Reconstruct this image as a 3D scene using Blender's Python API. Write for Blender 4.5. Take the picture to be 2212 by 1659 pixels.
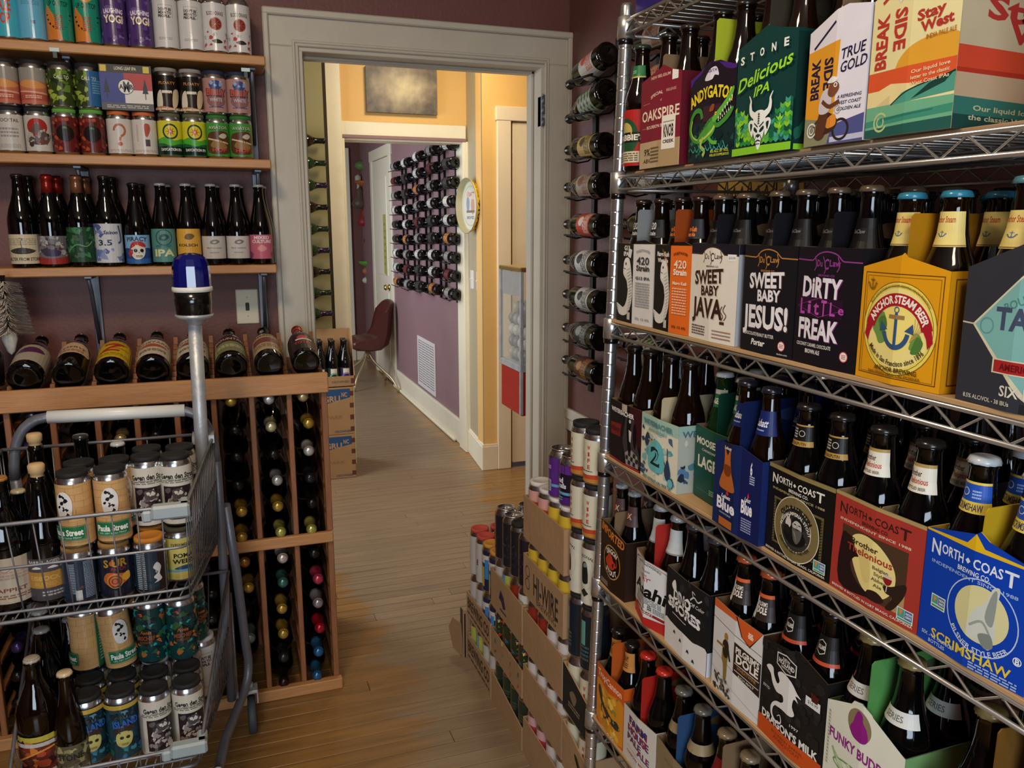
import bpy, bmesh, math, random
from mathutils import Vector, Matrix
PI = math.pi
rnd = random.Random(11)
SC = bpy.context.scene
COL = SC.collection
for o in list(bpy.data.objects): bpy.data.objects.remove(o)

# ------------------------------------------------------------------ camera
cam = bpy.data.cameras.new('camera'); cam.sensor_fit = 'HORIZONTAL'; cam.sensor_width = 36.0
cam.lens = 1747 / 2212 * 36.0; cam.clip_start = 0.05; cam.clip_end = 60
camo = bpy.data.objects.new('camera', cam); COL.objects.link(camo)
YAW, PITCH, CH = 0.34378, 0.192245, 1.45
fw = Vector((math.sin(YAW) * math.cos(PITCH), math.cos(YAW) * math.cos(PITCH), -math.sin(PITCH)))
rt = Vector((math.cos(YAW), -math.sin(YAW), 0)); up = rt.cross(fw)
camo.matrix_world = Matrix(((rt.x, up.x, -fw.x, 0), (rt.y, up.y, -fw.y, 0), (rt.z, up.z, -fw.z, CH), (0, 0, 0, 1)))
SC.camera = camo

# ------------------------------------------------------------------ world, lights, exposure
w = bpy.data.worlds.new('world'); SC.world = w; w.use_nodes = True
w.node_tree.nodes['Background'].inputs[0].default_value = (0.55, 0.62, 0.8, 1)
w.node_tree.nodes['Background'].inputs[1].default_value = 0.15
SC.view_settings.view_transform = 'Standard'; SC.view_settings.look = 'None'
SC.view_settings.gamma = 1.0; SC.view_settings.exposure = 0.14
SC.view_settings.use_curve_mapping = False
def light(name, typ, loc, energy, color, size=0.3, size_y=None, aim=None):
    l = bpy.data.lights.new(name, typ); l.energy = energy; l.color = color
    if typ == 'AREA':
        l.size = size
        if size_y: l.shape = 'RECTANGLE'; l.size_y = size_y
    else: l.shadow_soft_size = size
    o = bpy.data.objects.new(name, l); COL.objects.link(o); o.location = loc
    if aim: o.rotation_euler = (Vector(aim) - Vector(loc)).to_track_quat('-Z', 'Y').to_euler()
    return o
light('ceiling_lamp', 'AREA', (-0.35, 0.95, 2.56), 18, (1.0, 0.80, 0.58), 0.30, None, (-0.2, 1.6, 0))
light('ceiling_lamp_rear', 'AREA', (0.0, -0.6, 2.56), 12, (1.0, 0.84, 0.66), 0.4, None, (0.5, 0.6, 0.8))
light('rear_window_light', 'AREA', (-0.55, -1.75, 1.30), 54, (0.72, 0.85, 1.0), 1.3, 1.3, (0.5, 1.5, 0.75))
light('hall_lamp', 'AREA', (1.10, 3.95, 2.52), 11.5, (1.0, 0.86, 0.62), 0.30, None, (1.12, 4.5, 1.3))
light('hall_side_window_light', 'AREA', (-0.65, 3.9, 1.5), 30, (0.86, 0.92, 1.0), 0.9, 1.2, (1.3, 3.9, 0.5))
light('far_room_window_light', 'AREA', (-0.4, 6.3, 1.5), 40, (0.80, 0.88, 1.0), 1.1, 1.4, (1.4, 6.6, 1.0))

# ------------------------------------------------------------------ materials
def S(c):
    if isinstance(c, str):
        c = c.lstrip('#'); c = [int(c[i:i + 2], 16) / 255 for i in (0, 2, 4)]
    return tuple((x / 12.92 if x <= 0.04045 else ((x + 0.055) / 1.055) ** 2.4) for x in c) + (1.0,)
MATS = {}
def mat(name, color='#808080', rough=0.5, metal=0.0, noise=0.0, nscale=8.0, bump=0.0, bscale=60.0, attr=False,
        coat=0.0, wave=None, color2=None, trans=0.0, ior=1.45, spec=0.5, alpha=1.0, stretch=None, objrand=0.0, emit=None):
    m = bpy.data.materials.new(name); m.use_nodes = True; N = m.node_tree.nodes; L = m.node_tree.links
    b = N['Principled BSDF']
    b.inputs['Alpha'].default_value = alpha; b.inputs['Roughness'].default_value = rough; b.inputs['Metallic'].default_value = metal
    b.inputs['Coat Weight'].default_value = coat; b.inputs['Coat Roughness'].default_value = 0.06
    b.inputs['Transmission Weight'].default_value = trans; b.inputs['IOR'].default_value = ior
    b.inputs['Specular IOR Level'].default_value = spec
    col = N.new('ShaderNodeRGB'); col.outputs[0].default_value = S(color); out = col.outputs[0]
    if attr:
        a = N.new('ShaderNodeAttribute'); a.attribute_name = 'Col'; out = a.outputs['Color']
    tc = N.new('ShaderNodeTexCoord'); g = N.new('ShaderNodeNewGeometry')
    src = g.outputs['Position'] if stretch is None or stretch[0] == 'w' else tc.outputs['Object']
    mp = N.new('ShaderNodeMapping'); L.new(src, mp.inputs[0])
    if stretch: mp.inputs['Scale'].default_value = stretch[1]
    if noise or color2:
        t = N.new('ShaderNodeTexNoise'); t.inputs['Scale'].default_value = nscale; t.inputs['Detail'].default_value = 5
        L.new(mp.outputs[0], t.inputs[0])
        if color2:
            mx = N.new('ShaderNodeMix'); mx.data_type = 'RGBA'; L.new(out, mx.inputs[6]); mx.inputs[7].default_value = S(color2)
            r = N.new('ShaderNodeMapRange'); r.inputs[1].default_value = 0.38; r.inputs[2].default_value = 0.62
            L.new(t.outputs[0], r.inputs[0]); L.new(r.outputs[0], mx.inputs[0]); out = mx.outputs[2]
        if noise:
            h = N.new('ShaderNodeHueSaturation'); r = N.new('ShaderNodeMapRange')
            r.inputs[1].default_value = 0.3; r.inputs[2].default_value = 0.7
            r.inputs[3].default_value = 1 - noise; r.inputs[4].default_value = 1 + noise
            L.new(t.outputs[0], r.inputs[0]); L.new(r.outputs[0], h.inputs['Value']); L.new(out, h.inputs['Color']); out = h.outputs[0]
    if objrand:
        oi = N.new('ShaderNodeObjectInfo'); h = N.new('ShaderNodeHueSaturation'); r = N.new('ShaderNodeMapRange')
        r.inputs[3].default_value = 1 - objrand; r.inputs[4].default_value = 1 + objrand
        L.new(oi.outputs['Random'], r.inputs[0]); L.new(r.outputs[0], h.inputs['Value']); L.new(out, h.inputs['Color']); out = h.outputs[0]
    L.new(out, b.inputs['Base Color'])
    if emit:
        b.inputs['Emission Color'].default_value = S(color); b.inputs['Emission Strength'].default_value = emit
    if bump:
        t2 = N.new('ShaderNodeTexNoise'); t2.inputs['Scale'].default_value = bscale; t2.inputs['Detail'].default_value = 3
        L.new(mp.outputs[0], t2.inputs[0])
        bp = N.new('ShaderNodeBump'); bp.inputs['Strength'].default_value = bump; bp.inputs['Distance'].default_value = 0.01
        L.new(t2.outputs[0], bp.inputs['Height']); L.new(bp.outputs[0], b.inputs['Normal'])
    MATS[name] = m
    return m
mat('plum_paint', '#683f38', 0.55, noise=0.05, nscale=3, bump=0.12, bscale=90)
mat('mauve_paint', '#8c6b6c', 0.6, noise=0.05, nscale=3, bump=0.1, bscale=70)
mat('yellow_paint', '#deb168', 0.55, noise=0.03, nscale=3, bump=0.08, bscale=80)
mat('olive_paint', '#857a4e', 0.55, noise=0.04, nscale=3, bump=0.08, bscale=80)
mat('sage_paint', '#a89b7a', 0.55, noise=0.03, nscale=3, bump=0.06, bscale=80)
mat('grey_white_trim', '#b9b1a0', 0.42, noise=0.05, nscale=5, bump=0.08, bscale=35)
mat('cream_trim', '#e6dcc0', 0.42, noise=0.03, nscale=5, bump=0.05, bscale=35)
mat('cream_door', '#e2cfae', 0.42, noise=0.04, nscale=5, bump=0.05, bscale=35)
mat('ceiling_paint', '#c9bfae', 0.8, noise=0.02)
mat('pine', '#b07c46', 0.42, noise=0.12, nscale=6, bump=0.06, bscale=20, stretch=('o', (2, 14, 30)))
mat('redwood', '#8a5836', 0.5, noise=0.16, nscale=6, bump=0.1, bscale=18, stretch=('o', (14, 14, 2)))
mat('redwood_rail', '#b5814f', 0.5, noise=0.12, nscale=6, bump=0.1, bscale=18, stretch=('o', (2, 14, 22)))
mat('plywood', '#b89468', 0.55, noise=0.10, nscale=7, bump=0.05, bscale=30, stretch=('o', (12, 2, 60)))
mat('chrome', '#d4d5d6', 0.20, 0.92, noise=0.05, nscale=20)
mat('wire_chrome', '#cbc9c4', 0.30, 0.85)
mat('dark_metal', '#1d1c1c', 0.45, 0.6)
mat('bracket_grey', '#6d7077', 0.45, 0.6)
mat('cart_paint', '#6f7178', 0.38, 0.35, noise=0.10, nscale=25, bump=0.08, bscale=80)
mat('cart_wire', '#76767a', 0.4, 0.5, noise=0.18, nscale=30)
mat('galvanised', '#b0b3b5', 0.45, 0.45, noise=0.14, nscale=30, bump=0.1, bscale=80)
mat('white_plastic', '#d7d6cf', 0.35)
mat('grey_plastic', '#99a3a5', 0.45, noise=0.06, nscale=20)
mat('black_plastic', '#0c0b0b', 0.18, coat=0.4)
mat('black_clip', '#191716', 0.42)
mat('rubber', '#3c434a', 0.6)
mat('blue_lens', '#07127a', 0.06, trans=0.45, coat=0.7)
mat('cardboard', '#a5835e', 0.8, noise=0.06, nscale=10, bump=0.12, bscale=50)
mat('cardboard_box', '#a37b4f', 0.75, noise=0.05, nscale=10, bump=0.1, bscale=40)
mat('ink', attr=True, rough=0.42, noise=0.03, nscale=30, spec=0.35)
mat('foil', attr=True, rough=0.26, metal=0.55, noise=0.06, nscale=60, coat=0.3)
mat('ink_gloss', attr=True, rough=0.25, coat=0.35, noise=0.03, nscale=40)
mat('ink_flat', attr=True, rough=0.75, noise=0.06, nscale=30)
mat('aluminium', '#c9c9cb', 0.24, 1.0)
mat('brown_glass', '#0f0602', 0.05, coat=0.25, spec=0.5)
mat('amber_glass', '#1a0a04', 0.05, coat=0.25, spec=0.5)
mat('black_glass', '#050505', 0.05, coat=0.25, spec=0.5)
mat('green_glass', '#0a2a12', 0.05, coat=0.25, spec=0.5)
mat('clear_acrylic', '#dfe6e2', 0.03, alpha=0.10)
mat('red_enamel', '#a02018', 0.35, noise=0.03, coat=0.2)
mat('gold_metal', '#c6b070', 0.3, 1.0)
mat('maroon_vinyl', '#50261f', 0.35, noise=0.06, nscale=12, bump=0.05)
mat('chair_leg', '#c0ab84', 0.35, 0.6)
mat('vent_white', '#d3ccc6', 0.5)
mat('plate_cream', '#cfc7ac', 0.4)
mat('duster_white', '#c8c0b4', 0.9, noise=0.12, nscale=60)

def floor_mat():
    m = bpy.data.materials.new('floor_boards'); m.use_nodes = True; N = m.node_tree.nodes; L = m.node_tree.links
    b = N['Principled BSDF']; g = N.new('ShaderNodeNewGeometry'); oi = N.new('ShaderNodeObjectInfo')
    mp = N.new('ShaderNodeMapping'); mp.inputs['Scale'].default_value = (1.2, 16, 1); L.new(g.outputs['Position'], mp.inputs[0])
    off = N.new('ShaderNodeCombineXYZ'); sc = N.new('ShaderNodeMath'); sc.operation = 'MULTIPLY'; sc.inputs[1].default_value = 40
    L.new(oi.outputs['Random'], sc.inputs[0]); L.new(sc.outputs[0], off.inputs[2]); L.new(off.outputs[0], mp.inputs['Location'])
    gr = N.new('ShaderNodeTexNoise'); gr.inputs['Scale'].default_value = 3.2; gr.inputs['Detail'].default_value = 8; L.new(mp.outputs[0], gr.inputs[0])
    # worn grey traffic path against amber varnish
    wn = N.new('ShaderNodeTexNoise'); wn.inputs['Scale'].default_value = 2.2; wn.inputs['Detail'].default_value = 6
    mp2 = N.new('ShaderNodeMapping'); mp2.inputs['Scale'].default_value = (1, 2.2, 1); L.new(g.outputs['Position'], mp2.inputs[0]); L.new(mp2.outputs[0], wn.inputs[0])
    sx = N.new('ShaderNodeSeparateXYZ'); L.new(g.outputs['Position'], sx.inputs[0])
    d = N.new('ShaderNodeMath'); d.operation = 'SUBTRACT'; d.inputs[1].default_value = 0.72; L.new(sx.outputs[0], d.inputs[0])
    ab = N.new('ShaderNodeMath'); ab.operation = 'ABSOLUTE'; L.new(d.outputs[0], ab.inputs[0])
    ad = N.new('ShaderNodeMath'); ad.operation = 'MULTIPLY_ADD'; ad.inputs[1].default_value = 1.6; L.new(ab.outputs[0], ad.inputs[0])
    w1 = N.new('ShaderNodeMath'); w1.operation = 'MULTIPLY'; w1.inputs[1].default_value = 1.0; L.new(wn.outputs[0], w1.inputs[0])
    yr = N.new('ShaderNodeMapRange'); yr.inputs[1].default_value = 2.9; yr.inputs[2].default_value = 4.2; yr.inputs[3].default_value = 0; yr.inputs[4].default_value = 0.6; L.new(sx.outputs[1], yr.inputs[0])
    ys = N.new('ShaderNodeMath'); ys.operation = 'SUBTRACT'; L.new(w1.outputs[0], ys.inputs[0]); L.new(yr.outputs[0], ys.inputs[1]); L.new(ys.outputs[0], ad.inputs[2])
    mr = N.new('ShaderNodeMapRange'); mr.inputs[1].default_value = 0.84; mr.inputs[2].default_value = 0.99; L.new(ad.outputs[0], mr.inputs[0])
    ra = N.new('ShaderNodeValToRGB'); ra.color_ramp.elements[0].color = S('#7b664f'); ra.color_ramp.elements[1].color = S('#8e775b')
    ra.color_ramp.elements[0].position = 0.3; ra.color_ramp.elements[1].position = 0.7; L.new(gr.outputs[0], ra.inputs[0])
    rb = N.new('ShaderNodeValToRGB'); rb.color_ramp.elements[0].color = S('#7c5a34'); rb.color_ramp.elements[1].color = S('#9a713c')
    rb.color_ramp.elements[0].position = 0.3; rb.color_ramp.elements[1].position = 0.7; L.new(gr.outputs[0], rb.inputs[0])
    mx = N.new('ShaderNodeMix'); mx.data_type = 'RGBA'; L.new(mr.outputs[0], mx.inputs[0]); L.new(ra.outputs[0], mx.inputs[6]); L.new(rb.outputs[0], mx.inputs[7])
    h = N.new('ShaderNodeHueSaturation'); r = N.new('ShaderNodeMapRange'); r.inputs[3].default_value = 0.9; r.inputs[4].default_value = 1.08
    L.new(oi.outputs['Random'], r.inputs[0]); L.new(r.outputs[0], h.inputs['Value']); L.new(mx.outputs[2], h.inputs['Color'])
    L.new(h.outputs[0], b.inputs['Base Color'])
    rr = N.new('ShaderNodeMapRange'); rr.inputs[3].default_value = 0.40; rr.inputs[4].default_value = 0.28; L.new(mr.outputs[0], rr.inputs[0])
    L.new(rr.outputs[0], b.inputs['Roughness'])
    bp = N.new('ShaderNodeBump'); bp.inputs['Strength'].default_value = 0.12; bp.inputs['Distance'].default_value = 0.005
    L.new(gr.outputs[0], bp.inputs['Height']); L.new(bp.outputs[0], b.inputs['Normal'])
    MATS['floor_boards'] = m
floor_mat()

# ------------------------------------------------------------------ mesh helpers
class MB:
    def __init__(s): s.v = []; s.f = []; s.m = []; s.c = []; s.sm = []
    def face(s, idx, mat=None, col=None, smooth=False): s.f.append(idx); s.m.append(mat); s.c.append(col); s.sm.append(smooth)
    def poly(s, pts, mat=None, col=None, smooth=False):
        n = len(s.v); s.v += [tuple(p) for p in pts]; s.face(list(range(n, n + len(pts))), mat, col, smooth)
    def box(s, x0, y0, z0, x1, y1, z1, mat=None, col=None, M=None):
        n = len(s.v); P = [(x0, y0, z0), (x1, y0, z0), (x1, y1, z0), (x0, y1, z0), (x0, y0, z1), (x1, y0, z1), (x1, y1, z1), (x0, y1, z1)]
        if M: P = [tuple(M @ Vector(p)) for p in P]
        s.v += P
        for q in ((0, 3, 2, 1), (4, 5, 6, 7), (0, 1, 5, 4), (1, 2, 6, 5), (2, 3, 7, 6), (3, 0, 4, 7)): s.face([n + i for i in q], mat, col)
        return s
    def bbox(s, x0, y0, z0, x1, y1, z1, b=0.002, mat=None, col=None, M=None):
        """box with chamfered edges"""
        bm = bmesh.new(); bmesh.ops.create_cube(bm, size=1)
        for v in bm.verts: v.co = Vector((x0 + (v.co.x + .5) * (x1 - x0), y0 + (v.co.y + .5) * (y1 - y0), z0 + (v.co.z + .5) * (z1 - z0)))
        bmesh.ops.bevel(bm, geom=bm.edges[:], offset=min(b, (x1 - x0) * .45, (y1 - y0) * .45, (z1 - z0) * .45), segments=1, affect='EDGES')
        n = len(s.v); bm.verts.index_update()
        s.v += [tuple(M @ v.co) if M else tuple(v.co) for v in bm.verts]
        for f in bm.faces: s.face([n + v.index for v in f.verts], mat, col)
        bm.free(); return s
    def lathe(s, prof, n=16, M=None, mat=None, col=None, smooth=True, cols=None, wob=None):
        base = len(s.v); k = len(prof)
        for i in range(n):
            a = 2 * PI * i / n; ca, sa = math.cos(a), math.sin(a)
            for j, (r, z) in enumerate(prof):
                if wob and j in wob: r *= 1 + (0.06 if i % 2 else -0.03)
                p = Vector((r * ca, r * sa, z)); s.v.append(tuple(M @ p) if M else tuple(p))
        for i in range(n):
            a0 = base + i * k; a1 = base + ((i + 1) % n) * k
            for j in range(k - 1):
                r0, r1 = prof[j][0], prof[j + 1][0]
                c = cols[j] if cols else col
                if r0 < 1e-6 and r1 < 1e-6: continue
                if r0 < 1e-6: s.face([a0 + j, a1 + j + 1, a0 + j + 1], mat, c, smooth)
                elif r1 < 1e-6: s.face([a0 + j, a1 + j, a0 + j + 1], mat, c, smooth)
                else: s.face([a0 + j, a1 + j, a1 + j + 1, a0 + j + 1], mat, c, smooth)
        return s
    def tube(s, pts, r, n=6, closed=False, mat=None, col=None, cap=True):
        P = [Vector(p) for p in pts]; m = len(P); base = len(s.v)
        rr = r if isinstance(r, (list, tuple)) else [r] * m
        nrm = None
        for i in range(m):
            if closed: t = (P[(i + 1) % m] - P[i - 1])
            else: t = (P[min(i + 1, m - 1)] - P[max(i - 1, 0)])
            t.normalize()
            if nrm is None:
                a = Vector((0, 0, 1)) if abs(t.z) < 0.9 else Vector((1, 0, 0)); nrm = t.cross(a).normalized()
            else:
                nrm = (nrm - t * nrm.dot(t)).normalized()
            bn = t.cross(nrm)
            for j in range(n):
                a = 2 * PI * j / n; s.v.append(tuple(P[i] + (nrm * math.cos(a) + bn * math.sin(a)) * rr[i]))
        for i in range(m if closed else m - 1):
            i2 = (i + 1) % m
            for j in range(n):
                s.face([base + i * n + j, base + i * n + (j + 1) % n, base + i2 * n + (j + 1) % n, base + i2 * n + j], mat, col, True)
        if cap and not closed:
            s.face([base + j for j in range(n)][::-1], mat, col); s.face([base + (m - 1) * n + j for j in range(n)], mat, col)
        return s
    def prism(s, pts, M, h, mat=None, col=None, side=None):
        """pts in xy, extruded h in z, mapped by M"""
        n = len(s.v); k = len(pts)
        for z in (0, h): s.v += [tuple(M @ Vector((x, y, z))) for x, y in pts]
        s.face([n + i for i in range(k)][::-1], mat, col); s.face([n + k + i for i in range(k)], mat, col)
        for i in range(k): s.face([n + i, n + (i + 1) % k, n + k + (i + 1) % k, n + k + i], mat, side or col)
        return s
    def mesh(s, name, default):
        me = bpy.data.meshes.new(name); me.from_pydata(s.v, [], s.f)
        names = []
        for m in s.m:
            m = m or default
            if m not in names: names.append(m)
        if not names: names = [default]
        for m in names: me.materials.append(MATS[m])
        me.polygons.foreach_set('material_index', [names.index(m or default) for m in s.m])
        me.polygons.foreach_set('use_smooth', s.sm)
        if any(c for c in s.c):
            at = me.color_attributes.new('Col', 'FLOAT_COLOR', 'CORNER'); buf = []
            cc = {}
            for f, c in zip(s.f, s.c):
                c = c or '#808080'
                if c not in cc: cc[c] = S(c)
                buf += list(cc[c]) * len(f)
            at.data.foreach_set('color', buf)
        me.update(); return me
    def build(s, name, default, parent=None, label=None, loc=None, rot=None):
        return ob(name, s.mesh(name, default), parent, label, loc, rot)
def ob(name, me, parent=None, label=None, loc=None, rot=None):
    o = bpy.data.objects.new(name, me); COL.objects.link(o)
    if parent: o.parent = parent
    if label: o['label'] = label
    if loc: o.location = loc
    if rot: o.rotation_euler = rot
    return o
def tag(o, label, cat, group=None, kind=None):
    o['label'] = label; o['category'] = cat
    if group: o['group'] = group
    if kind: o['kind'] = kind
    return o
def thing(name, label, cat, loc=(0, 0, 0), rot=(0, 0, 0), group=None):
    o = bpy.data.objects.new(name, None); COL.objects.link(o); o.empty_display_size = 0.05
    o.location = loc; o.rotation_euler = rot; return tag(o, label, cat, group)
def struct(name, mb, m, parent=None, label=None):
    o = mb.build(name, m, parent)
    if not parent: o['kind'] = 'structure'
    if label: o['label'] = label
    return o
def copy_tree(o, parent=None):
    c = o.copy(); COL.objects.link(c); c.parent = parent
    if parent is None: c.matrix_parent_inverse = Matrix()
    for ch in list(o.children): copy_tree(ch, c)
    return c
def T(x, y, z): return Matrix.Translation((x, y, z))
def RX(a): return Matrix.Rotation(a, 4, 'X')
def RY(a): return Matrix.Rotation(a, 4, 'Y')
def RZ(a): return Matrix.Rotation(a, 4, 'Z')
def bez(p0, p1, p2, n=6):
    p0, p1, p2 = Vector(p0), Vector(p1), Vector(p2)
    return [tuple(p0 * (1 - t) ** 2 + p1 * 2 * t * (1 - t) + p2 * t * t) for t in [i / n for i in range(n + 1)]]
ORD = ['first', 'second', 'third', 'fourth', 'fifth', 'sixth', 'seventh', 'eighth', 'ninth', 'tenth', 'eleventh', 'twelfth']

# ------------------------------------------------------------------ lettering and printed art
GL = {}
def _ev(txt, off):
    cu = bpy.data.curves.new('g', 'FONT'); cu.body = txt; cu.size = 1.0; cu.offset = off; cu.resolution_u = 2; cu.fill_mode = 'FRONT'
    o = bpy.data.objects.new('g', cu); COL.objects.link(o)
    bpy.context.view_layer.update()
    me = bpy.data.meshes.new_from_object(o.evaluated_get(bpy.context.evaluated_depsgraph_get()))
    V = [(v.co.x, v.co.y) for v in me.vertices]; F = [list(p.vertices) for p in me.polygons]
    bpy.data.objects.remove(o); bpy.data.curves.remove(cu); bpy.data.meshes.remove(me)
    return V, F
def glyph(c, bold):
    k = (c, bold)
    if k not in GL:
        off = (0, 0.018, 0.035)[bold]
        V, F = _ev(c, off) if c != ' ' else ([], [])
        V2, _ = _ev(c + '|', 0); V3, _ = _ev('|', 0)
        GL[k] = (V, F, max(v[0] for v in V2) - max(v[0] for v in V3))
    return GL[k]
class Art:
    """flat coloured shapes; x 0..1 across, y 0..1 up; later layers lie on earlier ones"""
    def __init__(s, w, h): s.w = w; s.h = h; s.P = []; s.l = 0
    def raw(s, V, F, col): s.P.append((V, F, col, s.l)); s.l += 1
    def p(s, pts, col): s.raw([(x * s.w, y * s.h) for x, y in pts], [list(range(len(pts)))], col); return s
    def r(s, x0, y0, x1, y1, col): return s.p([(x0, y0), (x1, y0), (x1, y1), (x0, y1)], col)
    def d(s, cx, cy, rx, ry, col, n=24, a0=0, a1=2 * PI):
        """ellipse, rx in widths, ry in heights (ry None: round)"""
        ry = rx * s.w / s.h if ry is None else ry; full = abs(a1 - a0 - 2 * PI) < 1e-6
        pts = [(cx + rx * math.cos(a0 + (a1 - a0) * i / n), cy + ry * math.sin(a0 + (a1 - a0) * i / n)) for i in range(n + (0 if full else 1))]
        return s.p(pts, col)
    def ring(s, cx, cy, rx, ry, t, col, n=28, a0=0, a1=2 * PI):
        ry = rx * s.w / s.h if ry is None else ry; V = []; F = []
        for i in range(n + 1):
            a = a0 + (a1 - a0) * i / n; c, q = math.cos(a), math.sin(a)
            V += [((cx + rx * c) * s.w, (cy + ry * q) * s.h), ((cx + (rx - t) * c) * s.w, (cy + (ry - t * s.w / s.h) * q) * s.h)]
        for i in range(n): F.append([2 * i, 2 * i + 2, 2 * i + 3, 2 * i + 1])
        s.raw(V, F, col); return s
    def line(s, pts, t, col, taper=False):
        V = []; F = []; Q = [Vector((x * s.w, y * s.h)) for x, y in pts]; m = len(Q); t = t * s.w / 2
        for i in range(m):
            d = Q[min(i + 1, m - 1)] - Q[max(i - 1, 0)]
            if d.length < 1e-9: d = Vector((1, 0))
            d.normalize(); nn = Vector((-d.y, d.x)); tt = t * (1 - (i / (m - 1)) * 0.9) if taper else t
            V += [tuple(Q[i] + nn * tt), tuple(Q[i] - nn * tt)]
        for i in range(m - 1): F.append([2 * i, 2 * i + 1, 2 * i + 3, 2 * i + 2])
        s.raw(V, F, col); return s
    def curve(s, pts, t, col, taper=False, n=5):
        out = []
        for i in range(len(pts) - 1):
            p0 = pts[max(i - 1, 0)]; p1 = pts[i]; p2 = pts[i + 1]; p3 = pts[min(i + 2, len(pts) - 1)]
            for k in range(n):
                u = k / n
                out.append(tuple(0.5 * (2 * p1[q] + (p2[q] - p0[q]) * u + (2 * p0[q] - 5 * p1[q] + 4 * p2[q] - p3[q]) * u * u + (3 * p1[q] - p0[q] - 3 * p2[q] + p3[q]) * u ** 3) for q in (0, 1)))
        out.append(pts[-1]); return s.line(out, t, col, taper)
    def blob(s, pts, col, n=4):
        out = []; k = len(pts)
        for i in range(k):
            p0, p1, p2, p3 = pts[i - 1], pts[i], pts[(i + 1) % k], pts[(i + 2) % k]
            for j in range(n):
                u = j / n
                out.append(tuple(0.5 * (2 * p1[q] + (p2[q] - p0[q]) * u + (2 * p0[q] - 5 * p1[q] + 4 * p2[q] - p3[q]) * u * u + (3 * p1[q] - p0[q] - 3 * p2[q] + p3[q]) * u ** 3) for q in (0, 1)))
        return s.p(out, col)
    def t(s, txt, cx, cy, h, col, w=None, b=1, sh=0.0, rot=0.0, arc=0.0, wave=0.0):
        """text centred at cx,cy; h cap height in heights; w total width in widths; arc = radius in widths (+ up)"""
        G = [glyph(c, b) for c in txt]; tot = sum(g[2] for g in G) or 1; H = h * s.h; sy = H / 0.70
        sx = (w * s.w / tot) if w else sy; V = []; F = []; x = -tot * sx / 2; cr, sr = math.cos(rot), math.sin(rot)
        for g in G:
            n = len(V); xm = x + g[2] * sx / 2
            for gx, gy in g[0]:
                X, Y = x + gx * sx + sh * gy * sy, gy * sy - H / 2
                if arc:
                    Rr = arc * s.w; a = xm / Rr; lx = X - xm
                    X, Y = Rr * math.sin(a) + lx * math.cos(a) + Y * math.sin(a), Rr * (math.cos(a) - 1) + Y * math.cos(a) - lx * math.sin(a)
                if wave: Y += math.sin(xm / (s.w) * 9) * wave * s.h
                V.append((cx * s.w + X * cr - Y * sr, cy * s.h + X * sr + Y * cr))
            F += [[n + i for i in f] for f in g[1]]; x += g[2] * sx
        s.raw(V, F, col); return s
    def small(s, cx, cy, w, h, rows, col, seed=1):
        """rows of fine print too small to read: short broken strokes"""
        R = random.Random(seed); V = []; F = []
        for i in range(rows):
            y = (cy + h / 2 - h * (i + 0.5) / rows) * s.h; x = (cx - w / 2) * s.w; hh = h * s.h / rows * 0.28; xe = (cx + w / 2) * s.w
            while x < xe:
                l = R.uniform(.04, .10) * w * s.w * 2; l = min(l, xe - x); n = len(V)
                V += [(x, y - hh), (x + l, y - hh), (x + l, y + hh), (x, y + hh)]; F.append([n, n + 1, n + 2, n + 3]); x += l + w * s.w * 0.03
        s.raw(V, F, col); return s
    def spots(s, x0, y0, x1, y1, n, r0, r1, cols, seed=1, irr=0.35):
        R = random.Random(seed)
        for _ in range(n):
            cx, cy, rr = R.uniform(x0, x1), R.uniform(y0, y1), R.uniform(r0, r1); k = 7
            pts = []
            for i in range(k):
                a = 2 * PI * i / k; q = rr * R.uniform(1 - irr, 1 + irr); pts.append((min(max(cx + q * math.cos(a), 0), 1), min(max(cy + q * s.w / s.h * math.sin(a), 0), 1)))
            s.p(pts, R.choice(cols))
        return s
    def mesh(s, name, fn, mname='ink', cuts=(), step=0.00010, base=0.0004, cutsy=()):
        """fn(x, y, off) -> point; cuts: x positions (metres) where faces are split"""
        bm = bmesh.new(); lay = bm.faces.layers.int.new('l'); cl = bm.faces.layers.int.new('c'); cols = []
        for V, F, col, l in s.P:
            if col not in cols: cols.append(col)
            ci = cols.index(col); vs = [bm.verts.new((x, y, l)) for x, y in V]
            for f in F:
                try: q = bm.faces.new([vs[i] for i in f])
                except ValueError: continue
                q[cl] = ci
        for c in cuts:
            bmesh.ops.bisect_plane(bm, geom=bm.verts[:] + bm.edges[:] + bm.faces[:], plane_co=(c, 0, 0), plane_no=(1, 0, 0), dist=1e-6)
        for c in cutsy:
            bmesh.ops.bisect_plane(bm, geom=bm.verts[:] + bm.edges[:] + bm.faces[:], plane_co=(0, c, 0), plane_no=(0, 1, 0), dist=1e-6)
        bmesh.ops.triangulate(bm, faces=[f for f in bm.faces if len(f.verts) > 4])
        flip = []
        for f in bm.faces:
            f.normal_update()
            if f.normal.z < 0: flip.append(f)
        bmesh.ops.reverse_faces(bm, faces=flip)
        mb = MB()
        bm.verts.index_update()
        for v in bm.verts: mb.v.append(tuple(fn(v.co.x, v.co.y, base + step * v.co.z)))
        for f in bm.faces: mb.face([v.index for v in f.verts], mname, cols[f[cl]], False)
        bm.free(); me = mb.mesh(name, mname); return me
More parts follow.
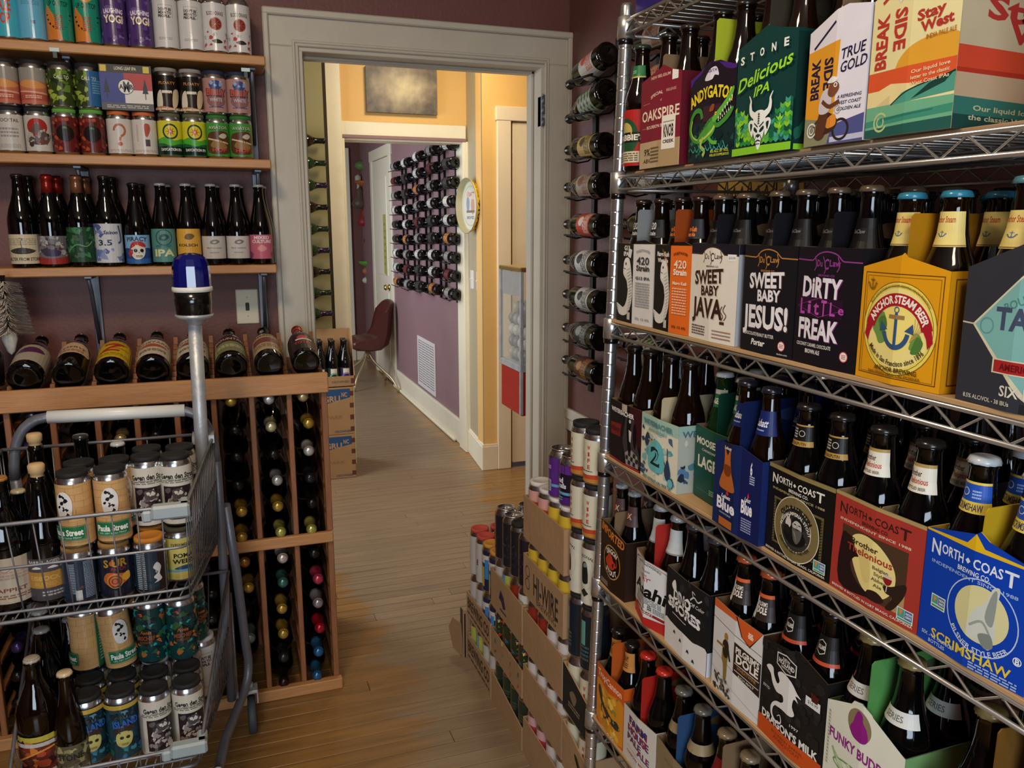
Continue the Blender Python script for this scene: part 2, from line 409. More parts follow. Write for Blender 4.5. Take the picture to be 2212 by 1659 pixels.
# ------------------------------------------------------------------ room shell
WB = 2.80; WX = 1.218
def wall_piece(mb, x0, y0, z0, x1, y1, z1): mb.box(x0, y0, z0, x1, y1, z1)
m = MB(); m.box(-2.3, -2.3, -0.10, 2.6, 9.2, -0.006, col='#2a1c10', mat='ink_flat'); FLOOR = struct('floor', m, 'floor_boards')
def plank_mesh(L, W=0.0555):
    m = MB(); m.bbox(0, 0, -0.006, L, W, 0.0, 0.0012); return m.mesh('floor_board', 'floor_boards')
PL = {L: plank_mesh(L) for L in (0.9, 1.4, 1.9, 2.4)}
y = 1.50; 
while y < 3.95:
    x = -1.0 - rnd.random() * 0.5
    while x < 1.95:
        L = rnd.choice(list(PL)); o = ob('floor_board', PL[L], FLOOR, loc=(x, y, 0)); x += L + 0.0012
    y += 0.0572
m = MB()
def far_rows(y0, y1, x0, x1):
    y = y0
    while y < y1:
        x = x0 - rnd.random()
        while x < x1:
            L = rnd.uniform(1.2, 2.6); m.box(x, y, -0.006, x + L, y + 0.0558, -0.0002 + rnd.uniform(-.0003, .0002)); x += L + 0.0012
        y += 0.0572
far_rows(-2.2, 1.50, -1.6, 1.2); far_rows(y, 8.95, -1.2, 2.2)
o = m.build('floor_boards', 'floor_boards', FLOOR); o['kind'] = 'stuff'

m = MB(); m.box(-2.2, WB, 0, 0.282, WB + .12, 2.62); m.box(1.113, WB, 0, WX + .1, WB + .12, 2.62); m.box(0.282, WB, 2.0, 1.113, WB + .12, 2.62)
struct('wall_back', m, 'plum_paint')
m = MB(); m.box(WX, -2.2, 0, WX + .12, WB, 2.62); struct('wall_right', m, 'plum_paint')
m = MB(); m.box(-2.3, -2.2, 0, -2.2, WB + .12, 2.62); struct('wall_left', m, 'plum_paint')
m = MB(); m.box(-2.2, -2.3, 0, WX + .1, -2.2, 2.62); struct('wall_front', m, 'plum_paint')
m = MB(); m.box(-2.3, -2.3, 2.62, 2.6, 9.2, 2.72); struct('ceiling', m, 'ceiling_paint')

# doorway casing towards the shop
def casing(m, x0, x1, z1, y, wd, th=0.020):
    """flat boards with a raised outer back band and inner bead on face y (room side is -y)"""
    for a, b, c, d in ((x0 - wd, 0, x0, z1), (x1, 0, x1 + wd, z1), (x0 - wd, z1, x1 + wd, z1 + wd)):
        m.bbox(a, y - th, b, c, y, d, .003)
    m.bbox(x0 - wd - .004, y - th - .012, 0, x0 - wd + .014, y, z1 + wd, .004); m.bbox(x1 + wd - .014, y - th - .012, 0, x1 + wd + .004, y, z1 + wd, .004)
    m.bbox(x0 - wd - .004, y - th - .014, z1 + wd - .014, x1 + wd + .004, y, z1 + wd + .008, .004)
    for o_, h in ((0.0, .008), (0.010, .004)):
        m.bbox(x0 - .010 - o_, y - th - h, 0, x0 - o_, y, z1 + .006 + o_, .003); m.bbox(x1 + o_, y - th - h, 0, x1 + .010 + o_, y, z1 + .006 + o_, .003)
        m.bbox(x0 - .010 - o_, y - th - h, z1 + o_, x1 + .010 + o_, y, z1 + .010 + o_, .003)
m = MB(); casing(m, 0.278, 1.115, 2.008, WB, .102)
DO = struct('trim_1', m, 'grey_white_trim')
m = MB(); m.bbox(.276, WB - .018, 0, .290, WB + .125, 1.997, .002); m.bbox(1.104, WB - .018, 0, 1.118, WB + .125, 1.997, .002); m.bbox(.276, WB - .018, 1.995, 1.118, WB + .125, 2.010, .002)
m.bbox(.290, WB + .05, 0, .300, WB + .09, 1.995, .002); m.bbox(1.094, WB + .05, 0, 1.104, WB + .09, 1.995, .002); m.bbox(.290, WB + .05, 1.985, 1.104, WB + .09, 1.995, .002)
m.build('door_jamb', 'grey_white_trim', DO)
m = MB()
for z in (1.80, 1.84, 1.872): m.lathe([(0, 0), (.006, 0), (.006, .026), (0, .026)], 8, T(1.108, WB - .030, z))
m.box(1.104, WB - .030, 1.80, 1.106, WB + .01, 1.90); m.lathe([(0, 0), (.008, .004), (0, .010)], 8, T(1.108, WB - .030, 1.898))
m.build('hinge', 'bracket_grey', DO, 'worn painted steel hinge leaf')
# chair rail on the right wall by the corner
m = MB(); m.bbox(WX - .018, 2.22, .735, WX, WB - .034, .775, .004); m.bbox(WX - .012, 2.22, .69, WX, WB - .034, .735, .003)
struct('trim_2', m, 'grey_white_trim')
m = MB(); m.bbox(WX - .014, -2.1, 0, WX, WB - .03, .14, .003); struct('baseboard_right', m, 'grey_white_trim')
m = MB(); m.bbox(-2.2, WB - .014, 0, .17, WB, .14, .003); struct('baseboard_back', m, 'grey_white_trim')

# hall
m = MB(); m.box(-1.3, 2.92, 0, -1.2, 5.0, 2.62); struct('wall_hall_left', m, 'olive_paint')
m = MB(); m.box(-1.2, 4.80, 0, .600, 4.94, 2.62); struct('wall_hall_olive', m, 'olive_paint')
m = MB(); m.box(.600, 4.86, 0, .626, 4.94, 2.62, mat='ink_flat', col='#2e2412'); struct('gap_shade_strip', m, 'ink_flat')  # near-black strip: the gap's shadow beside the white post, put in as colour
m = MB(); m.bbox(.622, 4.885, 0, .712, 4.96, 2.62, .004); m.bbox(.712, 4.905, 0, .727, 5.06, 1.955, .003); struct('trim_4', m, 'cream_trim')
m = MB(); m.box(.70, 4.94, 1.96, 1.50, 5.06, 2.62); m.box(1.45, 4.94, 0, 1.52, 5.06, 1.96); struct('wall_hall_back', m, 'yellow_paint')
m = MB(); m.box(-1.3, 5.0, 0, .70, 5.06, 2.62); struct('wall_far_front', m, 'mauve_paint')
m = MB(); m.bbox(.712, 4.915, 1.972, 1.462, 4.94, 2.050, .003); m.bbox(.712, 4.900, 1.955, 1.458, 4.94, 1.972, .002, mat='mauve_paint')
m.bbox(.714, 4.915, 1.945, 1.452, 5.06, 1.958, .002); m.bbox(1.438, 4.905, 0, 1.458, 5.06, 1.955, .003)
struct('trim_5', m, 'cream_trim')
# short angled wall between far doorway and closet
A0, A1 = Vector((1.472, 4.94, 0)), Vector((1.430, 4.50, 0))
m = MB(); m.poly([A0, A1, A1 + Vector((0, 0, 2.62)), A0 + Vector((0, 0, 2.62))][::-1]); m.poly([A0 + Vector((.1, 0, 0)), A1 + Vector((.1, 0, 0)), A1 + Vector((.1, 0, 2.62)), A0 + Vector((.1, 0, 2.62))])
struct('wall_hall_side', m, 'sage_paint')
ang = math.atan2(A1.x - A0.x, -(A1.y - A0.y))
m = MB(); m.bbox(-.016, 0, 0, .002, .455, .150, .003); m.bbox(-.012, 0, .150, .002, .455, .162, .003)
o = struct('baseboard_hall_side', m, 'cream_trim'); o.location = (1.430, 4.487, 0); o.rotation_euler = (0, 0, -math.atan2(.042, .44))
m = MB(); m.bbox(1.456, 4.895, 0, 1.474, 4.945, 1.955, .002); struct('trim_6', m, 'cream_trim')
m = MB(); m.box(1.432, 4.50, 0, 1.605, 4.62, 2.62); m.box(1.605, 4.50, 2.04, 2.40, 4.62, 2.62); struct('wall_closet', m, 'yellow_paint')
m = MB(); m.bbox(1.416, 4.484, 0, 1.515, 4.50, .150, .003); m.bbox(1.418, 4.488, .150, 1.515, 4.50, .160, .002); struct('baseboard_closet', m, 'cream_door')
m = MB(); m.bbox(1.515, 4.478, 0, 1.600, 4.50, 2.11, .004); m.bbox(1.508, 4.474, 2.035, 2.3, 4.499, 2.112, .003); struct('trim_7', m, 'cream_door')
m = MB(); m.box(1.601, 4.50, 0, 1.612, 4.53, 2.04, mat='ink_flat', col='#1b120a'); m.bbox(1.611, 4.492, .030, 2.30, 4.53, 2.030, .004)
for z0, z1 in ((.18, .95), (1.1, 1.9)): m.bbox(1.72, 4.486, z0, 2.18, 4.50, z1, .006)
struct('door_1', m, 'cream_door')
m = MB(); m.box(2.30, 2.92, 0, 2.40, 4.62, 2.62); struct('wall_hall_right', m, 'yellow_paint')

# far room
m = MB(); m.box(1.475, 5.06, 0, 1.60, 9.0, 2.62); struct('wall_far_right', m, 'mauve_paint')
m = MB(); m.box(-1.3, 8.9, 0, 1.60, 9.0, 2.62); struct('wall_far_back', m, 'plum_paint')
m = MB(); m.box(-1.4, 5.0, 0, -1.3, 9.0, 2.62); struct('wall_far_left', m, 'mauve_paint')
m = MB(); m.bbox(1.457, 5.07, 0, 1.475, 7.24, .155, .004); m.bbox(1.452, 5.07, .155, 1.475, 7.24, .168, .003); m.bbox(1.436, 5.20, 0, 1.457, 7.26, .022, .006)
struct('baseboard_far_right', m, 'cream_trim')
m = MB(); m.bbox(-1.3, 8.88, 0, 1.475, 8.9, .20, .004); struct('baseboard_far_back', m, 'cream_trim')
m = MB(); m.bbox(1.455, 7.24, 0, 1.475, 7.34, 2.16, .004); m.bbox(1.455, 8.14, 0, 1.475, 8.24, 2.16, .004); m.bbox(1.452, 7.22, 2.07, 1.475, 8.26, 2.17, .004); struct('trim_8', m, 'cream_trim')
m = MB(); m.bbox(1.462, 7.345, .01, 1.476, 8.135, 2.065, .003)
for z0, z1 in ((.2, .85), (1.0, 1.9)): m.bbox(1.456, 7.46, z0, 1.466, 8.02, z1, .004)
d2 = struct('door_2', m, 'cream_trim')
m = MB(); m.lathe([(0, .05), (.022, .045), (.028, .030), (.018, .012), (.012, .006), (.030, .003), (.030, 0)], 14, T(1.456, 7.42, .90) @ RY(-PI / 2)); m.build('door_knob', 'gold_metal', d2)
m = MB(); m.bbox(1.26, 8.86, 0, 1.352, 8.9, 2.26, .004); struct('trim_9', m, 'cream_trim')
m = MB(); m.poly([(1.455, 7.62, 1.56), (1.455, 7.50, 1.56), (1.4545, 7.50, 1.00), (1.4545, 7.62, 1.02)][::-1], 'ink_flat', '#a8a04c')
m.poly([(1.4552, 7.62, 1.56), (1.4552, 7.50, 1.56), (1.4548, 7.50, 1.00), (1.4548, 7.62, 1.02)], 'ink_flat', '#a8a04c')
for k in range(7): m.box(1.4535, 7.52, 1.10 + k * .06, 1.4540, 7.60, 1.12 + k * .06, 'ink_flat', '#8f8840')
tag(m.build('yellow_notice', 'ink_flat'), 'long yellow paper notice taped on the white far room door', 'notice')

# outlet and switch plates
def plate(name, x, y, z, rot, label, w=.070, h=.114, slot=True, base='plate_cream', tog='#1a1814'):
    m = MB(); m.bbox(-w / 2, -.006, -h / 2, w / 2, 0, h / 2, .003); r = m.build(name, base, None, None, (x, y, z), (0, 0, rot)); tag(r, label, 'light switch')
    m = MB(); m.bbox(-.006, -.0075, -.013, .006, -.005, .013, .001, 'ink', tog); m.bbox(-.0035, -.018, -.002, .0035, -.006, .008, .001, 'ink', tog); m.build('toggle', 'ink', r)
    m = MB()
    for s_ in (-1, 1): m.lathe([(0, .0014), (.003, .001), (.0034, 0)], 8, T(0, -.006, s_ * .030) @ RX(PI / 2))
    m.build('screw', base, r); return r
plate('light_switch', .077, WB, 1.192, 0, 'cream light switch plate with dark toggle below the bottle shelf')
sa = -math.atan2(.042, .44)
plate('light_switch', 1.4575, 4.79, 1.13, -PI / 2 + 0, 'white wall switch plate nearest the far room doorway', base='white_plastic', tog='#d7d6cf', w=.06).rotation_euler = (0, 0, -PI / 2 + sa * 0)
plate('light_switch', 1.441, 4.61, 1.13, -PI / 2, 'white wall switch plate nearest the closet corner', base='white_plastic', tog='#d7d6cf', w=.06)

# oil painting above the far doorway
def painting():
    r = thing('painting', 'unframed hazy grey and gold canvas above the far doorway', 'painting', (1.0725, 4.905, 2.232))
    m = MB(); m.bbox(-.211, 0, -.128, .211, .032, .128, .003, 'ink_flat', '#6d6250'); m.build('canvas', 'ink_flat', r)
    m = bpy.data.materials.new('painted_canvas'); m.use_nodes = True; N = m.node_tree.nodes; L = m.node_tree.links; b = N['Principled BSDF']; b.inputs['Roughness'].default_value = .5
    tc = N.new('ShaderNodeTexCoord'); n1 = N.new('ShaderNodeTexNoise'); n1.inputs['Scale'].default_value = 16; n1.inputs['Detail'].default_value = 8; L.new(tc.outputs['Object'], n1.inputs[0])
    mp = N.new('ShaderNodeMapping'); mp.inputs['Scale'].default_value = (4.6, 1, 6.4); mp.inputs['Location'].default_value = (-.06, 0, -.12); L.new(tc.outputs['Object'], mp.inputs[0])
    gs = N.new('ShaderNodeTexGradient'); gs.gradient_type = 'SPHERICAL'; L.new(mp.outputs[0], gs.inputs[0])
    ad = N.new('ShaderNodeMath'); ad.operation = 'MULTIPLY_ADD'; ad.inputs[1].default_value = .95; L.new(n1.outputs[0], ad.inputs[0]); L.new(gs.outputs[0], ad.inputs[2])
    ra = N.new('ShaderNodeValToRGB'); e = ra.color_ramp.elements; e[0].position = .22; e[0].color = S('#454038'); e[1].position = 0.95; e[1].color = S('#d8c898')
    for ps, c in ((.34, '#665b4c'), (.47, '#84755f'), (.66, '#a8987a')): q = e.new(ps); q.color = S(c)
    sc_ = N.new('ShaderNodeMath'); sc_.operation = 'MULTIPLY'; sc_.inputs[1].default_value = .62; L.new(ad.outputs[0], sc_.inputs[0]); L.new(sc_.outputs[0], ra.inputs[0]); L.new(ra.outputs[0], b.inputs['Base Color'])
    bp = N.new('ShaderNodeBump'); bp.inputs['Strength'].default_value = .4; bp.inputs['Distance'].default_value = .004; L.new(n1.outputs[0], bp.inputs['Height']); L.new(bp.outputs[0], b.inputs['Normal'])
    MATS['painted_canvas'] = m
    q = MB(); n = 24
    q.poly([(-.2105, -.0006, -.1275), (.2105, -.0006, -.1275), (.2105, -.0006, .1275), (-.2105, -.0006, .1275)])
    q.build('painted_surface', 'painted_canvas', r)
painting()

# round beer tray hung on the short wall
def tray():
    r = thing('beer_tray', 'round yellow rimmed metal beer tray hung on the hall side wall', 'tray', (1.425, 4.70, 1.570), (0, -PI / 2, .10))
    R_ = .158
    m = MB(); m.lathe([(0, .003), (R_ * .88, .003), (R_ * .93, .006), (R_, .034), (R_ + .003, .035), (R_ + .004, .032), (R_ * .94, .002), (R_ * .88, 0), (0, 0)], 48, None, 'ink', None, True,
                      ['#b9b6a6', '#b0a880', '#a89f76', '#8a8468', '#8a8468', '#d8b94a', '#a89a62', '#a89a62'])
    m.build('tray_body', 'ink', r)
    A = Art(.28, .28); A.d(.5, .5, .5, .5, '#c9c6b8'); A.ring(.5, .5, .42, .42, .02, '#b8a860'); A.t('DRAFT', .5, .74, .09, '#8b2a22', w=.42); A.t('BREWED', .5, .26, .06, '#3b3a50', w=.4)
    A.d(.36, .55, .09, .16, '#7e8fa0'); A.d(.36, .74, .07, None, '#c9a48a'); A.d(.62, .5, .1, .18, '#c28a70'); A.d(.62, .70, .07, None, '#d8b79c'); A.r(.28, .36, .72, .41, '#73604a')
    ob('printed_face', A.mesh('printed_face', lambda x, y, o_: (y - .14, -(x - .14), .0032 + o_ * .3), step=.00005), r)
    # rim lettering, bent around the outer wall
    A = Art(.60, .034); A.t('BLATZ', .36, .5, .62, '#16130e', w=.30, b=2); A.t('draft brewed', .66, .5, .40, '#6a5a20', w=.25)
    def f(x, y, o_):
        a = (x - .30) / .158 + .15; rr = R_ * .945 + .002 + y / .034 * R_ * .05 + o_
        return (rr * math.sin(a), -rr * math.cos(a), .004 + y * .80)
    ob('rim_lettering', A.mesh('rim_lettering', f, cuts=[i * .015 for i in range(1, 40)]), r)
tray()

# ------------------------------------------------------------------ wall shelves
def wall_shelf(z, label):
    r = thing('wall_shelf', label, 'shelf', (0, 0, z), group='pine shelves on the plum wall')
    m = MB(); m.bbox(-1.25, 2.62, -.026, .166, 2.798, 0, .003); m.build('board', 'pine', r)
    for x in (-.365, .128):
        m = MB(); m.bbox(x - .013, 2.788, -.30, x + .013, 2.799, -.027, .002); m.bbox(x - .011, 2.655, -.036, x + .011, 2.79, -.027, .002)
        m.tube([(x, 2.665, -.036), (x, 2.70, -.075), (x, 2.775, -.24)], .006, 6); m.tube([(x - .006, 2.79, -.27), (x - .006, 2.776, -.27)], .004, 6)
        m.build('bracket', 'bracket_grey', r)
SHZ = [1.943, 1.648, 1.335]
for z, l in zip(SHZ, ('upper pine wall shelf under the tall cans', 'middle pine wall shelf under the double row of short cans', 'lower pine wall shelf under the dark bottles')): wall_shelf(z, l)
# ------------------------------------------------------------------ bottles
MC = {}
def cached(key, fn):
    if key not in MC: MC[key] = fn()
    return MC[key]
BP = {  # profiles: (r, z) list, neck top radius, height
 'longneck': [(0, .004), (.022, .002), (.0285, 0), (.0305, .004), (.0305, .118), (.0298, .130), (.0262, .145), (.0205, .162), (.0168, .178), (.0145, .196), (.0135, .214), (.0135, .217), (.0150, .219), (.0150, .224), (.0132, .226), (.0132, .229), (0, .229)],
 'stubby': [(0, .004), (.022, .002), (.0290, 0), (.0310, .004), (.0310, .112), (.0300, .126), (.0250, .142), (.0190, .158), (.0160, .172), (.0145, .190), (.0138, .206), (.0150, .208), (.0150, .213), (.0132, .215), (.0132, .218), (0, .218)],
 'half_litre': [(0, .004), (.024, .002), (.0315, 0), (.0335, .005), (.0335, .095), (.0325, .110), (.0285, .135), (.0230, .160), (.0180, .185), (.0150, .205), (.0138, .225), (.0138, .230), (.0152, .232), (.0152, .238), (.0134, .240), (.0134, .243), (0, .243)],
 'bomber': [(0, .004), (.026, .002), (.0345, 0), (.0365, .005), (.0365, .125), (.0355, .140), (.0300, .165), (.0215, .190), (.0160, .212), (.0142, .235), (.0138, .248), (.0155, .250), (.0155, .256), (.0138, .258), (.0138, .262), (0, .262)],
 'wine': [(0, .008), (.020, .004), (.0340, 0), (.0370, .005), (.0375, .012), (.0375, .180), (.0365, .196), (.0310, .214), (.0215, .230), (.0160, .243), (.0145, .256), (.0140, .285), (.0155, .287), (.0155, .294), (.0140, .296), (.0138, .300), (0, .300)],
 'burgundy': [(0, .008), (.022, .004), (.0370, 0), (.0405, .006), (.0410, .014), (.0410, .130), (.0395, .155), (.0330, .190), (.0240, .222), (.0175, .245), (.0148, .262), (.0142, .286), (.0158, .288), (.0158, .294), (.0142, .296), (.0140, .300), (0, .300)],
 'jug': [(0, .004), (.032, .002), (.0400, 0), (.0425, .006), (.0425, .130), (.0415, .145), (.0340, .172), (.0230, .195), (.0165, .214), (.0150, .235), (.0150, .246), (.0165, .248), (.0165, .255), (.0150, .257), (.0148, .262), (0, .262)],
}
BH = {k: v[-1][1] for k, v in BP.items()}
def prof_r(kind, z):
    P = BP[kind]
    for (r0, z0), (r1, z1) in zip(P, P[1:]):
        if z0 <= z <= z1 and z1 > z0 and r0 > 0.01: return r0 + (r1 - r0) * (z - z0) / (z1 - z0)
    return P[4][0]
def sub_prof(kind, z0, z1, off):
    zs = [z0] + [z for r, z in BP[kind] if z0 < z < z1] + [z1]
    return [(prof_r(kind, z) + off, z) for z in zs]
def bottle(name, loc, kind='longneck', glass='black_glass', cap='#20201e', label='', cat='bottle', group=None, neck=None, body=None, foil=None, rot=(0, 0, 0), cork=False, spin=0.0, seg=16):
    """neck / body: art key or (colour, z0, z1[, stripe colour]); foil: capsule colour (wine)"""
    me = cached(('b', kind, glass, seg), lambda: MB().lathe(BP[kind], seg).mesh('bottle_glass', glass))
    o = ob(name, me, loc=loc, rot=rot); tag(o, label, cat, group)
    H = BH[kind]
    if foil:
        def mk():
            z0 = H - (.065 if kind in ('wine', 'burgundy') else .05)
            P = sub_prof(kind, z0, H - .004, .0007) + [(.0130, H + .0012), (.006, H + .0022), (0, H + .0022)]
            return MB().lathe([(P[0][0] - .001, P[0][1])] + P, 14, None, 'foil', foil).mesh('foil_capsule', 'foil')
        ob('foil_capsule', cached(('foil', kind, foil), mk), o)
    elif cap:
        def mk():
            z = H - .007
            return MB().lathe([(.0150, z), (.0166, z + .0004), (.0160, z + .004), (.0145, z + .0070), (.010, z + .0082), (0, z + .0084)], 22, None, 'ink_gloss', cap, True, None, {1: 1}).mesh('bottle_cap', 'ink_gloss')
        ob('bottle_cap', cached(('cap', kind, cap), mk), o)
    if cork:
        def mk():
            return MB().lathe([(.0125, H - .002), (.0125, H + .006), (.0155, H + .009), (.016, H + .022), (.013, H + .026), (0, H + .027)], 14, None, 'ink_flat', '#b99a6c').mesh('cork', 'ink_flat')
        ob('cork', cached(('cork', kind), mk), o)
    for nm, lb in (('neck_label', neck), ('body_label', body)):
        if not lb: continue
        def mk(lb=lb, nm=nm):
            if isinstance(lb, str): return label_art(kind, lb, nm)
            P = sub_prof(kind, lb[1], lb[2], .0004); mb = MB().lathe(P, 16, None, 'ink', lb[0])
            if len(lb) > 3:
                zt = lb[1] + (lb[2] - lb[1]) * .14; mb.lathe(sub_prof(kind, lb[1] + .0005, zt, .0006), 16, None, 'ink', lb[3])
            return mb.mesh(nm, 'ink')
        c = ob(nm, cached((nm, kind, lb), mk), o)
        if spin: c.rotation_euler = (0, 0, spin)
    return o
NECKART = {}; BODYART = {}
def label_art(kind, key, nm):
    z0, z1, half, fn = (NECKART if nm == 'neck_label' else BODYART)[key]
    r0 = prof_r(kind, (z0 + z1) / 2); A = Art(2 * r0 * half, z1 - z0); fn(A)
    def f(x, y, o_):
        a = (x - A.w / 2) / r0 - PI / 2; z = z0 + y; r = prof_r(kind, z) + o_
        return (r * math.cos(a), r * math.sin(a), z)
    cy = [z - z0 + e for r, z in BP[kind] if z0 < z < z1 for e in (-.0001,)]
    return A.mesh(nm, f, cuts=[i * A.w / 18 for i in range(1, 18)], step=.00004, base=.0005, cutsy=cy)

# ------------------------------------------------------------------ cans
CANART = {}
def can_prof(h, r, rn):
    return [(0, .006), (r * .62, .004), (r * .78, 0), (r * .86, .0005), (r, .007), (r, h - .020), (r * .97, h - .014), (rn + .0008, h - .006), (rn, h - .004), (rn + .0012, h - .002), (rn + .0012, h), (rn - .0012, h), (rn - .0022, h - .0045), (0, h - .004)]
SIZES = {'tall': (.157, .0331, .0268), 'short': (.122, .0331, .0268), 'slim': (.132, .0285, .0245), 'tiny_tall': (.160, .0331, .0268)}
def can(loc, art, size='short', spin=0.0, label='', group=None, lid='aluminium', clip=None, rot=None):
    h, r, rn = SIZES[size]
    def mk():
        m = MB().lathe(can_prof(h, r, rn), 24, None, 'aluminium', None, True)
        m.box(-.006, -.010, h - .0042, .006, .004, h - .0028, 'aluminium'); m.lathe([(.0075, h - .0028), (.0075, h - .0020), (.0055, h - .0020), (.0055, h - .0028)], 10, T(0, .006, 0), 'aluminium')
        return m.mesh('can_body', 'aluminium')
    o = ob('beer_can', cached(('can', size), mk), loc=loc, rot=rot or (0, 0, 0)); tag(o, label, 'can', group)
    def art_():
        A = Art(2 * PI * r, h - .020 - .0075); CANART[art](A); z0 = .0075
        def f(x, y, o_):
            a = x / r - PI * 1.5; z = z0 + y; return ((r + o_) * math.cos(a), (r + o_) * math.sin(a), z)
        return A.mesh('printed_wrap', f, 'ink_gloss', cuts=[i * A.w / 36 for i in range(1, 36)], step=.00004, base=.0003)
    c = ob('printed_wrap', cached(('wrap', art, size), art_), o); c.rotation_euler = (0, 0, spin)
    if clip:
        def mk2():
            m = MB().lathe([(rn + .0016, h - .009), (rn + .0032, h - .008), (rn + .0030, h + .0012), (rn - .001, h + .0018), (rn - .004, h + .0016), (rn - .005, h + .0002), (0, h + .0002)], 22, None, 'ink_flat', clip)
            return m.mesh('plastic_lid', 'ink_flat')
        ob('plastic_lid', cached(('clip', size, clip), mk2), o)
    return o
def cspin(x, y): return 0.0

# ------------------------------------------------------------------ six pack carriers
CARR = {}
def carrier(key, y_left, zb, w, desc, art, side=None, top=None, h=.152, d=.195, body='#222222', inside='#7a6248', handle=None, hh=.232, peak=None, group='cardboard carriers', xf=None,
            bot=None, n=6, side_top=None, bow=.004, yaw=0.0, name='carrier', bottles=True, side_col=None):
    """local frame: x along the shelf towards the camera, y into the shelf, z up"""
    X = (xf if xf is not None else .74 + .028 * (zb - 1.45)) 
    root = thing('bottle_carrier', desc, 'carrier', (X, y_left, zb), (0, 0, -PI / 2 + yaw), group)
    top = top or [(0, h), (w, h)]
    def fy(x): return -bow * (1 - abs(2 * x / w - 1))          # front bows out at the centre fold
    m = MB(); t = .0012; bc = body
    # front wall (two halves following the fold)
    xs = sorted(set([0, w / 2, w] + [p[0] for p in top]))
    def topz(x):
        for (a, za), (b, zb_) in zip(top, top[1:]):
            if a <= x <= b: return za + (zb_ - za) * ((x - a) / (b - a) if b > a else 0)
        return top[-1][1]
    for a, b in zip(xs, xs[1:]):
        P = [(a, fy(a), 0), (b, fy(b), 0), (b, fy(b), topz(b - 1e-9)), (a, fy(a), topz(a + 1e-9))]
        Q = [(x, y + t, z) for x, y, z in P]
        m.poly(P, 'ink', bc); m.poly(Q[::-1], 'ink_flat', inside); m.poly([P[3], P[2], Q[2], Q[3]], 'ink_flat', inside)
    st = side_top or [(0, topz(0)), (d, topz(0))]
    for x, o_ in ((0, 1), (w, -1)):
        zt = topz(w if x else 0)
        pr = [(0, 0), (d, 0), (d, h), (0, zt)]
        P = [(x, yy, zz) for yy, zz in pr]; Q = [(x + o_ * t, yy, zz) for yy, zz in pr]
        if x: m.poly(P, 'ink', side_col or bc); m.poly(Q[::-1], 'ink_flat', inside)
        else: m.poly(P[::-1], 'ink', side_col or bc); m.poly(Q, 'ink_flat', inside)
        m.poly([P[2], P[3], Q[3], Q[2]], 'ink_flat', inside)
    m.box(0, d - t, 0, w, d, h, 'ink_flat', inside); m.box(t, t, 0, w - t, d - t, t, 'ink_flat', inside)
    rows = n // 2
    for i in range(1, rows): m.box(t, d * i / rows - .0006, t, w - t, d * i / rows + .0006, h * .62, 'ink_flat', inside)
    m.build('carton', 'ink', root)
    hc = handle or inside
    m = MB(); c = w / 2; z0 = topz(c)
    hp = [(.002, .02), (.002, z0), (.003, hh - .004), (.007, hh), (d - .02, hh), (d - .008, hh - .02), (d - .002, h), (d - .002, .02)]
    Mh = Matrix(((0, 0, 1, c - .0008), (1, 0, 0, 0), (0, 1, 0, 0), (0, 0, 0, 1)))
    m.prism(hp, Mh, .0016, 'ink', hc)
    hm = []
    for i in range(12):
        a = 2 * PI * i / 12; hm.append((d / 2 + .036 * math.cos(a) + .006, hh - .024 + .011 * math.sin(a)))
    m.prism(hm, Matrix(((0, 0, 1, c - .0012), (1, 0, 0, 0), (0, 1, 0, 0), (0, 0, 0, 1))), .0024, 'ink_flat', inside)
    m.build('handle', 'ink', root)
    hmax = max(p[1] for p in top)
    A = Art(w, hmax); art(A)
    def f(x, y, o_):
        y = max(y, .0002); x = min(max(x, 0), w); z = min(y, topz(min(max(x, 1e-6), w - 1e-6))) if top else y
        return (x, fy(x) - o_, z)
    ob('printed_front', A.mesh('printed_front', f, cuts=[w / 2], step=.00003, base=.0003), root)
    if side:
        A = Art(d, h); side(A)
        ob('printed_side', A.mesh('printed_side', lambda x, y, o_: (w + o_, min(max(x, 0), d), y), step=.00003, base=.0003), root)
    if bottles and bot:
        kind = bot.get('kind', 'longneck'); sd = ['farther', 'nearer']; rr = ['front', 'middle', 'back'] if rows == 3 else ['front', 'back']
        Mw = T(X, y_left, zb) @ RZ(-PI / 2 + yaw)
        for i in range(rows):
            for j in range(2):
                p = Mw @ Vector((w * (.255 + .49 * j), d * (i + .5) / rows, .0014))
                bo = bottle('beer_bottle', p, kind, bot.get('glass', 'black_glass'), bot.get('cap', '#20201e'),
                       f"{bot['look']}, {rr[i]} {sd[j]} slot, {bot['of']}", 'bottle', f"bottles in the {bot['of']}", bot.get('neck'), None, rot=(0, 0, -PI / 2 + bot.get('turn', 0)), seg=14)
                if w < .125 or d / rows < .064: q = min(w / .127, d / rows / .064, 1); bo.scale = (q, q, 1)
    return root
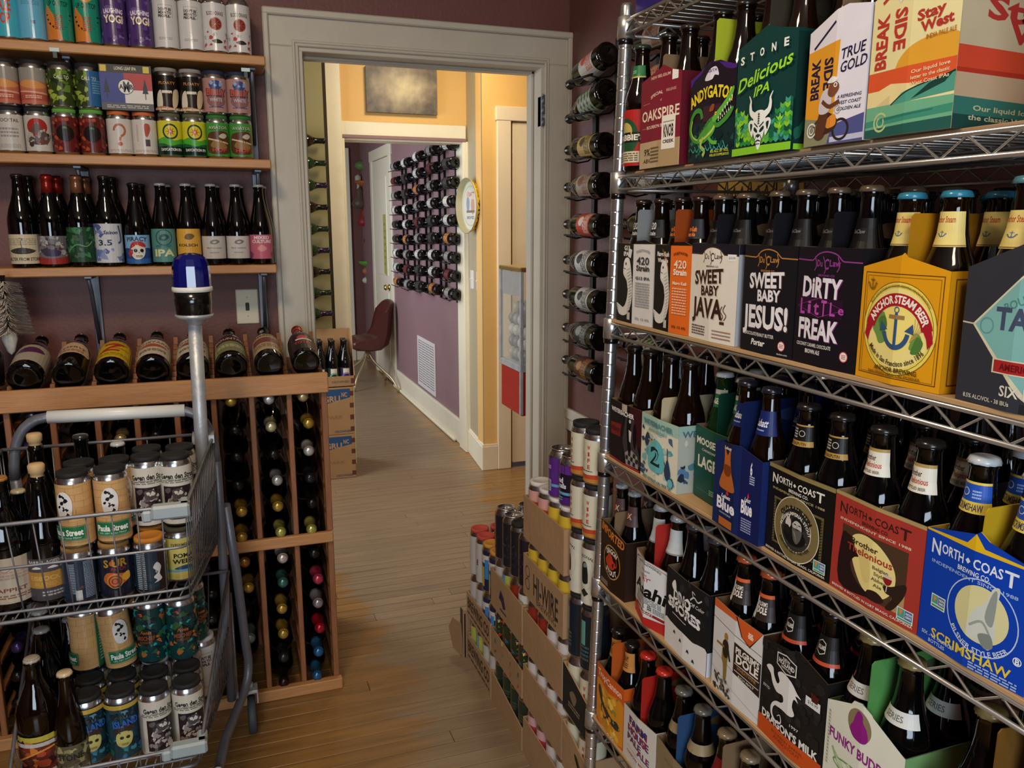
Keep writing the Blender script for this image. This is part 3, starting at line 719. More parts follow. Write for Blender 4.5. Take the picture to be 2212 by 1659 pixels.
# ------------------------------------------------------------------ wire shelving unit
LV = [1.835, 1.549, 1.263, 0.983, 0.705, 0.392, 0.11]
def xf(z): return .74 + .028 * (z - 1.45)
YA, YB = 1.469, 0.255      # far and near posts
DEP = 0.435
UNIT = thing('wire_shelving_unit', 'tall chrome wire shelving unit loaded with bottle carriers', 'shelving', (.95, .86, 0))
def unit_part(mb, name, m, label=None):
    o = mb.build(name, m, UNIT, label); o.location = (-.95, -.86, 0); return o
for yy in (YA, YB):
    for dx in (0.006, DEP - .02):
        m = MB(); P0 = Vector((xf(0) + dx, yy, 0)); P1 = Vector((xf(1.865) + dx, yy, 1.865))
        d_ = (P1 - P0).normalized(); Q = d_.to_track_quat('Z', 'Y').to_matrix().to_4x4(); Mx = Matrix.Translation(P0) @ Q
        prof = [(0, .0), (.012, 0), (.0127, .012)]
        z = .03
        while z < 1.85: prof += [(.0127, z - .0012), (.0127, z), (.0119, z + .0006), (.0119, z + .0018), (.0127, z + .0024), (.0127, z + .0036)]; z += .0254
        prof += [(.0127, 1.858), (.0110, 1.864), (0, 1.865)]
        m.lathe(prof, 16, Mx); p = unit_part(m, 'pole', 'chrome')
        m = MB(); m.lathe([(.013, .0), (.019, .002), (.019, .008), (.013, .010)], 12, Mx); o = m.build('foot', 'black_plastic', p)
for i, z in enumerate(LV):
    x0 = xf(z); x1 = x0 + DEP; m = MB(); r = .0032
    for xx in (x0, x1):
        m.tube([(xx, YA - .005, z - .004), (xx, YB + .005, z - .004)], r, 8); m.tube([(xx, YA - .005, z - .029), (xx, YB + .005, z - .029)], r, 8)
        n = int((YA - YB) / .0318); pts = []
        for k in range(n + 1): pts.append((xx, YA - .008 - k * .0318, z - (.028 if k % 2 == 0 else .006)))
        m.tube(pts, .0019, 6)
    for yy in (YA - .003, YB + .003):
        m.tube([(x0, yy, z - .004), (x1, yy, z - .004)], r, 8); m.tube([(x0, yy, z - .029), (x1, yy, z - .029)], r, 8)
        n = int((x1 - x0) / .0318); m.tube([(x0 + k * .0318, yy, z - (.028 if k % 2 == 0 else .006)) for k in range(n + 1)], .0019, 6)
    k = YB + .02
    while k < YA - .02: m.tube([(x0, k, z - .003), (x1, k, z - .003)], .0016, 5); k += .0245
    for xx in (x0 + .15, x0 + .29): m.tube([(xx, YA, z - .007), (xx, YB, z - .007)], .0028, 6)
    for yy in (YA - .30, YA - .62, YA - .93): m.tube([(x0 + .001, yy, z - .0085), (x1 - .001, yy, z - .0085)], .0028, 6)
    for yy in (YA, YB):
        for dx in (.006, DEP - .02):
            px = x0 + dx; m.lathe([(.0130, -.036), (.0175, -.035), (.0165, .004), (.0130, .006)], 14, T(px, yy, z))
    unit_part(m, 'wire_shelf', 'wire_chrome')
    for yy in (YA, YB):
        for dx in (.006, DEP - .02):
            m = MB(); m.lathe([(.0128, -.046), (.0150, -.045), (.0150, -.036), (.0128, -.035)], 12, T(x0 + dx - .001, yy, z)); unit_part(m, 'collar', 'black_plastic')
names = {2: 'second', 3: 'third', 4: 'fourth', 5: 'fifth'}
for i in (2, 3, 4, 5, 6):
    z = LV[i]; m = MB(); m.bbox(xf(z) - .004, YB + .02, z - .0005, xf(z) + DEP - .03, YA - .018, z + .0055, .0008, None)
    o = m.build('shelf_board', 'plywood'); tag(o, 'thin plywood liner board on the %s wire shelf from the top' % ['', '', 'third', 'fourth', 'fifth', 'sixth', 'lowest'][i], 'shelf board', 'plywood liner boards')
for i in (0, 1):
    z = LV[i]; m = MB(); m.bbox(xf(z) + .012, YB + .02, z - .0005, xf(z) + DEP - .03, YA - .018, z + .004, .0008)
    o = m.build('shelf_board', 'cardboard'); tag(o, 'dark card liner sheet on the %s wire shelf' % ('topmost' if i == 0 else 'second'), 'shelf board', 'card liner sheets')

# ------------------------------------------------------------------ carrier art
W_ = '#e8e4dc'
def a_oak(A):
    A.r(0, 0, 1, 1, '#7d1f30'); A.r(0, 0, 1, .27, '#b8a27e'); A.r(.5, 0, .98, .27, '#a99069')
    A.t('NEW BELGIUM', .52, .90, .028, '#d9b9a4', w=.48); A.t('SPECIAL', .44, .735, .030, '#e8d2b8', w=.32, arc=.9, rot=.12); A.t('RELEASE', .78, .745, .026, '#c79a86', w=.22)
    A.t('of', .56, .665, .02, '#d9b9a4'); A.t('OAKSPIRE', .51, .535, .105, '#ecd9bf', w=.93); A.t('BOURBON BARREL', .50, .415, .032, '#ecd0bb', w=.62)
    A.line([(.08, .655), (.26, .66)], .006, '#c48a72'); A.line([(.06, .41), (.17, .41)], .006, '#c48a72')
    A.t('9%', .22, .165, .07, '#3a2a1e', w=.17); A.t('ABV', .22, .075, .04, '#4a382a', w=.2); A.small(.43, .13, .22, .17, 5, '#6a5238', 3)
    A.r(.60, .17, .90, .50, '#e8e2d4'); A.t('KNOB', .75, .35, .115, '#241c18', w=.22, b=2); A.t('CREEK', .75, .245, .032, '#241c18', w=.24, b=2); A.r(.63, .43, .87, .442, '#9b948a')
    A.r(.80, .83, .93, .93, '#e6e6e0')
def a_andy(A):
    A.r(0, 0, 1, 1, '#1d1520'); A.blob([(-.0, .80), (.10, .86), (.25, .90), (.42, .99), (.62, .99), (.80, .90), (1, .88), (1, 1.0), (0, 1.0)], '#452278')
    A.blob([(.36, .83), (.46, .92), (.60, .94), (.66, .85), (.58, .86), (.52, .82)], '#ddd8e4'); A.t('ABITA', .52, .91, .03, '#452278', w=.2)
    A.r(0, 0, 1, .40, '#122a2c'); A.spots(.02, .02, .98, .36, 34, .02, .055, ['#1e4a46', '#0e2426', '#2a6a58', '#181a30'], 4, .7)
    A.r(.36, .40, .74, .56, '#3c1f2c'); A.t('ANDYGATOR', .50, .70, .115, '#e6cf2e', w=.96, b=2, arc=1.2)
    A.curve([(.34, .44), (.30, .52), (.18, .53), (.08, .46), (.05, .34), (.12, .25), (.26, .21), (.40, .24)], .060, '#3f8a34', False, 6); A.curve([(.10, .44), (.07, .34), (.14, .26), (.28, .225), (.42, .25)], .022, '#a9c24a')
    A.blob([(.24, .22), (.36, .32), (.48, .40), (.60, .44), (.66, .38), (.62, .28), (.50, .21), (.34, .18)], '#4f9a3a'); A.curve([(.30, .215), (.44, .24), (.58, .30), (.64, .36)], .03, '#b9cc5a')
    for k in range(9): t = k / 8; A.p([(.28 + .34 * t, .27 + .165 * t), (.30 + .34 * t, .315 + .165 * t), (.325 + .34 * t, .29 + .165 * t)], '#2c6a2a')
    A.blob([(.58, .42), (.66, .48), (.76, .54), (.86, .61), (.96, .70), (.985, .67), (.92, .57), (.80, .49), (.70, .42), (.62, .38)], '#5fae40'); A.blob([(.60, .38), (.70, .37), (.82, .42), (.94, .50), (.99, .49), (.92, .41), (.80, .35), (.68, .32)], '#3f8a34')
    for k in range(7): t = k / 6; A.p([(.69 + .25 * t, .425 + .19 * t), (.715 + .25 * t, .43 + .19 * t), (.715 + .25 * t, .40 + .17 * t)], '#e6e2c8'); A.p([(.70 + .23 * t, .385 + .10 * t), (.72 + .23 * t, .385 + .10 * t), (.705 + .23 * t, .415 + .11 * t)], '#e6e2c8')
    A.d(.655, .465, .022, None, '#e6cf2e'); A.d(.66, .465, .009, None, '#101010'); A.blob([(.52, .50), (.56, .56), (.62, .56), (.60, .50)], '#8a4a22')
    A.curve([(.40, .24), (.34, .16), (.44, .10), (.40, .05)], .05, '#a9c24a'); A.curve([(.52, .24), (.60, .18), (.70, .17)], .045, '#5fae40')
    for k in range(9): A.curve([(.10 + .09 * k, .14 + .02 * (k % 3)), (.16 + .09 * k, .10), (.20 + .09 * k, .13)], .012, '#3fae9a')
    A.t('8% ALC BY VOL', .76, .085, .030, '#c9cf3a', w=.36); A.t('HELLES DOPPELBOCK', .76, .045, .024, '#c9cf3a', w=.38)
def gargoyle(A, c, c2):
    A.blob([(.40, .30), (.43, .335), (.50, .345), (.57, .335), (.60, .30), (.605, .23), (.585, .16), (.55, .09), (.52, .035), (.49, .035), (.455, .09), (.41, .16), (.39, .23)], c)
    for s_ in (-1, 1):
        A.curve([(.5 + s_ * .075, .30), (.5 + s_ * .15, .335), (.5 + s_ * .17, .39), (.5 + s_ * .165, .43), (.5 + s_ * .20, .475)], .075, c, True, 6)
        A.blob([(.5 + s_ * .10, .26), (.5 + s_ * .17, .27), (.5 + s_ * .19, .23), (.5 + s_ * .15, .17), (.5 + s_ * .105, .14)], c); A.blob([(.5 + s_ * .115, .235), (.5 + s_ * .16, .245), (.5 + s_ * .14, .18)], c2)
        A.blob([(.5 + s_ * .02, .185), (.5 + s_ * .075, .215), (.5 + s_ * .085, .19), (.5 + s_ * .03, .165)], c2); A.line([(.5 + s_ * .015, .21), (.5 + s_ * .08, .245)], .014, c2)
        A.line([(.5 + s_ * .03, .15), (.5 + s_ * .06, .11), (.5 + s_ * .045, .07)], .009, c2)
    A.blob([(.47, .14), (.50, .155), (.53, .14), (.50, .125)], c2); A.line([(.46, .095), (.50, .105), (.54, .095)], .014, c2); A.line([(.47, .075), (.53, .075)], .008, c2)
    for k in range(5): A.line([(.485, .24 + .018 * k), (.515, .24 + .018 * k)], .010, c2)
    A.line([(.5, .23), (.5, .325)], .007, c2)
def a_stone(A):
    A.r(0, 0, 1, 1, '#0e3b38'); G = ['#2c8a3c', '#86c92e', '#1c5f4a', '#3f9f86', '#5bb04a', '#17493f']
    R = random.Random(5)
    for i in range(14):
        xx = i / 13.0; top = .20 + .16 * abs(xx - .5) * 2 + .04 * R.random()
        k = 0; yv = .075
        while yv < top:
            c = R.choice(G); A.p([(xx - .038, yv + .015), (xx, yv - .005), (xx + .038, yv + .015), (xx + .038, yv + .048), (xx, yv + .03), (xx - .038, yv + .048)], c); yv += .036
    for cx in (.13, .82):
        for k in range(4):
            A.blob([(cx, .23 - .035 * k), (cx - .06 + .008 * k, .275 - .035 * k), (cx - .02, .262 - .035 * k), (cx, .295 - .035 * k), (cx + .02, .262 - .035 * k), (cx + .06 - .008 * k, .275 - .035 * k)], '#9ad836' if k % 2 == 0 else '#5fb83a')
    A.r(0, 0, 1, .062, '#86c92e'); A.line([(0, .068), (1, .068)], .012, '#0c2a26')
    gargoyle(A, '#e9ece6', '#12302e')
    x = .14
    for ch, dy in zip('STONE', (0, .012, .024, .036, .048)): A.t(ch, x, .775 + dy, .060, '#e6ebe2', b=2, w=.075); x += .18
    A.t('Delicious', .50, .635, .100, '#9bdc35', w=.92, b=1, sh=.45, rot=.20); A.t('IPA', .50, .505, .075, '#9bdc35', w=.27, b=1, sh=.45, rot=.14)
def bike(A):
    A.ring(.30, .12, .13, None, .03, '#4a3a30'); A.ring(.66, .10, .13, None, .03, '#2e2420'); A.blob([(.25, .16), (.42, .24), (.60, .18), (.55, .10), (.35, .08)], '#3c2a20'); A.blob([(.42, .18), (.56, .22), (.58, .14), (.44, .12)], '#d8892e')
    A.blob([(.22, .10), (.30, .26), (.44, .25), (.40, .10), (.30, .05)], '#5b3524'); A.blob([(.26, .26), (.30, .38), (.42, .42), (.50, .34), (.46, .25), (.34, .23)], '#cfc8d2')
    A.curve([(.32, .33), (.46, .28), (.62, .31)], .05, '#6b3c26'); A.blob([(.42, .40), (.48, .46), (.58, .45), (.60, .40), (.52, .35), (.44, .36)], '#7a4a30'); A.blob([(.40, .46), (.48, .50), (.58, .48), (.52, .455)], '#e8e6e0'); A.ring(.545, .435, .028, None, .012, '#e8e6e0')
    A.ring(.60, .25, .05, None, .012, '#b9a79a'); A.ring(.15, .12, .09, None, .022, '#d8dcd6', a0=.6, a1=5.8); A.ring(.15, .12, .05, None, .016, '#d8dcd6', a0=2, a1=7)
def a_gold(A):
    A.r(0, 0, 1, 1, '#dcd9e2'); A.p([(.0, .0), (.52, .0), (.54, .30), (.57, .76), (.0, .72)], '#dd9a28'); A.p([(0, 0), (.45, 0), (.52, .16), (.2, .2), (0, .22)], '#8a8a6a')
    A.p([(.45, 0), (1, 0), (1, .20), (.52, .14)], '#4d5288'); A.p([(.5, .01), (1, .02), (1, .06), (.5, .05)], '#b9bcd2')
    A.t('BREAK', .155, .50, .10, '#241c3c', w=.46, b=2, rot=PI / 2); A.t('SIDE', .40, .53, .10, '#241c3c', w=.36, b=2, rot=-PI / 2); A.line([(.10, .74), (.48, .90)], .03, '#241c3c')
    A.t('TRUE', .76, .66, .075, '#241c3c', w=.36, b=1, sh=.25, rot=.12); A.t('GOLD', .78, .565, .075, '#241c3c', w=.40, b=1, sh=.25, rot=.12)
    for k, tx in enumerate(('A REFRESHING', 'WEST COAST', 'GOLDEN ALE')): A.t(tx, .76, .34 - .045 * k, .024, '#3a3450', w=.36, sh=.2)
    bike(A)
def wavebands(A, side=False):
    A.r(0, 0, 1, 1, '#e6dba2' if not side else '#b9a98a')
    if side:
        A.p([(0, .40), (1, .36), (1, .50), (0, .56)], '#c4432a'); A.p([(0, .37), (1, .32), (1, .37), (0, .41)], '#a8301e'); A.p([(0, .2), (1, .12), (1, .33), (0, .38)], '#b49a7c')
        A.p([(0, 0), (1, 0), (1, .16), (0, .22)], '#2f6a5e'); A.p([(0, .0), (1, 0), (1, .05), (0, .10)], '#17403a')
        A.t('Stay', .42, .80, .15, '#a8302a', w=.5, b=2, rot=-.06); A.t('West', .62, .64, .13, '#a8302a', w=.56, b=2, rot=-.06)
        A.t('Our liquid love letter to', .48, .125, .035, '#b9b48a', w=.7, rot=-.04); A.t('the classic West Coast IPA', .48, .06, .035, '#b9b48a', w=.75, rot=-.04); return
    A.d(.80, .40, .46, .175, '#dfa233', 30, 0, PI); A.r(0, .30, 1, .42, '#d9582e'); A.p([(0, .27), (.3, .33), (.55, .31), (.50, .24), (0, .14)], '#e9d79a'); A.p([(.12, .2), (.3, .26), (.3, .19)], '#d8c48c')
    A.r(0, 0, 1, .20, '#6fb08a'); A.p([(0, .0), (1, 0), (1, .075), (0, .055)], '#255a52'); A.p([(0, .07), (1, .10), (1, .15), (0, .11)], '#3f8f76'); A.p([(.2, .1), (.8, .125), (.8, .135), (.2, .12)], '#2d7766')
    A.p([(.32, .195), (.45, .26), (.62, .29), (1, .34), (1, .22), (.5, .20)], '#4f9a84'); A.p([(.56, .21), (.74, .29), (1, .345), (.9, .28)], '#173f3a'); A.curve([(.32, .195), (.46, .25), (.62, .285), (1, .335)], .012, '#123632')
    A.ring(.20, .095, .09, None, .02, '#b9c68a', a0=.6, a1=5.8); A.ring(.20, .095, .05, None, .016, '#b9c68a', a0=2, a1=7)
    A.t('BREAK', .14, .60, .10, '#b9382c', w=.48, b=2, rot=PI / 2); A.t('SIDE', .37, .66, .10, '#b9382c', w=.36, b=2, rot=-PI / 2); A.line([(.12, .85), (.42, .97)], .03, '#b9382c'); A.p([(.30, .88), (.50, .96), (.52, .90), (.34, .82)], '#e8e2da')
    A.t('Stay', .70, .715, .062, '#b2352c', w=.28, b=2, rot=.1); A.t('West', .77, .645, .062, '#b2352c', w=.32, b=2, rot=.1); A.t('INDIA PALE ALE', .82, .575, .028, '#c07a22', w=.3, rot=.06)
    for k, tx in enumerate(('Our liquid love', 'letter to the classic', 'West Coast IPAs')): A.t(tx, .74, .385 - .037 * k, .022, '#f0d6a8', w=.40, rot=.06)
def a_stay(A): wavebands(A)
def a_stayside(A): wavebands(A, True)
def fish(A, dx, sc=1.0):
    q = lambda P: [(dx + x * sc, y) for x, y in P]
    A.blob(q([(.20, .68), (.26, .76), (.36, .78), (.42, .70), (.46, .56), (.49, .40), (.46, .24), (.36, .12), (.22, .075), (.08, .09), (.02, .16), (.0, .22), (.10, .20), (.22, .18), (.30, .26), (.34, .38), (.31, .50), (.20, .58)]), '#d9d6cf')
    A.blob(q([(.20, .69), (.24, .765), (.34, .785), (.40, .71), (.37, .62), (.28, .585), (.20, .60), (.235, .645)]), '#e6e3dc'); A.d(dx + .275 * sc, .71, .02 * sc, None, '#161414'); A.line(q([(.20, .655), (.27, .645)]), .01, '#2a2826')
    A.blob(q([(.26, .20), (.33, .30), (.35, .42), (.30, .36), (.27, .27)]), '#141212')
    for k in range(15):
        t = k / 14; a = (.40 + .07 * math.sin(t * 3.0), .66 - t * .50); A.line(q([(a[0] - .10 + .04 * t, a[1] - .03), a]), .005, '#5d5a55')
        A.line(q([(a[0] - .005, a[1]), (a[0] + .035, a[1] + .012)]), .006, '#d9d6cf')
    for k in range(4): A.line(q([(.0, .15 + .02 * k), (.07, .13 + .02 * k)]), .006, '#8a8780')
def a_g13(A, c='#151313', c2='#d2cfca', t2='#26211e', mango=False):
    A.r(0, 0, 1, 1, c); A.r(.5, 0, 1, 1, c2)
    if mango:
        A.blob([(.22, .92), (.36, .84), (.44, .70), (.40, .62), (.28, .72), (.30, .82)], '#8a4a1c'); A.t('Mango Kush', .26, .86, .050, '#e6e2da', w=.38, b=2); A.t('Wheat Ale', .26, .79, .045, '#e6e2da', w=.32, b=2)
    else:
        A.t('G13', .30, .90, .055, '#e6e2da', w=.18, b=2); A.t('IPA', .27, .83, .05, '#e6e2da', w=.16, b=2); A.p([(.36, .90), (.46, .88), (.42, .78), (.33, .80)], '#dcdcd8')
    fish(A, .0, 1.0); A.r(.36, .04, .45, .13, '#bdbab4')
    A.t('SWEETWATER', .75, .88, .028, t2 if mango else '#8c8984', w=.34, arc=.5); A.t('420', .75, .76, .085, '#e8d8c4' if mango else '#3a3836', w=.30, b=1); A.t('Strain', .75, .675, .062, '#f0e4d4' if mango else '#3a3836', w=.32, b=2)
    A.t('Mango Kush' if mango else 'G13 IPA', .75, .555, .034, '#f0d8bc' if mango else '#4a4744', w=.34, b=2); A.small(.75, .36, .34, .30, 10, '#f0b488' if mango else '#9a9792', 8)
    A.t('5% 12 6%', .76, .075, .026, '#4a1c08' if mango else '#8a8782', w=.34)
def a_mango(A): a_g13(A, '#171210', '#dd6a22', '#4a2210', True)
def duclaw(A, c, y=.895):
    A.curve([(0, y), (.2, y - .005), (.27, y), (.36, y + .05), (.50, y + .07), (.64, y + .05), (.73, y), (.80, y - .005), (1, y - .008)], .014, c)
    A.t('Du', .385, y - .025, .055, c, w=.10); A.t('C', .50, y - .03, .085, c, w=.075); A.t('Law', .62, y - .02, .052, c, w=.16)
    A.curve([(.30, y + .03), (.33, y - .04), (.30, y - .09)], .012, c); A.curve([(.44, y + .03), (.49, y - .06), (.47, y - .11)], .012, c); A.curve([(.66, y + .03), (.69, y - .04), (.66, y - .09)], .012, c)
    A.t('BREWING CO', .5, y - .125, .018, c, w=.26)
def blk(A, txt, cx, cy, h, w, col, rot=0.0, edge=None):
    if edge: A.t(txt, cx + .008, cy - .006, h * 1.02, edge, w=w * 1.02, b=2, rot=rot)
    A.t(txt, cx, cy, h, col, w=w, b=2, rot=rot)
def a_java(A):
    A.r(0, 0, 1, 1, '#1c1a24'); A.r(0, 0, 1, .885, '#ded8ca'); A.d(.50, .87, .23, .095, '#ded8ca')
    duclaw(A, '#4a3226'); A.r(.80, .835, .96, .90, '#e6e6e2'); A.t('$10.99', .88, .865, .022, '#6a6a66', w=.12)
    blk(A, 'SWEET', .42, .665, .135, .62, '#3a2018', .08, '#b9a48c'); blk(A, 'BABY', .46, .525, .095, .38, '#3a2018', .05, '#b9a48c'); blk(A, 'JAVA', .42, .345, .19, .62, '#3a2018', .0, '#b9a48c')
    A.curve([(.80, .40), (.76, .34), (.82, .29), (.78, .24)], .014, '#5a3a28'); A.curve([(.74, .38), (.71, .33), (.76, .28), (.73, .24)], .014, '#5a3a28'); A.r(.70, .195, .79, .225, '#4a2a1c')
    A.small(.24, .10, .32, .11, 4, '#6a5a4c', 2); 
    for k in range(3): A.r(.56, .085 - .035 * k + .03, .92, .098 - .035 * k + .03, '#a07a64')
def a_jesus(A):
    A.r(0, 0, 1, 1, '#17151b'); duclaw(A, '#b07a38'); blk(A, 'SWEET', .47, .685, .135, .66, '#e3e0e4', .06, '#5a4034'); blk(A, 'BABY', .53, .545, .10, .42, '#e3e0e4', .04, '#5a4034'); blk(A, 'JESUS!', .49, .345, .20, .84, '#e3e0e4', .02, '#5a4034')
    A.t('CHOCOLATE PEANUT BUTTER', .38, .175, .032, '#d9d4ce', w=.60); A.t('Porter', .38, .10, .055, '#e8e4de', w=.28, b=2, sh=.2); A.d(.82, .105, .062, None, '#e6e0dc'); A.ring(.82, .105, .062, None, .01, '#b8342c'); A.small(.82, .105, .07, .04, 3, '#b8584c', 4); A.t('duclaw.com', .84, .032, .016, '#c9c4be', w=.18)
def a_freak(A):
    A.r(0, 0, 1, 1, '#17131b'); duclaw(A, '#8f3a86'); blk(A, 'DiRTY', .42, .665, .165, .62, '#e0dce2', -.02, '#7a2a70'); A.r(.06, .42, .78, .58, '#2a1128'); A.ring(.42, .50, .38, .085, .008, '#8a2f80', 4)
    x = .13
    for ch, hh in (('L', .13), ('i', .11), ('t', .12), ('T', .13), ('L', .11), ('e', .075)): A.t(ch, x, .50, hh, '#b04aa4', w=.085, b=1); x += .125
    blk(A, 'FREAK', .40, .315, .165, .64, '#e0dce2', .0, '#7a2a70'); A.t('COCONUT CARAMEL CHOCOLATE', .36, .175, .030, '#d9d4ce', w=.58); A.t('BROWN ALE', .36, .12, .034, '#d9d4ce', w=.26, b=2)
    A.d(.84, .125, .06, None, '#e6e0dc'); A.ring(.84, .125, .06, None, .01, '#b8342c'); A.small(.84, .125, .06, .04, 3, '#b8584c', 4)
def anchor(A, cx, cy, s, c):
    A.line([(cx, cy - .12 * s), (cx, cy + .13 * s)], .035 * s, c); A.ring(cx, cy + .155 * s, .03 * s, None, .010 * s, c); A.r(cx - .09 * s, cy + .085 * s, cx + .09 * s, cy + .115 * s, '#9a7a4a' if s > .8 else c)
    A.ring(cx, cy + .0 * s, .16 * s, .15 * s, .045 * s, c, a0=PI * 1.05, a1=PI * 1.95)
    for q in (-1, 1): A.p([(cx + q * .20 * s, cy - .02 * s), (cx + q * .10 * s, cy + .0 * s), (cx + q * .185 * s, cy + .06 * s)], c)
def frame(A, x0, y0, x1, y1, t, c):
    ty = t * A.w / A.h
    for a in ((x0, y0, x1, y0 + ty), (x0, y1 - ty, x1, y1), (x0, y0, x0 + t, y1), (x1 - t, y0, x1, y1)): A.r(*a, c)
def a_anchor(A):
    q = .865
    A.r(0, 0, 1, 1, '#dd9a16'); frame(A, .045, .045, .955, q - .02, .009, '#5a3a10'); frame(A, .075, .06, .925, q - .045, .005, '#8a5c18')
    cy = .43; A.d(.50, cy, .43, None, '#7a5a20', 40); A.d(.50, cy, .422, None, '#e9d25a', 40); A.ring(.5, cy, .395, None, .006, '#6a5630'); A.d(.50, cy, .37, None, '#eddc8a', 36); A.d(.5, cy, .22, None, '#f0dc7a')
    for P in ([(.25, .50), (.33, .55), (.37, .48), (.34, .40), (.38, .33), (.30, .30), (.25, .36), (.20, .42)], [(.68, .36), (.72, .42), (.78, .38), (.74, .30), (.66, .29)]): A.blob(P, '#6f9448'); A.blob([(x + .02, y - .03) for x, y in P[:5]], '#4f7a34')
    for k in range(5): A.curve([(.66, .34), (.70 + .02 * k, .44), (.70 + .035 * k, .52)], .006, '#b59a4a')
    anchor(A, .50, cy - .01, 1.0, '#34557f')
    A.ring(.5, cy - .06, .40, .33, .115, '#a81c2a', a0=.25, a1=PI - .25); A.p([(.10, .36), (.13, .47), (.21, .44), (.17, .38), (.15, .31)], '#a81c2a'); A.p([(.90, .36), (.87, .47), (.79, .44), (.83, .38), (.85, .31)], '#a81c2a')
    A.t('ANCHOR STEAM BEER', .5, cy + .225, .058, '#f3ead8', w=.80, b=2, arc=.345); A.t('Made in San Francisco since 1896', .5, cy - .265, .040, '#4a3a1c', w=.70, arc=-.40)
    A.t('MADE AND BOTTLED BY ANCHOR BREWING CO SAN FRANCISCO', .5, cy + .325, .018, '#8a7434', w=.8, arc=.42)
    anchor(A, .155, .755, .30, '#7a5c1c'); A.t('ANCHOR BREWING', .52, .115, .036, '#5a3a10', w=.50, b=1); A.t('SAN FRANCISCO CALIFORNIA', .50, .075, .022, '#7a5416', w=.62)
def a_anchorside(A): A.r(0, 0, 1, 1, '#c4860f'); frame(A, .04, .06, .96, .94, .008, '#5a3a10'); anchor(A, .5, .62, .5, '#6a4a14')
def a_tank(A):
    A.r(0, 0, 1, 1, '#34363d'); A.p([(.10, .50), (.60, .88), (1.0, .95), (1, .05), (.80, .0), (.58, .10)], '#d9d2b4'); A.p([(.125, .50), (.60, .865), (1.0, .93), (1, .07), (.62, .115)], '#7fb8b4'); A.line([(0, .505), (.12, .50)], .012, '#c9c3aa')
    A.r(.60, 0, 1, .06, '#26272c'); A.t('BOULEVARD', .62, .70, .05, '#4f8a88', w=.52, rot=.42); A.t('TANK', .62, .555, .13, '#45506a', w=.60, b=2); A.t('7', .74, .40, .16, '#b42a26', b=2, w=.14); A.ring(.24, .50, .065, None, .01, '#5f9a98')
    A.r(.33, .22, 1, .31, '#d9d2b4'); A.r(.345, .228, 1, .302, '#ab2a28'); A.t('AMERICAN SAISON', .70, .265, .040, '#6a1418', w=.6, b=2); A.t('SIX-PACK', .66, .12, .065, '#dcd8c6', w=.48, b=1); A.t('8.5% ALC/VOL - 38 IBUs', .30, .045, .026, '#c9c6b8', w=.44)
def a_insan(A):
    A.r(0, 0, 1, 1, '#151116'); A.r(.68, .4, 1, 1, '#3a1418'); A.p([(.62, 0), (.48, .4), (.56, .8), (.78, .9), (.86, .5), (.95, .3), (1, .1)], '#3c3436'); A.p([(.6, .04), (.56, .22), (.72, .32), (.92, .24), (.95, .05)], '#8c8880')
    for i in range(5):
        for j in range(3): 
            if (i + j) % 2: A.p([(.58 + .07 * i, .06 + .07 * j), (.65 + .07 * i, .05 + .07 * j), (.66 + .07 * i, .12 + .07 * j), (.59 + .07 * i, .13 + .07 * j)], '#2a2628')
    A.blob([(.62, .80), (.70, .84), (.72, .72), (.68, .50), (.74, .30), (.66, .26), (.62, .45), (.60, .65)], '#0c0a0c'); A.blob([(.80, .74), (.86, .70), (.88, .5), (.84, .34), (.78, .5)], '#0c0a0c'); A.d(.69, .76, .03, None, '#c9bfae'); A.p([(.66, .62), (.74, .60), (.72, .42), (.68, .44)], '#c9c2b8')
    A.r(.44, .88, .60, 1, '#b9a494'); A.t('WEYERBACHER', .42, .85, .070, '#e0dad6', w=.74, b=2); A.p([(.04, .62), (.44, .66), (.40, .44), (.05, .42)], '#7a1a24'); A.t('INSANITY', .24, .53, .075, '#1a0c10', w=.36, b=2); A.line([(.02, .03), (.98, .02)], .03, '#a02a30')
def a_w22(A):
    A.r(0, 0, 1, 1, '#d8d4bc'); A.r(0, .82, 1, 1, '#9fc0b0'); A.spots(.05, .08, .95, .80, 46, .02, .06, ['#9fc3c0', '#7ab0b4', '#e4dfc4', '#49607a', '#c9c49a', '#5a9aa6', '#2e3c52'], 9, .6)
    A.t('WEYERBACHER', .48, .90, .075, '#5f8c88', w=.78, b=2); A.t('ANNIVERSARY', .5, .80, .05, '#7a9a98', w=.5, b=1)
    A.blob([(.28, .22), (.26, .42), (.34, .62), (.5, .68), (.64, .6), (.70, .42), (.68, .24), (.48, .18)], '#62b4b8'); A.t('2', .46, .42, .26, '#182a33', w=.26, b=2); A.t('2', .49, .42, .20, '#62b4b8', w=.17, b=0)
    for x in (.08, .86): A.r(x - .06, .06, x + .06, .20, '#3a4a5e'); A.r(x - .06, .12, x + .06, .13, '#9fb0b8')
    A.blob([(.72, .32), (.78, .46), (.84, .34), (.86, .22), (.78, .14), (.72, .22)], '#2e4058'); A.line([(.78, .44), (.77, .62)], .02, '#2e4058'); A.blob([(.14, .60), (.22, .74), (.30, .66), (.22, .52)], '#2c3a50'); A.line([(.25, .64), (.45, .62)], .015, '#b9a24a')
    A.d(.86, .12, .06, None, '#62b4b8'); A.small(.5, .04, .8, .05, 2, '#6a8a88', 2)
def a_w22side(A):
    A.r(0, 0, 1, 1, '#a8aca0'); A.r(0, .86, 1, 1, '#8fb0a4'); A.spots(.04, .04, .96, .80, 40, .02, .055, ['#52789a', '#3a4f62', '#c2c4ae', '#49808c', '#22303e'], 19, .6); A.t('WEYERBACHER', .5, .88, .09, '#4a6470', w=.9, b=1)
    for x in (.25, .6): A.r(x, .06, x + .14, .22, '#26323e'); A.r(x, .13, x + .14, .14, '#7a8a90')
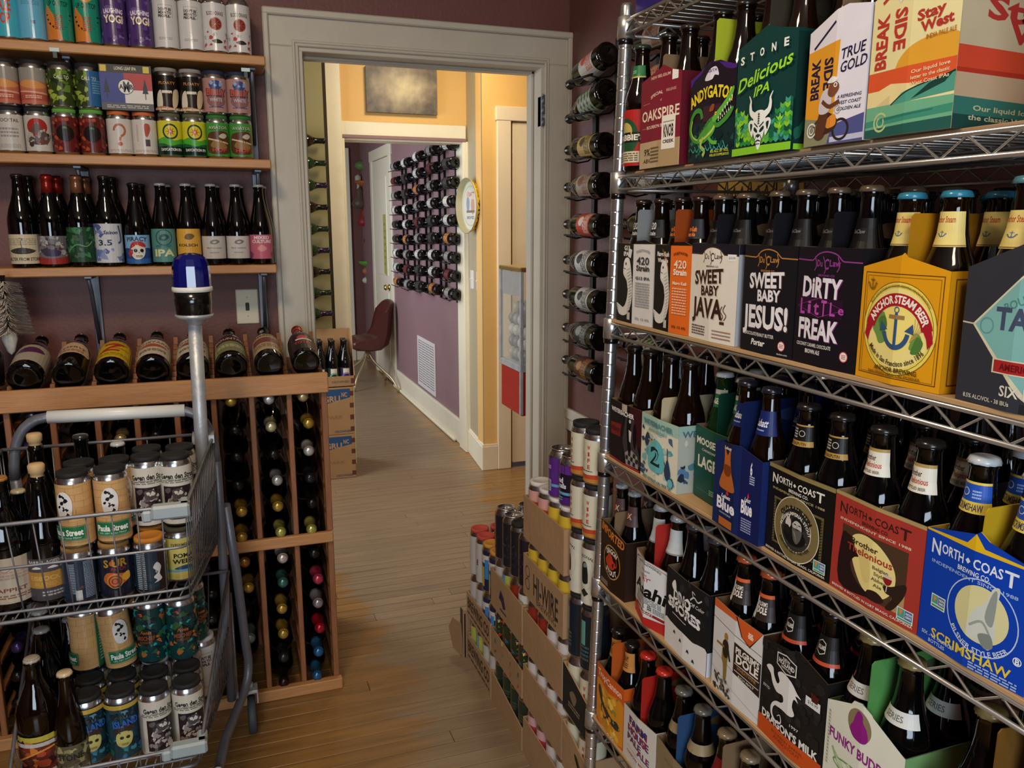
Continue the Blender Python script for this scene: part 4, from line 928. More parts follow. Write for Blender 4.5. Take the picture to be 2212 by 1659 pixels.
def a_moose(A):
    A.r(0, 0, 1, 1, '#14493a'); A.t('MOOSEHEAD', .50, .80, .09, '#dad9c8', w=.92, b=2); A.t('CANADIAN', .40, .69, .032, '#c9c9b8', w=.40); A.t('LAGER', .42, .52, .15, '#dad9c8', w=.66, b=2); A.r(.1, .12, .5, .13, '#2c6a54'); A.small(.6, .15, .3, .08, 3, '#8ab09a', 3)
def mleaf(A, cx, cy, s, c):
    A.p([(cx, cy + s), (cx + .3 * s, cy + .45 * s), (cx + .55 * s, cy + .62 * s), (cx + .5 * s, cy + .2 * s), (cx + s, cy + .25 * s), (cx + .85 * s, cy), (cx + .95 * s, cy - .12 * s), (cx + .4 * s, cy - .4 * s), (cx + .1 * s, cy - .45 * s), (cx + .05 * s, cy - .9 * s),
         (cx - .05 * s, cy - .9 * s), (cx - .1 * s, cy - .45 * s), (cx - .4 * s, cy - .4 * s), (cx - .95 * s, cy - .12 * s), (cx - .85 * s, cy), (cx - s, cy + .25 * s), (cx - .5 * s, cy + .2 * s), (cx - .55 * s, cy + .62 * s), (cx - .3 * s, cy + .45 * s)], c)
def a_blue(A):
    A.r(0, 0, 1, 1, '#15265a'); A.blob([(.36, .98), (.37, .86), (.34, .72), (.26, .60), (.24, .45), (.24, .02), (.80, .02), (.80, .45), (.78, .60), (.68, .72), (.64, .86), (.63, .98)], '#16203c'); A.blob([(.38, .94), (.39, .80), (.36, .66), (.27, .56), (.26, .45), (.78, .45), (.76, .56), (.67, .66), (.62, .80), (.61, .94), (.50, .84)], '#b5642a')
    A.blob([(.37, .72), (.66, .72), (.62, .62), (.5, .60), (.40, .63)], '#7a3c16'); A.r(.27, .02, .78, .11, '#b5642a'); A.r(.25, .12, .79, .43, '#101f4c'); A.t('Labatt', .5, .92, .035, '#e6e6ea', w=.26, sh=.3); mleaf(A, .56, .41, .05, '#c8342a')
    A.t('Labatt', .50, .365, .04, '#e6e6ea', w=.34, sh=.3, b=2); A.t('Blue', .50, .27, .13, '#eceaf0', w=.70, b=2); A.t('CANADIAN PILSENER', .5, .165, .02, '#a9b2cc', w=.46)
def a_blueside(A):
    A.r(0, 0, 1, 1, '#141d50'); A.t('6', .50, .80, .13, '#e6e6ea', w=.10, b=2); A.small(.56, .68, .24, .10, 4, '#b9bcd2', 5); mleaf(A, .42, .49, .045, '#c8342a'); A.t('Blue', .36, .36, .14, '#eceaf0', w=.56, b=2); A.t('Labatt', .38, .45, .05, '#e6e6ea', w=.3, sh=.3); A.small(.38, .16, .5, .16, 6, '#9a9fc0', 7)
class Sub:
    """draws into the sub-rectangle x0..x1 of another Art"""
    def __init__(s, A, x0, x1): s.A = A; s.x0 = x0; s.k = x1 - x0; s.w = A.w * s.k; s.h = A.h
    def raw(s, V, F, col): s.A.raw([(x + s.x0 * s.A.w, y) for x, y in V], F, col)
for _n in ('p', 'r', 'd', 'ring', 'line', 'curve', 'blob', 't', 'small', 'spots'): setattr(Sub, _n, getattr(Art, _n))
def a_blue2(A): a_blue(Sub(A, 0, .62)); a_blueside(Sub(A, .62, 1))
def north(A, c, c2, y=.86):
    A.t('N', .115, y - .01, .105, c, w=.11, b=1); A.t('ORTH', .29, y, .070, c, w=.23, b=1); A.t('COAS', .62, y, .070, c, w=.25, b=1); A.t('T', .81, y - .012, .105, c, w=.11, b=1); A.p([(.42, y), (.445, y + .022), (.47, y), (.445, y - .022)], c)
    A.t('BREWING CO.', .50, y - .075, .035, c, w=.30, b=1); A.t('INDEPENDENT SINCE 1988', .48, y - .122, .024, c2, w=.80, b=1)
def bobox(A, x, y, w_=.13, h_=.10):
    A.r(x, y, x + w_, y + h_, '#dfe3da'); A.r(x + .008, y + .03, x + w_ * .48, y + h_ - .008, '#4a9a8a'); A.p([(x + .02, y + h_ - .015), (x + .035, y + .045), (x + .06, y + h_ - .02)], '#d8843a'); A.r(x + w_ * .5, y + .03, x + w_ - .008, y + h_ - .008, '#4a6a9a'); A.r(x + .01, y + .008, x + w_ - .01, y + .022, '#3f8f6a')
    A.t('NON', x + w_ * .74, y + h_ * .72, h_ * .16, '#dfe3da', w=w_ * .36, b=2); A.t('GMO', x + w_ * .74, y + h_ * .48, h_ * .16, '#dfe3da', w=w_ * .36, b=2)
def a_rasp(A):
    A.r(0, 0, 1, 1, '#12100e'); A.r(0, .955, 1, 1, '#8a7a4c'); north(A, '#e3dfd4', '#a99a6a'); cy = .39
    A.p([(.12, .13), (.88, .13), (.88, .65), (.12, .65)], '#665a34'); A.p([(.155, .155), (.845, .155), (.845, .625), (.155, .625)], '#15120e')
    R = random.Random(3)
    for k in range(16):
        for x in (.125, .85): A.line([(x, .14 + .031 * k), (x + .025, .155 + .031 * k)], .007, '#1a160e')
    A.d(.50, cy, .345, None, '#d8cfb4', 40); A.d(.50, cy, .335, None, '#786a42', 40); A.ring(.5, cy, .235, None, .008, '#d8cfb4'); A.d(.5, cy, .225, None, '#34322f', 32)
    A.spots(.32, cy - .15, .68, cy + .15, 26, .008, .022, ['#4a4845', '#2a2826', '#5a5855'], 5)
    A.t('OLD RASPUTIN', .5, cy + .235, .052, '#1c1710', w=.52, b=2, arc=.29); A.t('RUSSIAN IMPERIAL STOUT', .5, cy + .175, .036, '#e8e2d0', w=.60, b=1, arc=.225); A.t('NEVER SAY NEVER', .5, cy - .240, .034, '#2e2818', w=.5, b=1, arc=-.29)
    A.blob([(.33, cy - .07), (.36, cy + .02), (.44, cy + .04), (.60, cy + .02), (.67, cy - .08), (.58, cy - .16), (.42, cy - .16)], '#121110')
    A.blob([(.47, cy + .06), (.49, cy + .115), (.56, cy + .12), (.61, cy + .07), (.60, cy + .0), (.54, cy - .04), (.49, cy - .0)], '#b9b4aa'); A.blob([(.46, cy + .06), (.48, cy + .13), (.56, cy + .145), (.63, cy + .09), (.615, cy + .02), (.595, cy + .09), (.54, cy + .115), (.50, cy + .10)], '#171615')
    A.blob([(.47, cy + .015), (.53, cy + .03), (.61, cy + .015), (.60, cy - .07), (.55, cy - .14), (.50, cy - .10)], '#5a5753'); A.blob([(.49, cy - .0), (.52, cy - .06), (.545, cy - .12), (.52, cy - .03)], '#8a8680')
    A.line([(.50, cy + .072), (.53, cy + .070)], .012, '#2a2826'); A.line([(.56, cy + .072), (.59, cy + .070)], .012, '#2a2826'); A.line([(.545, cy + .07), (.54, cy + .035)], .008, '#7a766e'); A.line([(.52, cy + .018), (.57, cy + .018)], .010, '#2a2826')
    A.blob([(.36, cy + .03), (.37, cy + .09), (.40, cy + .12), (.44, cy + .10), (.45, cy + .05), (.42, cy + .0)], '#cfcabf'); A.line([(.385, cy + .11), (.375, cy + .15)], .020, '#cfcabf'); A.line([(.415, cy + .11), (.42, cy + .155)], .020, '#cfcabf'); A.blob([(.34, cy - .06), (.36, cy + .02), (.42, cy + .02), (.46, cy - .05)], '#1b1a18')
    A.t('BREWED & BOTTLED IN FORT BRAGG, CALIFORNIA', .50, .045, .026, '#d9d3c2', w=.92, b=1); bobox(A, .80, .07, .16, .12)
def a_thel(A):
    A.r(0, 0, 1, 1, '#a6382e'); A.r(0, .965, 1, 1, '#a89460'); north(A, '#3a1c1a', '#e0c8b0', .865); A.r(.12, .10, .86, .70, '#4a3524'); A.p([(.12, .10), (.2, .10), (.2, .36), (.12, .40)], '#d8b25a'); A.p([(.7, .10), (.86, .10), (.86, .34), (.76, .30)], '#b58f5c')
    A.blob([(.24, .60), (.36, .68), (.54, .66), (.70, .54), (.76, .40), (.72, .24), (.60, .14), (.44, .16), (.34, .26), (.26, .42)], '#e6d489'); A.blob([(.34, .50), (.44, .56), (.5, .3), (.42, .25)], '#dcc67a')
    A.blob([(.12, .58), (.20, .62), (.27, .58), (.30, .50), (.345, .45), (.29, .42), (.25, .34), (.30, .24), (.42, .16), (.56, .15), (.46, .10), (.12, .10)], '#241414'); A.blob([(.48, .18), (.58, .20), (.66, .15), (.60, .10), (.48, .11)], '#2c1c16')
    A.blob([(.64, .30), (.72, .32), (.86, .40), (.86, .30), (.80, .18), (.74, .10), (.68, .10), (.74, .22), (.67, .24)], '#2e2018'); A.blob([(.64, .385), (.72, .39), (.715, .34), (.68, .315), (.645, .34)], '#8a1c1c'); A.line([(.68, .31), (.675, .25)], .008, '#d9d0c0'); A.r(.64, .382, .72, .41, '#c9bfae')
    A.t('Brother', .40, .585, .055, '#3a2414', w=.32, b=1); A.t('Thelonious', .46, .510, .068, '#a8342a', w=.52, b=1)
    for k, tx in enumerate(('Belgian', 'Style', 'Abbey', 'Ale')): A.t(tx, .60 - .005 * k, .425 - .055 * k, .032, '#6a6040', w=(.17, .12, .15, .09)[k])
    A.t('BREWED & BOTTLED IN FORT BRAGG, CALIFORNIA', .50, .045, .024, '#e8d8c8', w=.92, b=1); bobox(A, .80, .06, .16, .12)
def a_scrim(A):
    A.r(0, 0, 1, 1, '#0b3fae'); A.p([(0, .855), (0, .89), (.42, .89), (.5, 1), (.58, .89), (1, .89), (1, .855)], '#e3b81e'); north(A, '#dfe6f0', '#9ab4dc', .765)
    cy = .40; A.ring(.60, cy, .315, None, .010, '#b9cbe8', 40); A.d(.60, cy + .02, .235, None, '#d8d29a', 36); A.blob([(.50, cy - .14), (.53, cy + .02), (.64, cy + .14), (.68, cy + .24), (.74, cy + .25), (.72, cy + .08), (.74, cy - .08), (.70, cy - .20), (.60, cy - .17)], '#ccd0c4'); A.blob([(.64, cy + .02), (.68, cy + .20), (.72, cy + .22), (.71, cy - .02)], '#8f988f'); A.curve([(.52, cy - .08), (.62, cy - .02), (.70, cy - .10)], .02, '#98a098'); A.blob([(.60, cy - .12), (.70, cy - .09), (.73, cy - .17), (.66, cy - .20)], '#7f8880')
    A.t('PILSNER STYLE BEER', .60, cy - .245, .034, '#cbd8ec', w=.56, b=1, arc=-.30); A.t('SCRIMSHAW', .52, .105, .070, '#e2c646', w=.74, b=1); A.t('SIX - 12 OUNCE', .22, .075, .026, '#b9c9e4', w=.34); A.t('BOTTLES', .22, .035, .026, '#b9c9e4', w=.18); bobox(A, .12, .30, .15, .10)
    A.ring(.93, .22, .035, None, .008, '#dfe6f0'); A.t('B', .93, .22, .04, '#dfe6f0', b=2); A.small(.75, .035, .40, .06, 3, '#9ab4dc', 3)
def a_stout(A):
    A.r(0, 0, 1, 1, '#2a1c14'); A.t('IMPORTED', .50, .86, .12, '#c9762c', w=.92, b=2, rot=-.16); A.d(.50, .45, .33, None, '#120c0a', 32); A.ring(.5, .45, .33, None, .025, '#b98a4a'); A.t('DRAGON', .5, .62, .075, '#e0d4c2', w=.44, b=2, arc=.36); A.t('STOUT', .5, .285, .075, '#e0d4c2', w=.42, b=2, arc=-.36)
    A.blob([(.34, .50), (.40, .57), (.52, .56), (.58, .49), (.66, .46), (.62, .38), (.52, .34), (.40, .36), (.30, .42)], '#c2381e'); A.curve([(.36, .50), (.28, .44), (.34, .38), (.42, .42)], .04, '#c2381e'); A.curve([(.60, .40), (.70, .44), (.68, .54), (.60, .55)], .035, '#c2381e', True); A.blob([(.54, .42), (.60, .46), (.58, .38)], '#2a1c14'); A.small(.22, .07, .32, .08, 3, '#a89a86', 3)
def a_asahi(A):
    A.r(0, 0, 1, 1, '#d4d4d2'); A.p([(0, 0), (1, 0), (1, .18), (.5, .12), (0, .20)], '#b42a24'); A.curve([(.05, .88), (.3, .95), (.6, .95), (.95, .90)], .015, '#8c8c8a'); A.ring(.12, .82, .10, None, .015, '#5a5a58', a0=0, a1=PI); A.t('ASAHI BREWERIES', .52, .92, .032, '#3c3c3a', w=.62, arc=1.2); A.t('ASAHI BEER', .48, .82, .022, '#5c5c5a', w=.26)
    A.t('"DRY"', .48, .70, .060, '#b42a24', w=.30); A.t('SUPER', .48, .755, .022, '#b42a24', w=.14); A.t('Asahi', .50, .53, .18, '#161412', w=.86, b=2, sh=.28); A.small(.5, .38, .7, .09, 4, '#7c7c7a', 3)
    for x, P in ((.44, 0), (.58, 1)):
        A.r(x, .27, x + .08, .28, '#161412'); A.r(x + .01, .30, x + .07, .308, '#161412'); A.r(x + .035, .25, x + .045, .34, '#161412'); A.r(x + .005, .325, x + .075, .333, '#161412')
        if P: A.r(x, .25, x + .01, .32, '#161412'); A.r(x + .07, .25, x + .08, .32, '#161412')
    A.small(.25, .29, .25, .08, 4, '#7c7c7a', 5); A.small(.80, .29, .22, .08, 4, '#7c7c7a', 6); A.r(.12, .185, .92, .225, '#8e221e'); A.t('--7\'--DRAFT', .5, .205, .028, '#e6dcd6', w=.4)
def bubble(A, txt, cx, cy, h, w, rot):
    A.t(txt, cx, cy, h * 1.25, '#e6e4de', w=w * 1.08, b=2, rot=rot); A.t(txt, cx, cy, h * 1.05, '#e6e4de', w=w * 1.0, b=2, rot=rot); A.t(txt, cx, cy, h * .62, '#141414', w=w * .93, b=0, rot=rot)
def a_smore(A):
    A.r(0, 0, 1, 1, '#191a1b'); A.spots(0, .3, 1, 1, 14, .03, .09, ['#222426', '#1e2022', '#2a2c2e'], 3, .6); A.blob([(0, 0), (1, 0), (1, .31), (.85, .325), (.7, .30), (.5, .325), (.35, .32), (.15, .33), (0, .325)], '#dedbd6', 3)
    bubble(A, 'DINO', .42, .72, .11, .40, -.02); bubble(A, 'SMORES', .46, .58, .10, .72, -.04); A.blob([(.16, .82), (.24, .90), (.28, .80), (.22, .76)], '#e6e4de'); A.curve([(.62, .80), (.70, .86), (.78, .83), (.86, .88)], .02, '#c9c7c2'); A.t('Off Color', .76, .76, .045, '#c9c7c2', w=.30, sh=.3, rot=.05); A.curve([(.68, .86), (.66, .92), (.72, .90)], .012, '#c9c7c2'); A.line([(.20, .47), (.55, .455)], .012, '#c9c7c2')
    for x, y_ in ((.26, .24), (.42, .20), (.60, .14), (.72, .07)): A.blob([(x, y_ + .025), (x + .03, y_ + .01), (x + .035, y_ - .02), (x + .005, y_ - .012), (x - .02, y_ - .02)], '#2a2a2c')
def a_smoreside(A): A.r(0, 0, 1, 1, '#1b1c1e'); A.r(0, 0, 1, .30, '#c9ccd6'); A.t('Coffee', .4, .8, .06, '#c9c7c2', w=.4)
def a_dole(A):
    A.r(0, 0, 1, 1, '#d6d4d0'); A.p([(0, 1), (.55, 1), (.52, .93), (0, .91)], '#d2602a'); A.p([(.5, 1), (1, 1), (.78, .74), (.62, .80)], '#3a1c10'); A.p([(.53, 1), (1, 1), (.775, .76), (.64, .80)], '#cf5a24')
    A.line([(0, .80), (1, .74)], .008, '#3a3632'); A.line([(0, .42), (1, .30)], .006, '#5a5652'); A.line([(0, .24), (1, .06)], .005, '#8a8682')
    for a_ in (.7, -.7): A.line([(.74, .86), (.84, .86 + .0)], .02, '#f0d0b8'); A.line([(.79 - .05 * math.cos(a_), .87 - .05 * math.sin(a_)), (.79 + .05 * math.cos(a_), .87 + .05 * math.sin(a_))], .016, '#f0d0b8')
    A.ring(.79, .87, .04, None, .014, '#f0d0b8')
    A.p([(.50, .70), (1.0, .66), (1.0, .30), (.50, .36)], '#30201a'); A.t("PILGRIM'S", .75, .625, .065, '#e6dfd2', w=.44, b=2, rot=-.03); A.t('DOLE', .75, .535, .090, '#e6dfd2', w=.42, b=2, rot=-.03); A.line([(.52, .475), (.98, .455)], .010, '#d8d0c2'); A.t('WHEATWINE', .75, .435, .035, '#a8793c', w=.36, b=1, rot=-.04); A.line([(.52, .40), (.98, .375)], .010, '#d8d0c2'); A.t('RICH MALT', .75, .355, .026, '#cfc6b6', w=.3, rot=-.04)
    A.blob([(.26, .60), (.31, .66), (.37, .62), (.38, .50), (.36, .40), (.35, .22), (.29, .18), (.27, .34), (.23, .42)], '#8a7436'); A.blob([(.24, .58), (.30, .64), (.38, .60), (.36, .46), (.27, .45)], '#2c241a'); A.blob([(.28, .70), (.33, .72), (.36, .68), (.33, .64), (.28, .65)], '#a87a34'); A.line([(.10, .545), (.28, .55)], .03, '#8a6a2c'); A.line([(.37, .56), (.42, .44)], .035, '#241e18')
    A.spots(.05, .03, .45, .22, 26, .012, .035, ['#4a3f34', '#6a5a4a', '#2e2620'], 6, .7)
def a_milk(A):
    A.r(0, 0, 1, 1, '#1b1a19'); A.spots(.02, .3, .98, .99, 46, .03, .07, ['#232221', '#1f1e1d', '#282726'], 8, .2); A.r(0, 0, 1, .165, '#c4501f'); A.t("DRAGON'S MILK", .50, .205, .070, '#e4e0d8', w=.88, b=2); A.t('BOURBON BARREL', .5, .11, .026, '#8a3414', w=.5, b=1); A.t('AGED STOUT', .5, .07, .03, '#8a3414', w=.42, b=1)
    A.p([(.27, .87), (.43, .90), (.59, .87), (.59, .76), (.43, .72), (.27, .76)], '#d9d6ce'); A.p([(.285, .862), (.43, .888), (.575, .862), (.575, .768), (.43, .733), (.285, .768)], '#1b1a19'); A.t('NEW', .43, .848, .028, '#d9d6ce', w=.12, b=1); A.t('HOLLAND', .43, .812, .042, '#d9d6ce', w=.26, b=2); A.t('BREWING', .43, .772, .018, '#d9d6ce', w=.16)
    A.blob([(.10, .66), (.16, .70), (.22, .69), (.24, .63), (.30, .58), (.34, .62), (.30, .68), (.38, .72), (.52, .70), (.62, .63), (.68, .60), (.60, .60), (.64, .55), (.58, .56), (.56, .48), (.60, .42), (.54, .38), (.40, .38), (.30, .37), (.36, .42), (.42, .46), (.40, .51), (.30, .50), (.22, .55), (.18, .62)], '#e2e0da', 3)
    A.curve([(.46, .42), (.32, .40), (.24, .34), (.24, .26), (.32, .22), (.40, .25), (.38, .31), (.33, .28)], .05, '#e2e0da', True, 6); A.t('ESTD', .12, .47, .024, '#c9c6be', w=.12); A.t('1997', .60, .30, .026, '#c9c6be', w=.14)
    A.r(.74, .60, .94, .68, '#dcdcda'); A.t('$16.99', .84, .64, .028, '#6a6a68', w=.14); A.p([(.80, .74), (.92, .72), (.90, .66), (.82, .66)], '#4a1c14')
def a_funky(A):
    A.r(0, 0, 1, 1, '#dfe0cc'); A.d(.46, .80, .185, .16, '#dfe0cc', 30); A.d(.46, .80, .155, .135, '#8a7a58', 30); A.blob([(.40, .86), (.44, .92), (.50, .90), (.51, .85), (.56, .80), (.58, .72), (.52, .67), (.40, .67), (.34, .73), (.38, .80)], '#8f1f7e')
    A.t('FUNKY BUDDHA', .50, .56, .085, '#8f2a80', w=.88, b=2); A.t('BREWERY', .88, .54, .03, '#8f2a80', w=.2, rot=PI / 2)
    A.curve([(.12, .44), (.24, .32), (.44, .26), (.66, .28), (.84, .38)], .03, '#8fb27a'); A.blob([(.16, .42), (.34, .32), (.60, .32), (.80, .38), (.66, .18), (.34, .18)], '#a9c492'); A.ring(.48, .34, .34, .07, .02, '#6f9a62'); A.spots(.2, .18, .8, .38, 20, .02, .05, ['#8fb27a', '#c4d4a8', '#6a9458'], 4, .5); A.spots(.05, .02, .4, .2, 12, .02, .05, ['#8fb27a', '#c4d4a8'], 5, .5); A.small(.06, .5, .02, .5, 16, '#8a8a70', 2)
def a_tropi(A):
    A.r(0, 0, 1, 1, '#d0591c'); A.blob([(0, .72), (.5, .70), (1, .72), (1, .05), (0, .08)], '#d98e26'); A.t('TropiCannon', .50, .87, .11, '#f0dcc4', w=.88, b=1); A.blob([(.08, .62), (.16, .66), (.30, .50), (.62, .34), (.80, .36), (.90, .28), (.78, .22), (.56, .24), (.24, .38), (.10, .52)], '#3a3432'); A.ring(.34, .32, .14, None, .035, '#3a3432')
    A.spots(.25, .42, .75, .70, 14, .04, .08, ['#e6b43a', '#d9982a', '#f0c85a'], 7, .15); A.spots(.15, .08, .85, .30, 14, .04, .08, ['#e6b43a', '#cc8a22', '#f0d27a'], 9, .15); A.spots(.3, .1, .9, .75, 10, .02, .04, ['#5a7a34', '#7a9a3a'], 3, .6); A.t('CITRUS IPA', .5, .03, .035, '#f0dcc4', w=.5)
def a_farm(A):
    A.r(0, 0, 1, 1, '#d9d5cb'); L = [('FARM-', .80, .50), ('HOUSE', .64, .50), ('PALE', .50, .36), ('ALE', .44, .30)]
    A.t('FARM', .50, .76, .13, '#8f2430', w=.56, b=2); A.t('FARM', .47, .77, .13, '#28407c', w=.56, b=1); A.t('HOUSE', .50, .60, .13, '#28407c', w=.64, b=2); A.t('HOUSE', .47, .61, .12, '#a8283a', w=.64, b=1); A.t('PALE', .38, .45, .11, '#28407c', w=.46, b=2); A.t('PALE', .40, .455, .10, '#8f2430', w=.44, b=0); A.t('ALE', .68, .36, .11, '#28407c', w=.34, b=2); A.t('ALE', .67, .365, .10, '#a8283a', w=.34, b=0)
    A.line([(.16, .28), (.8, .24)], .008, '#9a968c'); A.t('OXBOW BEER', .45, .18, .045, '#b23a34', w=.6, b=1)
def a_tan(A): A.r(0, 0, 1, 1, '#8f7d5e'); A.t('BREWERY', .5, .80, .05, '#7a6a4c', w=.5, b=1); A.ring(.34, .40, .16, None, .05, '#5c6a72'); A.ring(.66, .42, .18, None, .06, '#46545e'); A.r(.1, .2, .9, .24, '#6a5a3c')
def a_redend(A): A.r(0, 0, 1, 1, '#a82a20'); A.spots(.1, .3, .9, .9, 8, .05, .12, ['#d8a22a', '#c4802a'], 3, .4)
def a_box(A): A.r(0, 0, 1, 1, '#33257a'); A.r(0, .0, 1, .3, '#2a1e68'); A.t('HARD CIDER', .5, .75, .08, '#c9c4dc', w=.6, b=1); A.t('GLUTEN FREE', .62, .25, .09, '#b9b4d0', w=.5, b=1); A.small(.2, .4, .2, .3, 4, '#6a60a0', 3)
def a_st2(A): A.r(0, 0, 1, 1, '#0f3a36'); A.r(0, .45, 1, 1, '#7ac02c'); A.t('STONE', .5, .62, .12, '#10382f', w=.7, b=2); A.small(.5, .2, .7, .3, 6, '#1f6a4a', 5)
def a_plain(A): A.r(0, 0, 1, 1, '#1a1c22'); A.t('ALE', .5, .6, .2, '#3c4048', w=.5)

# necks
NECKART['anchor'] = (.158, .196, 1.5, lambda A: (A.r(0, 0, 1, 1, '#dcc878'), A.t('Anchor Steam', .5, .78, .18, '#b23a2c', w=.55, b=1), anchor(A, .5, .36, .55, '#4a6a8a'), A.line([(0, .04), (1, .04)], .02, '#8a6a24')))
NECKART['thel'] = (.158, .192, 1.4, lambda A: (A.r(0, 0, 1, 1, '#d8d2c2'), A.r(0, .88, 1, 1, '#a88a4a'), A.t('Brother', .45, .66, .20, '#3a2c20', w=.36, b=1), A.t('Thelonious', .52, .40, .20, '#a8342a', w=.55, b=1), A.t('BOTTLED BEER', .5, .14, .10, '#5a5040', w=.5)))
NECKART['rasp'] = (.160, .190, 1.4, lambda A: (A.r(0, 0, 1, 1, '#14110e'), A.r(0, 0, 1, .25, '#a8843c'), A.r(0, .93, 1, 1, '#a8843c'), A.t('OLD RASPUTIN', .5, .12, .14, '#1a140c', w=.6, b=1), A.small(.35, .6, .3, .5, 4, '#b9b4a8', 3), A.ring(.65, .6, .10, None, .02, '#b9b4a8')))
NECKART['scrim'] = (.158, .192, 1.4, lambda A: (A.r(0, 0, 1, 1, '#1f4fae'), A.r(0, 0, 1, .36, '#d9c04a'), A.r(0, .92, 1, 1, '#d9c04a'), A.t('SCRIMSHAW', .5, .18, .22, '#3a3a5a', w=.62, b=1), A.ring(.38, .64, .10, None, .02, '#c9d4e8'), A.small(.66, .6, .2, .3, 3, '#9ab0dc', 3)))
NECKART['duclaw'] = (.150, .190, 1.4, lambda A: (A.r(0, 0, 1, 1, '#060506'), A.t('DuClaw', .5, .6, .12, '#6a6668', w=.4)))
NECKART['k420'] = (.160, .192, 1.4, lambda A: (A.r(0, 0, 1, 1, '#16181c'), A.t('420', .5, .66, .38, '#c9c9c6', w=.36, b=1), A.t('Strain', .5, .25, .24, '#c9c9c6', w=.38, b=1)))
NECKART['mango'] = (.160, .192, 1.4, lambda A: (A.r(0, 0, 1, 1, '#20242c'), A.t('Mango Kush', .5, .5, .24, '#d8742a', w=.5, b=2), A.t('Wheat Ale', .5, .22, .2, '#d8742a', w=.42, b=2)))
NECKART['milk'] = (.156, .196, 1.4, lambda A: (A.r(0, 0, 1, 1, '#16130f'), A.r(0, 0, 1, .12, '#b4482a'), A.p([(.36, .75), (.5, .85), (.64, .75), (.64, .4), (.5, .3), (.36, .4)], '#c9c6be'), A.p([(.375, .73), (.5, .82), (.625, .73), (.625, .42), (.5, .33), (.375, .42)], '#16130f'), A.t('HOLLAND', .5, .57, .14, '#c9c6be', w=.26, b=2), A.small(.2, .5, .18, .4, 4, '#a9a6a0', 4)))
NECKART['dole'] = (.156, .196, 1.4, lambda A: (A.r(0, 0, .42, 1, '#cfd3cf'), A.r(.42, 0, 1, 1, '#2a1e18'), A.r(0, .86, 1, 1, '#c4582a'), A.t("PILGRIM'S", .60, .62, .16, '#d9d2c6', w=.34, b=1), A.t('DOLE', .60, .38, .24, '#d9d2c6', w=.32, b=2), A.small(.2, .45, .25, .4, 4, '#7c7c7a', 4)))
NECKART['moose'] = (.160, .190, 1.4, lambda A: (A.r(0, 0, 1, 1, '#2a6a50'), A.r(0, .75, 1, 1, '#c9ccc2'), A.t('LAGER', .5, .35, .30, '#d4d6c6', w=.42, b=2)))
NECKART['blue'] = (.160, .196, 1.5, lambda A: (A.r(0, 0, 1, 1, '#16245e'), A.t('Labatt', .5, .5, .30, '#dcdce4', w=.45, b=1, sh=.3), A.small(.5, .2, .3, .1, 1, '#9aa0c0', 2)))
NECKART['silver'] = (.150, .196, 1.5, lambda A: (A.r(0, 0, 1, 1, '#b4b9ba'), A.r(0, 0, 1, .06, '#7c8080')))
NECKART['dragon'] = (.150, .190, 1.5, lambda A: (A.r(0, 0, 1, 1, '#4a3434'), A.d(.45, .5, .08, None, '#b43a28'), A.t('X', .6, .5, .3, '#b9a48a', b=1)))
NECKART['funky'] = (.150, .168, 1.4, lambda A: (A.r(0, 0, 1, 1, '#c9c9c2'), A.t('SERIES', .5, .5, .4, '#6a6a66', w=.4)))
NECKART['green'] = (.170, .192, 1.5, lambda A: (A.r(0, 0, 1, 1, '#1f6a3a'), A.r(0, 0, 1, .12, '#b9a45a'), A.small(.5, .5, .3, .3, 2, '#8ab894', 2)))
NECKART['tropi'] = (.160, .200, 1.5, lambda A: (A.r(0, 0, 1, 1, '#b87c3c'), A.t('HEAVY', .5, .65, .3, '#1c1814', w=.4, b=2), A.small(.5, .3, .4, .3, 3, '#3a2c20', 2)))

# ------------------------------------------------------------------ carriers on the shelves
L1, L2, L3, L4, L5, L6 = LV[0] + .005, LV[1] + .0042, LV[2] + .0058, LV[3] + .0058, LV[4] + .0058, LV[5] + .0058
BOT = lambda look, of, **k: dict(look=look, of=of, **k)
PK = lambda w, h, p, a=.5: [(0, h), (w * (a - .16), h), (w * a, h + p), (w * (a + .16), h), (w, h)]
# level two
carrier('oak', 1.375, L2, .138, 'dark red and tan bottle carrier with OAKSPIRE lettering', a_oak, None, [(0, .152), (.055, .158), (.082, .170), (.11, .158), (.138, .152)], body='#7d1f30', hh=.19, bot=BOT('dark bottle with black crown cap', 'dark red OAKSPIRE carrier', glass='brown_glass', cap='#26201a'), side_col='#5e1724')
carrier('andy', 1.208, L2, .126, 'black bottle carrier with a green alligator and purple arched top', a_andy, None, [(0, .130), (.03, .138), (.06, .148), (.085, .147), (.11, .138), (.126, .134)], body='#1d1520', handle='#a8b42c', hh=.212, bot=BOT('dark bottle with black crown cap', 'alligator carrier', glass='brown_glass', cap='#1c1a18'))
carrier('stone', 1.080, L2, .135, 'dark green bottle carrier with a white horned head and lime lettering', a_stone, lambda A: (A.r(0, 0, 1, 1, '#0e2f2c'), A.spots(.02, .06, .98, .35, 30, .03, .06, ['#2c8a3c', '#86c92e', '#1c5f4a', '#3f9f86'], 4, .4), A.r(0, 0, 1, .05, '#86c92e')),
        [(0, .152), (.05, .165), (.072, .172), (.115, .158), (.135, .156)], body='#0e3b38', inside='#3a3428', hh=.225, bot=BOT('brown bottle with dark cap', 'dark green horned head carrier', glass='amber_glass', cap='#8a8782'))
carrier('gold', .922, L2, .106, 'white and orange bottle carrier with a motorcycle rider', a_gold, None, [(0, .142), (.05, .160), (.07, .163), (.106, .156)], body='#dcd9e2', hh=.212, bot=BOT('dark bottle with black cap', 'white and orange rider carrier', glass='amber_glass', cap='#1c1a18'))
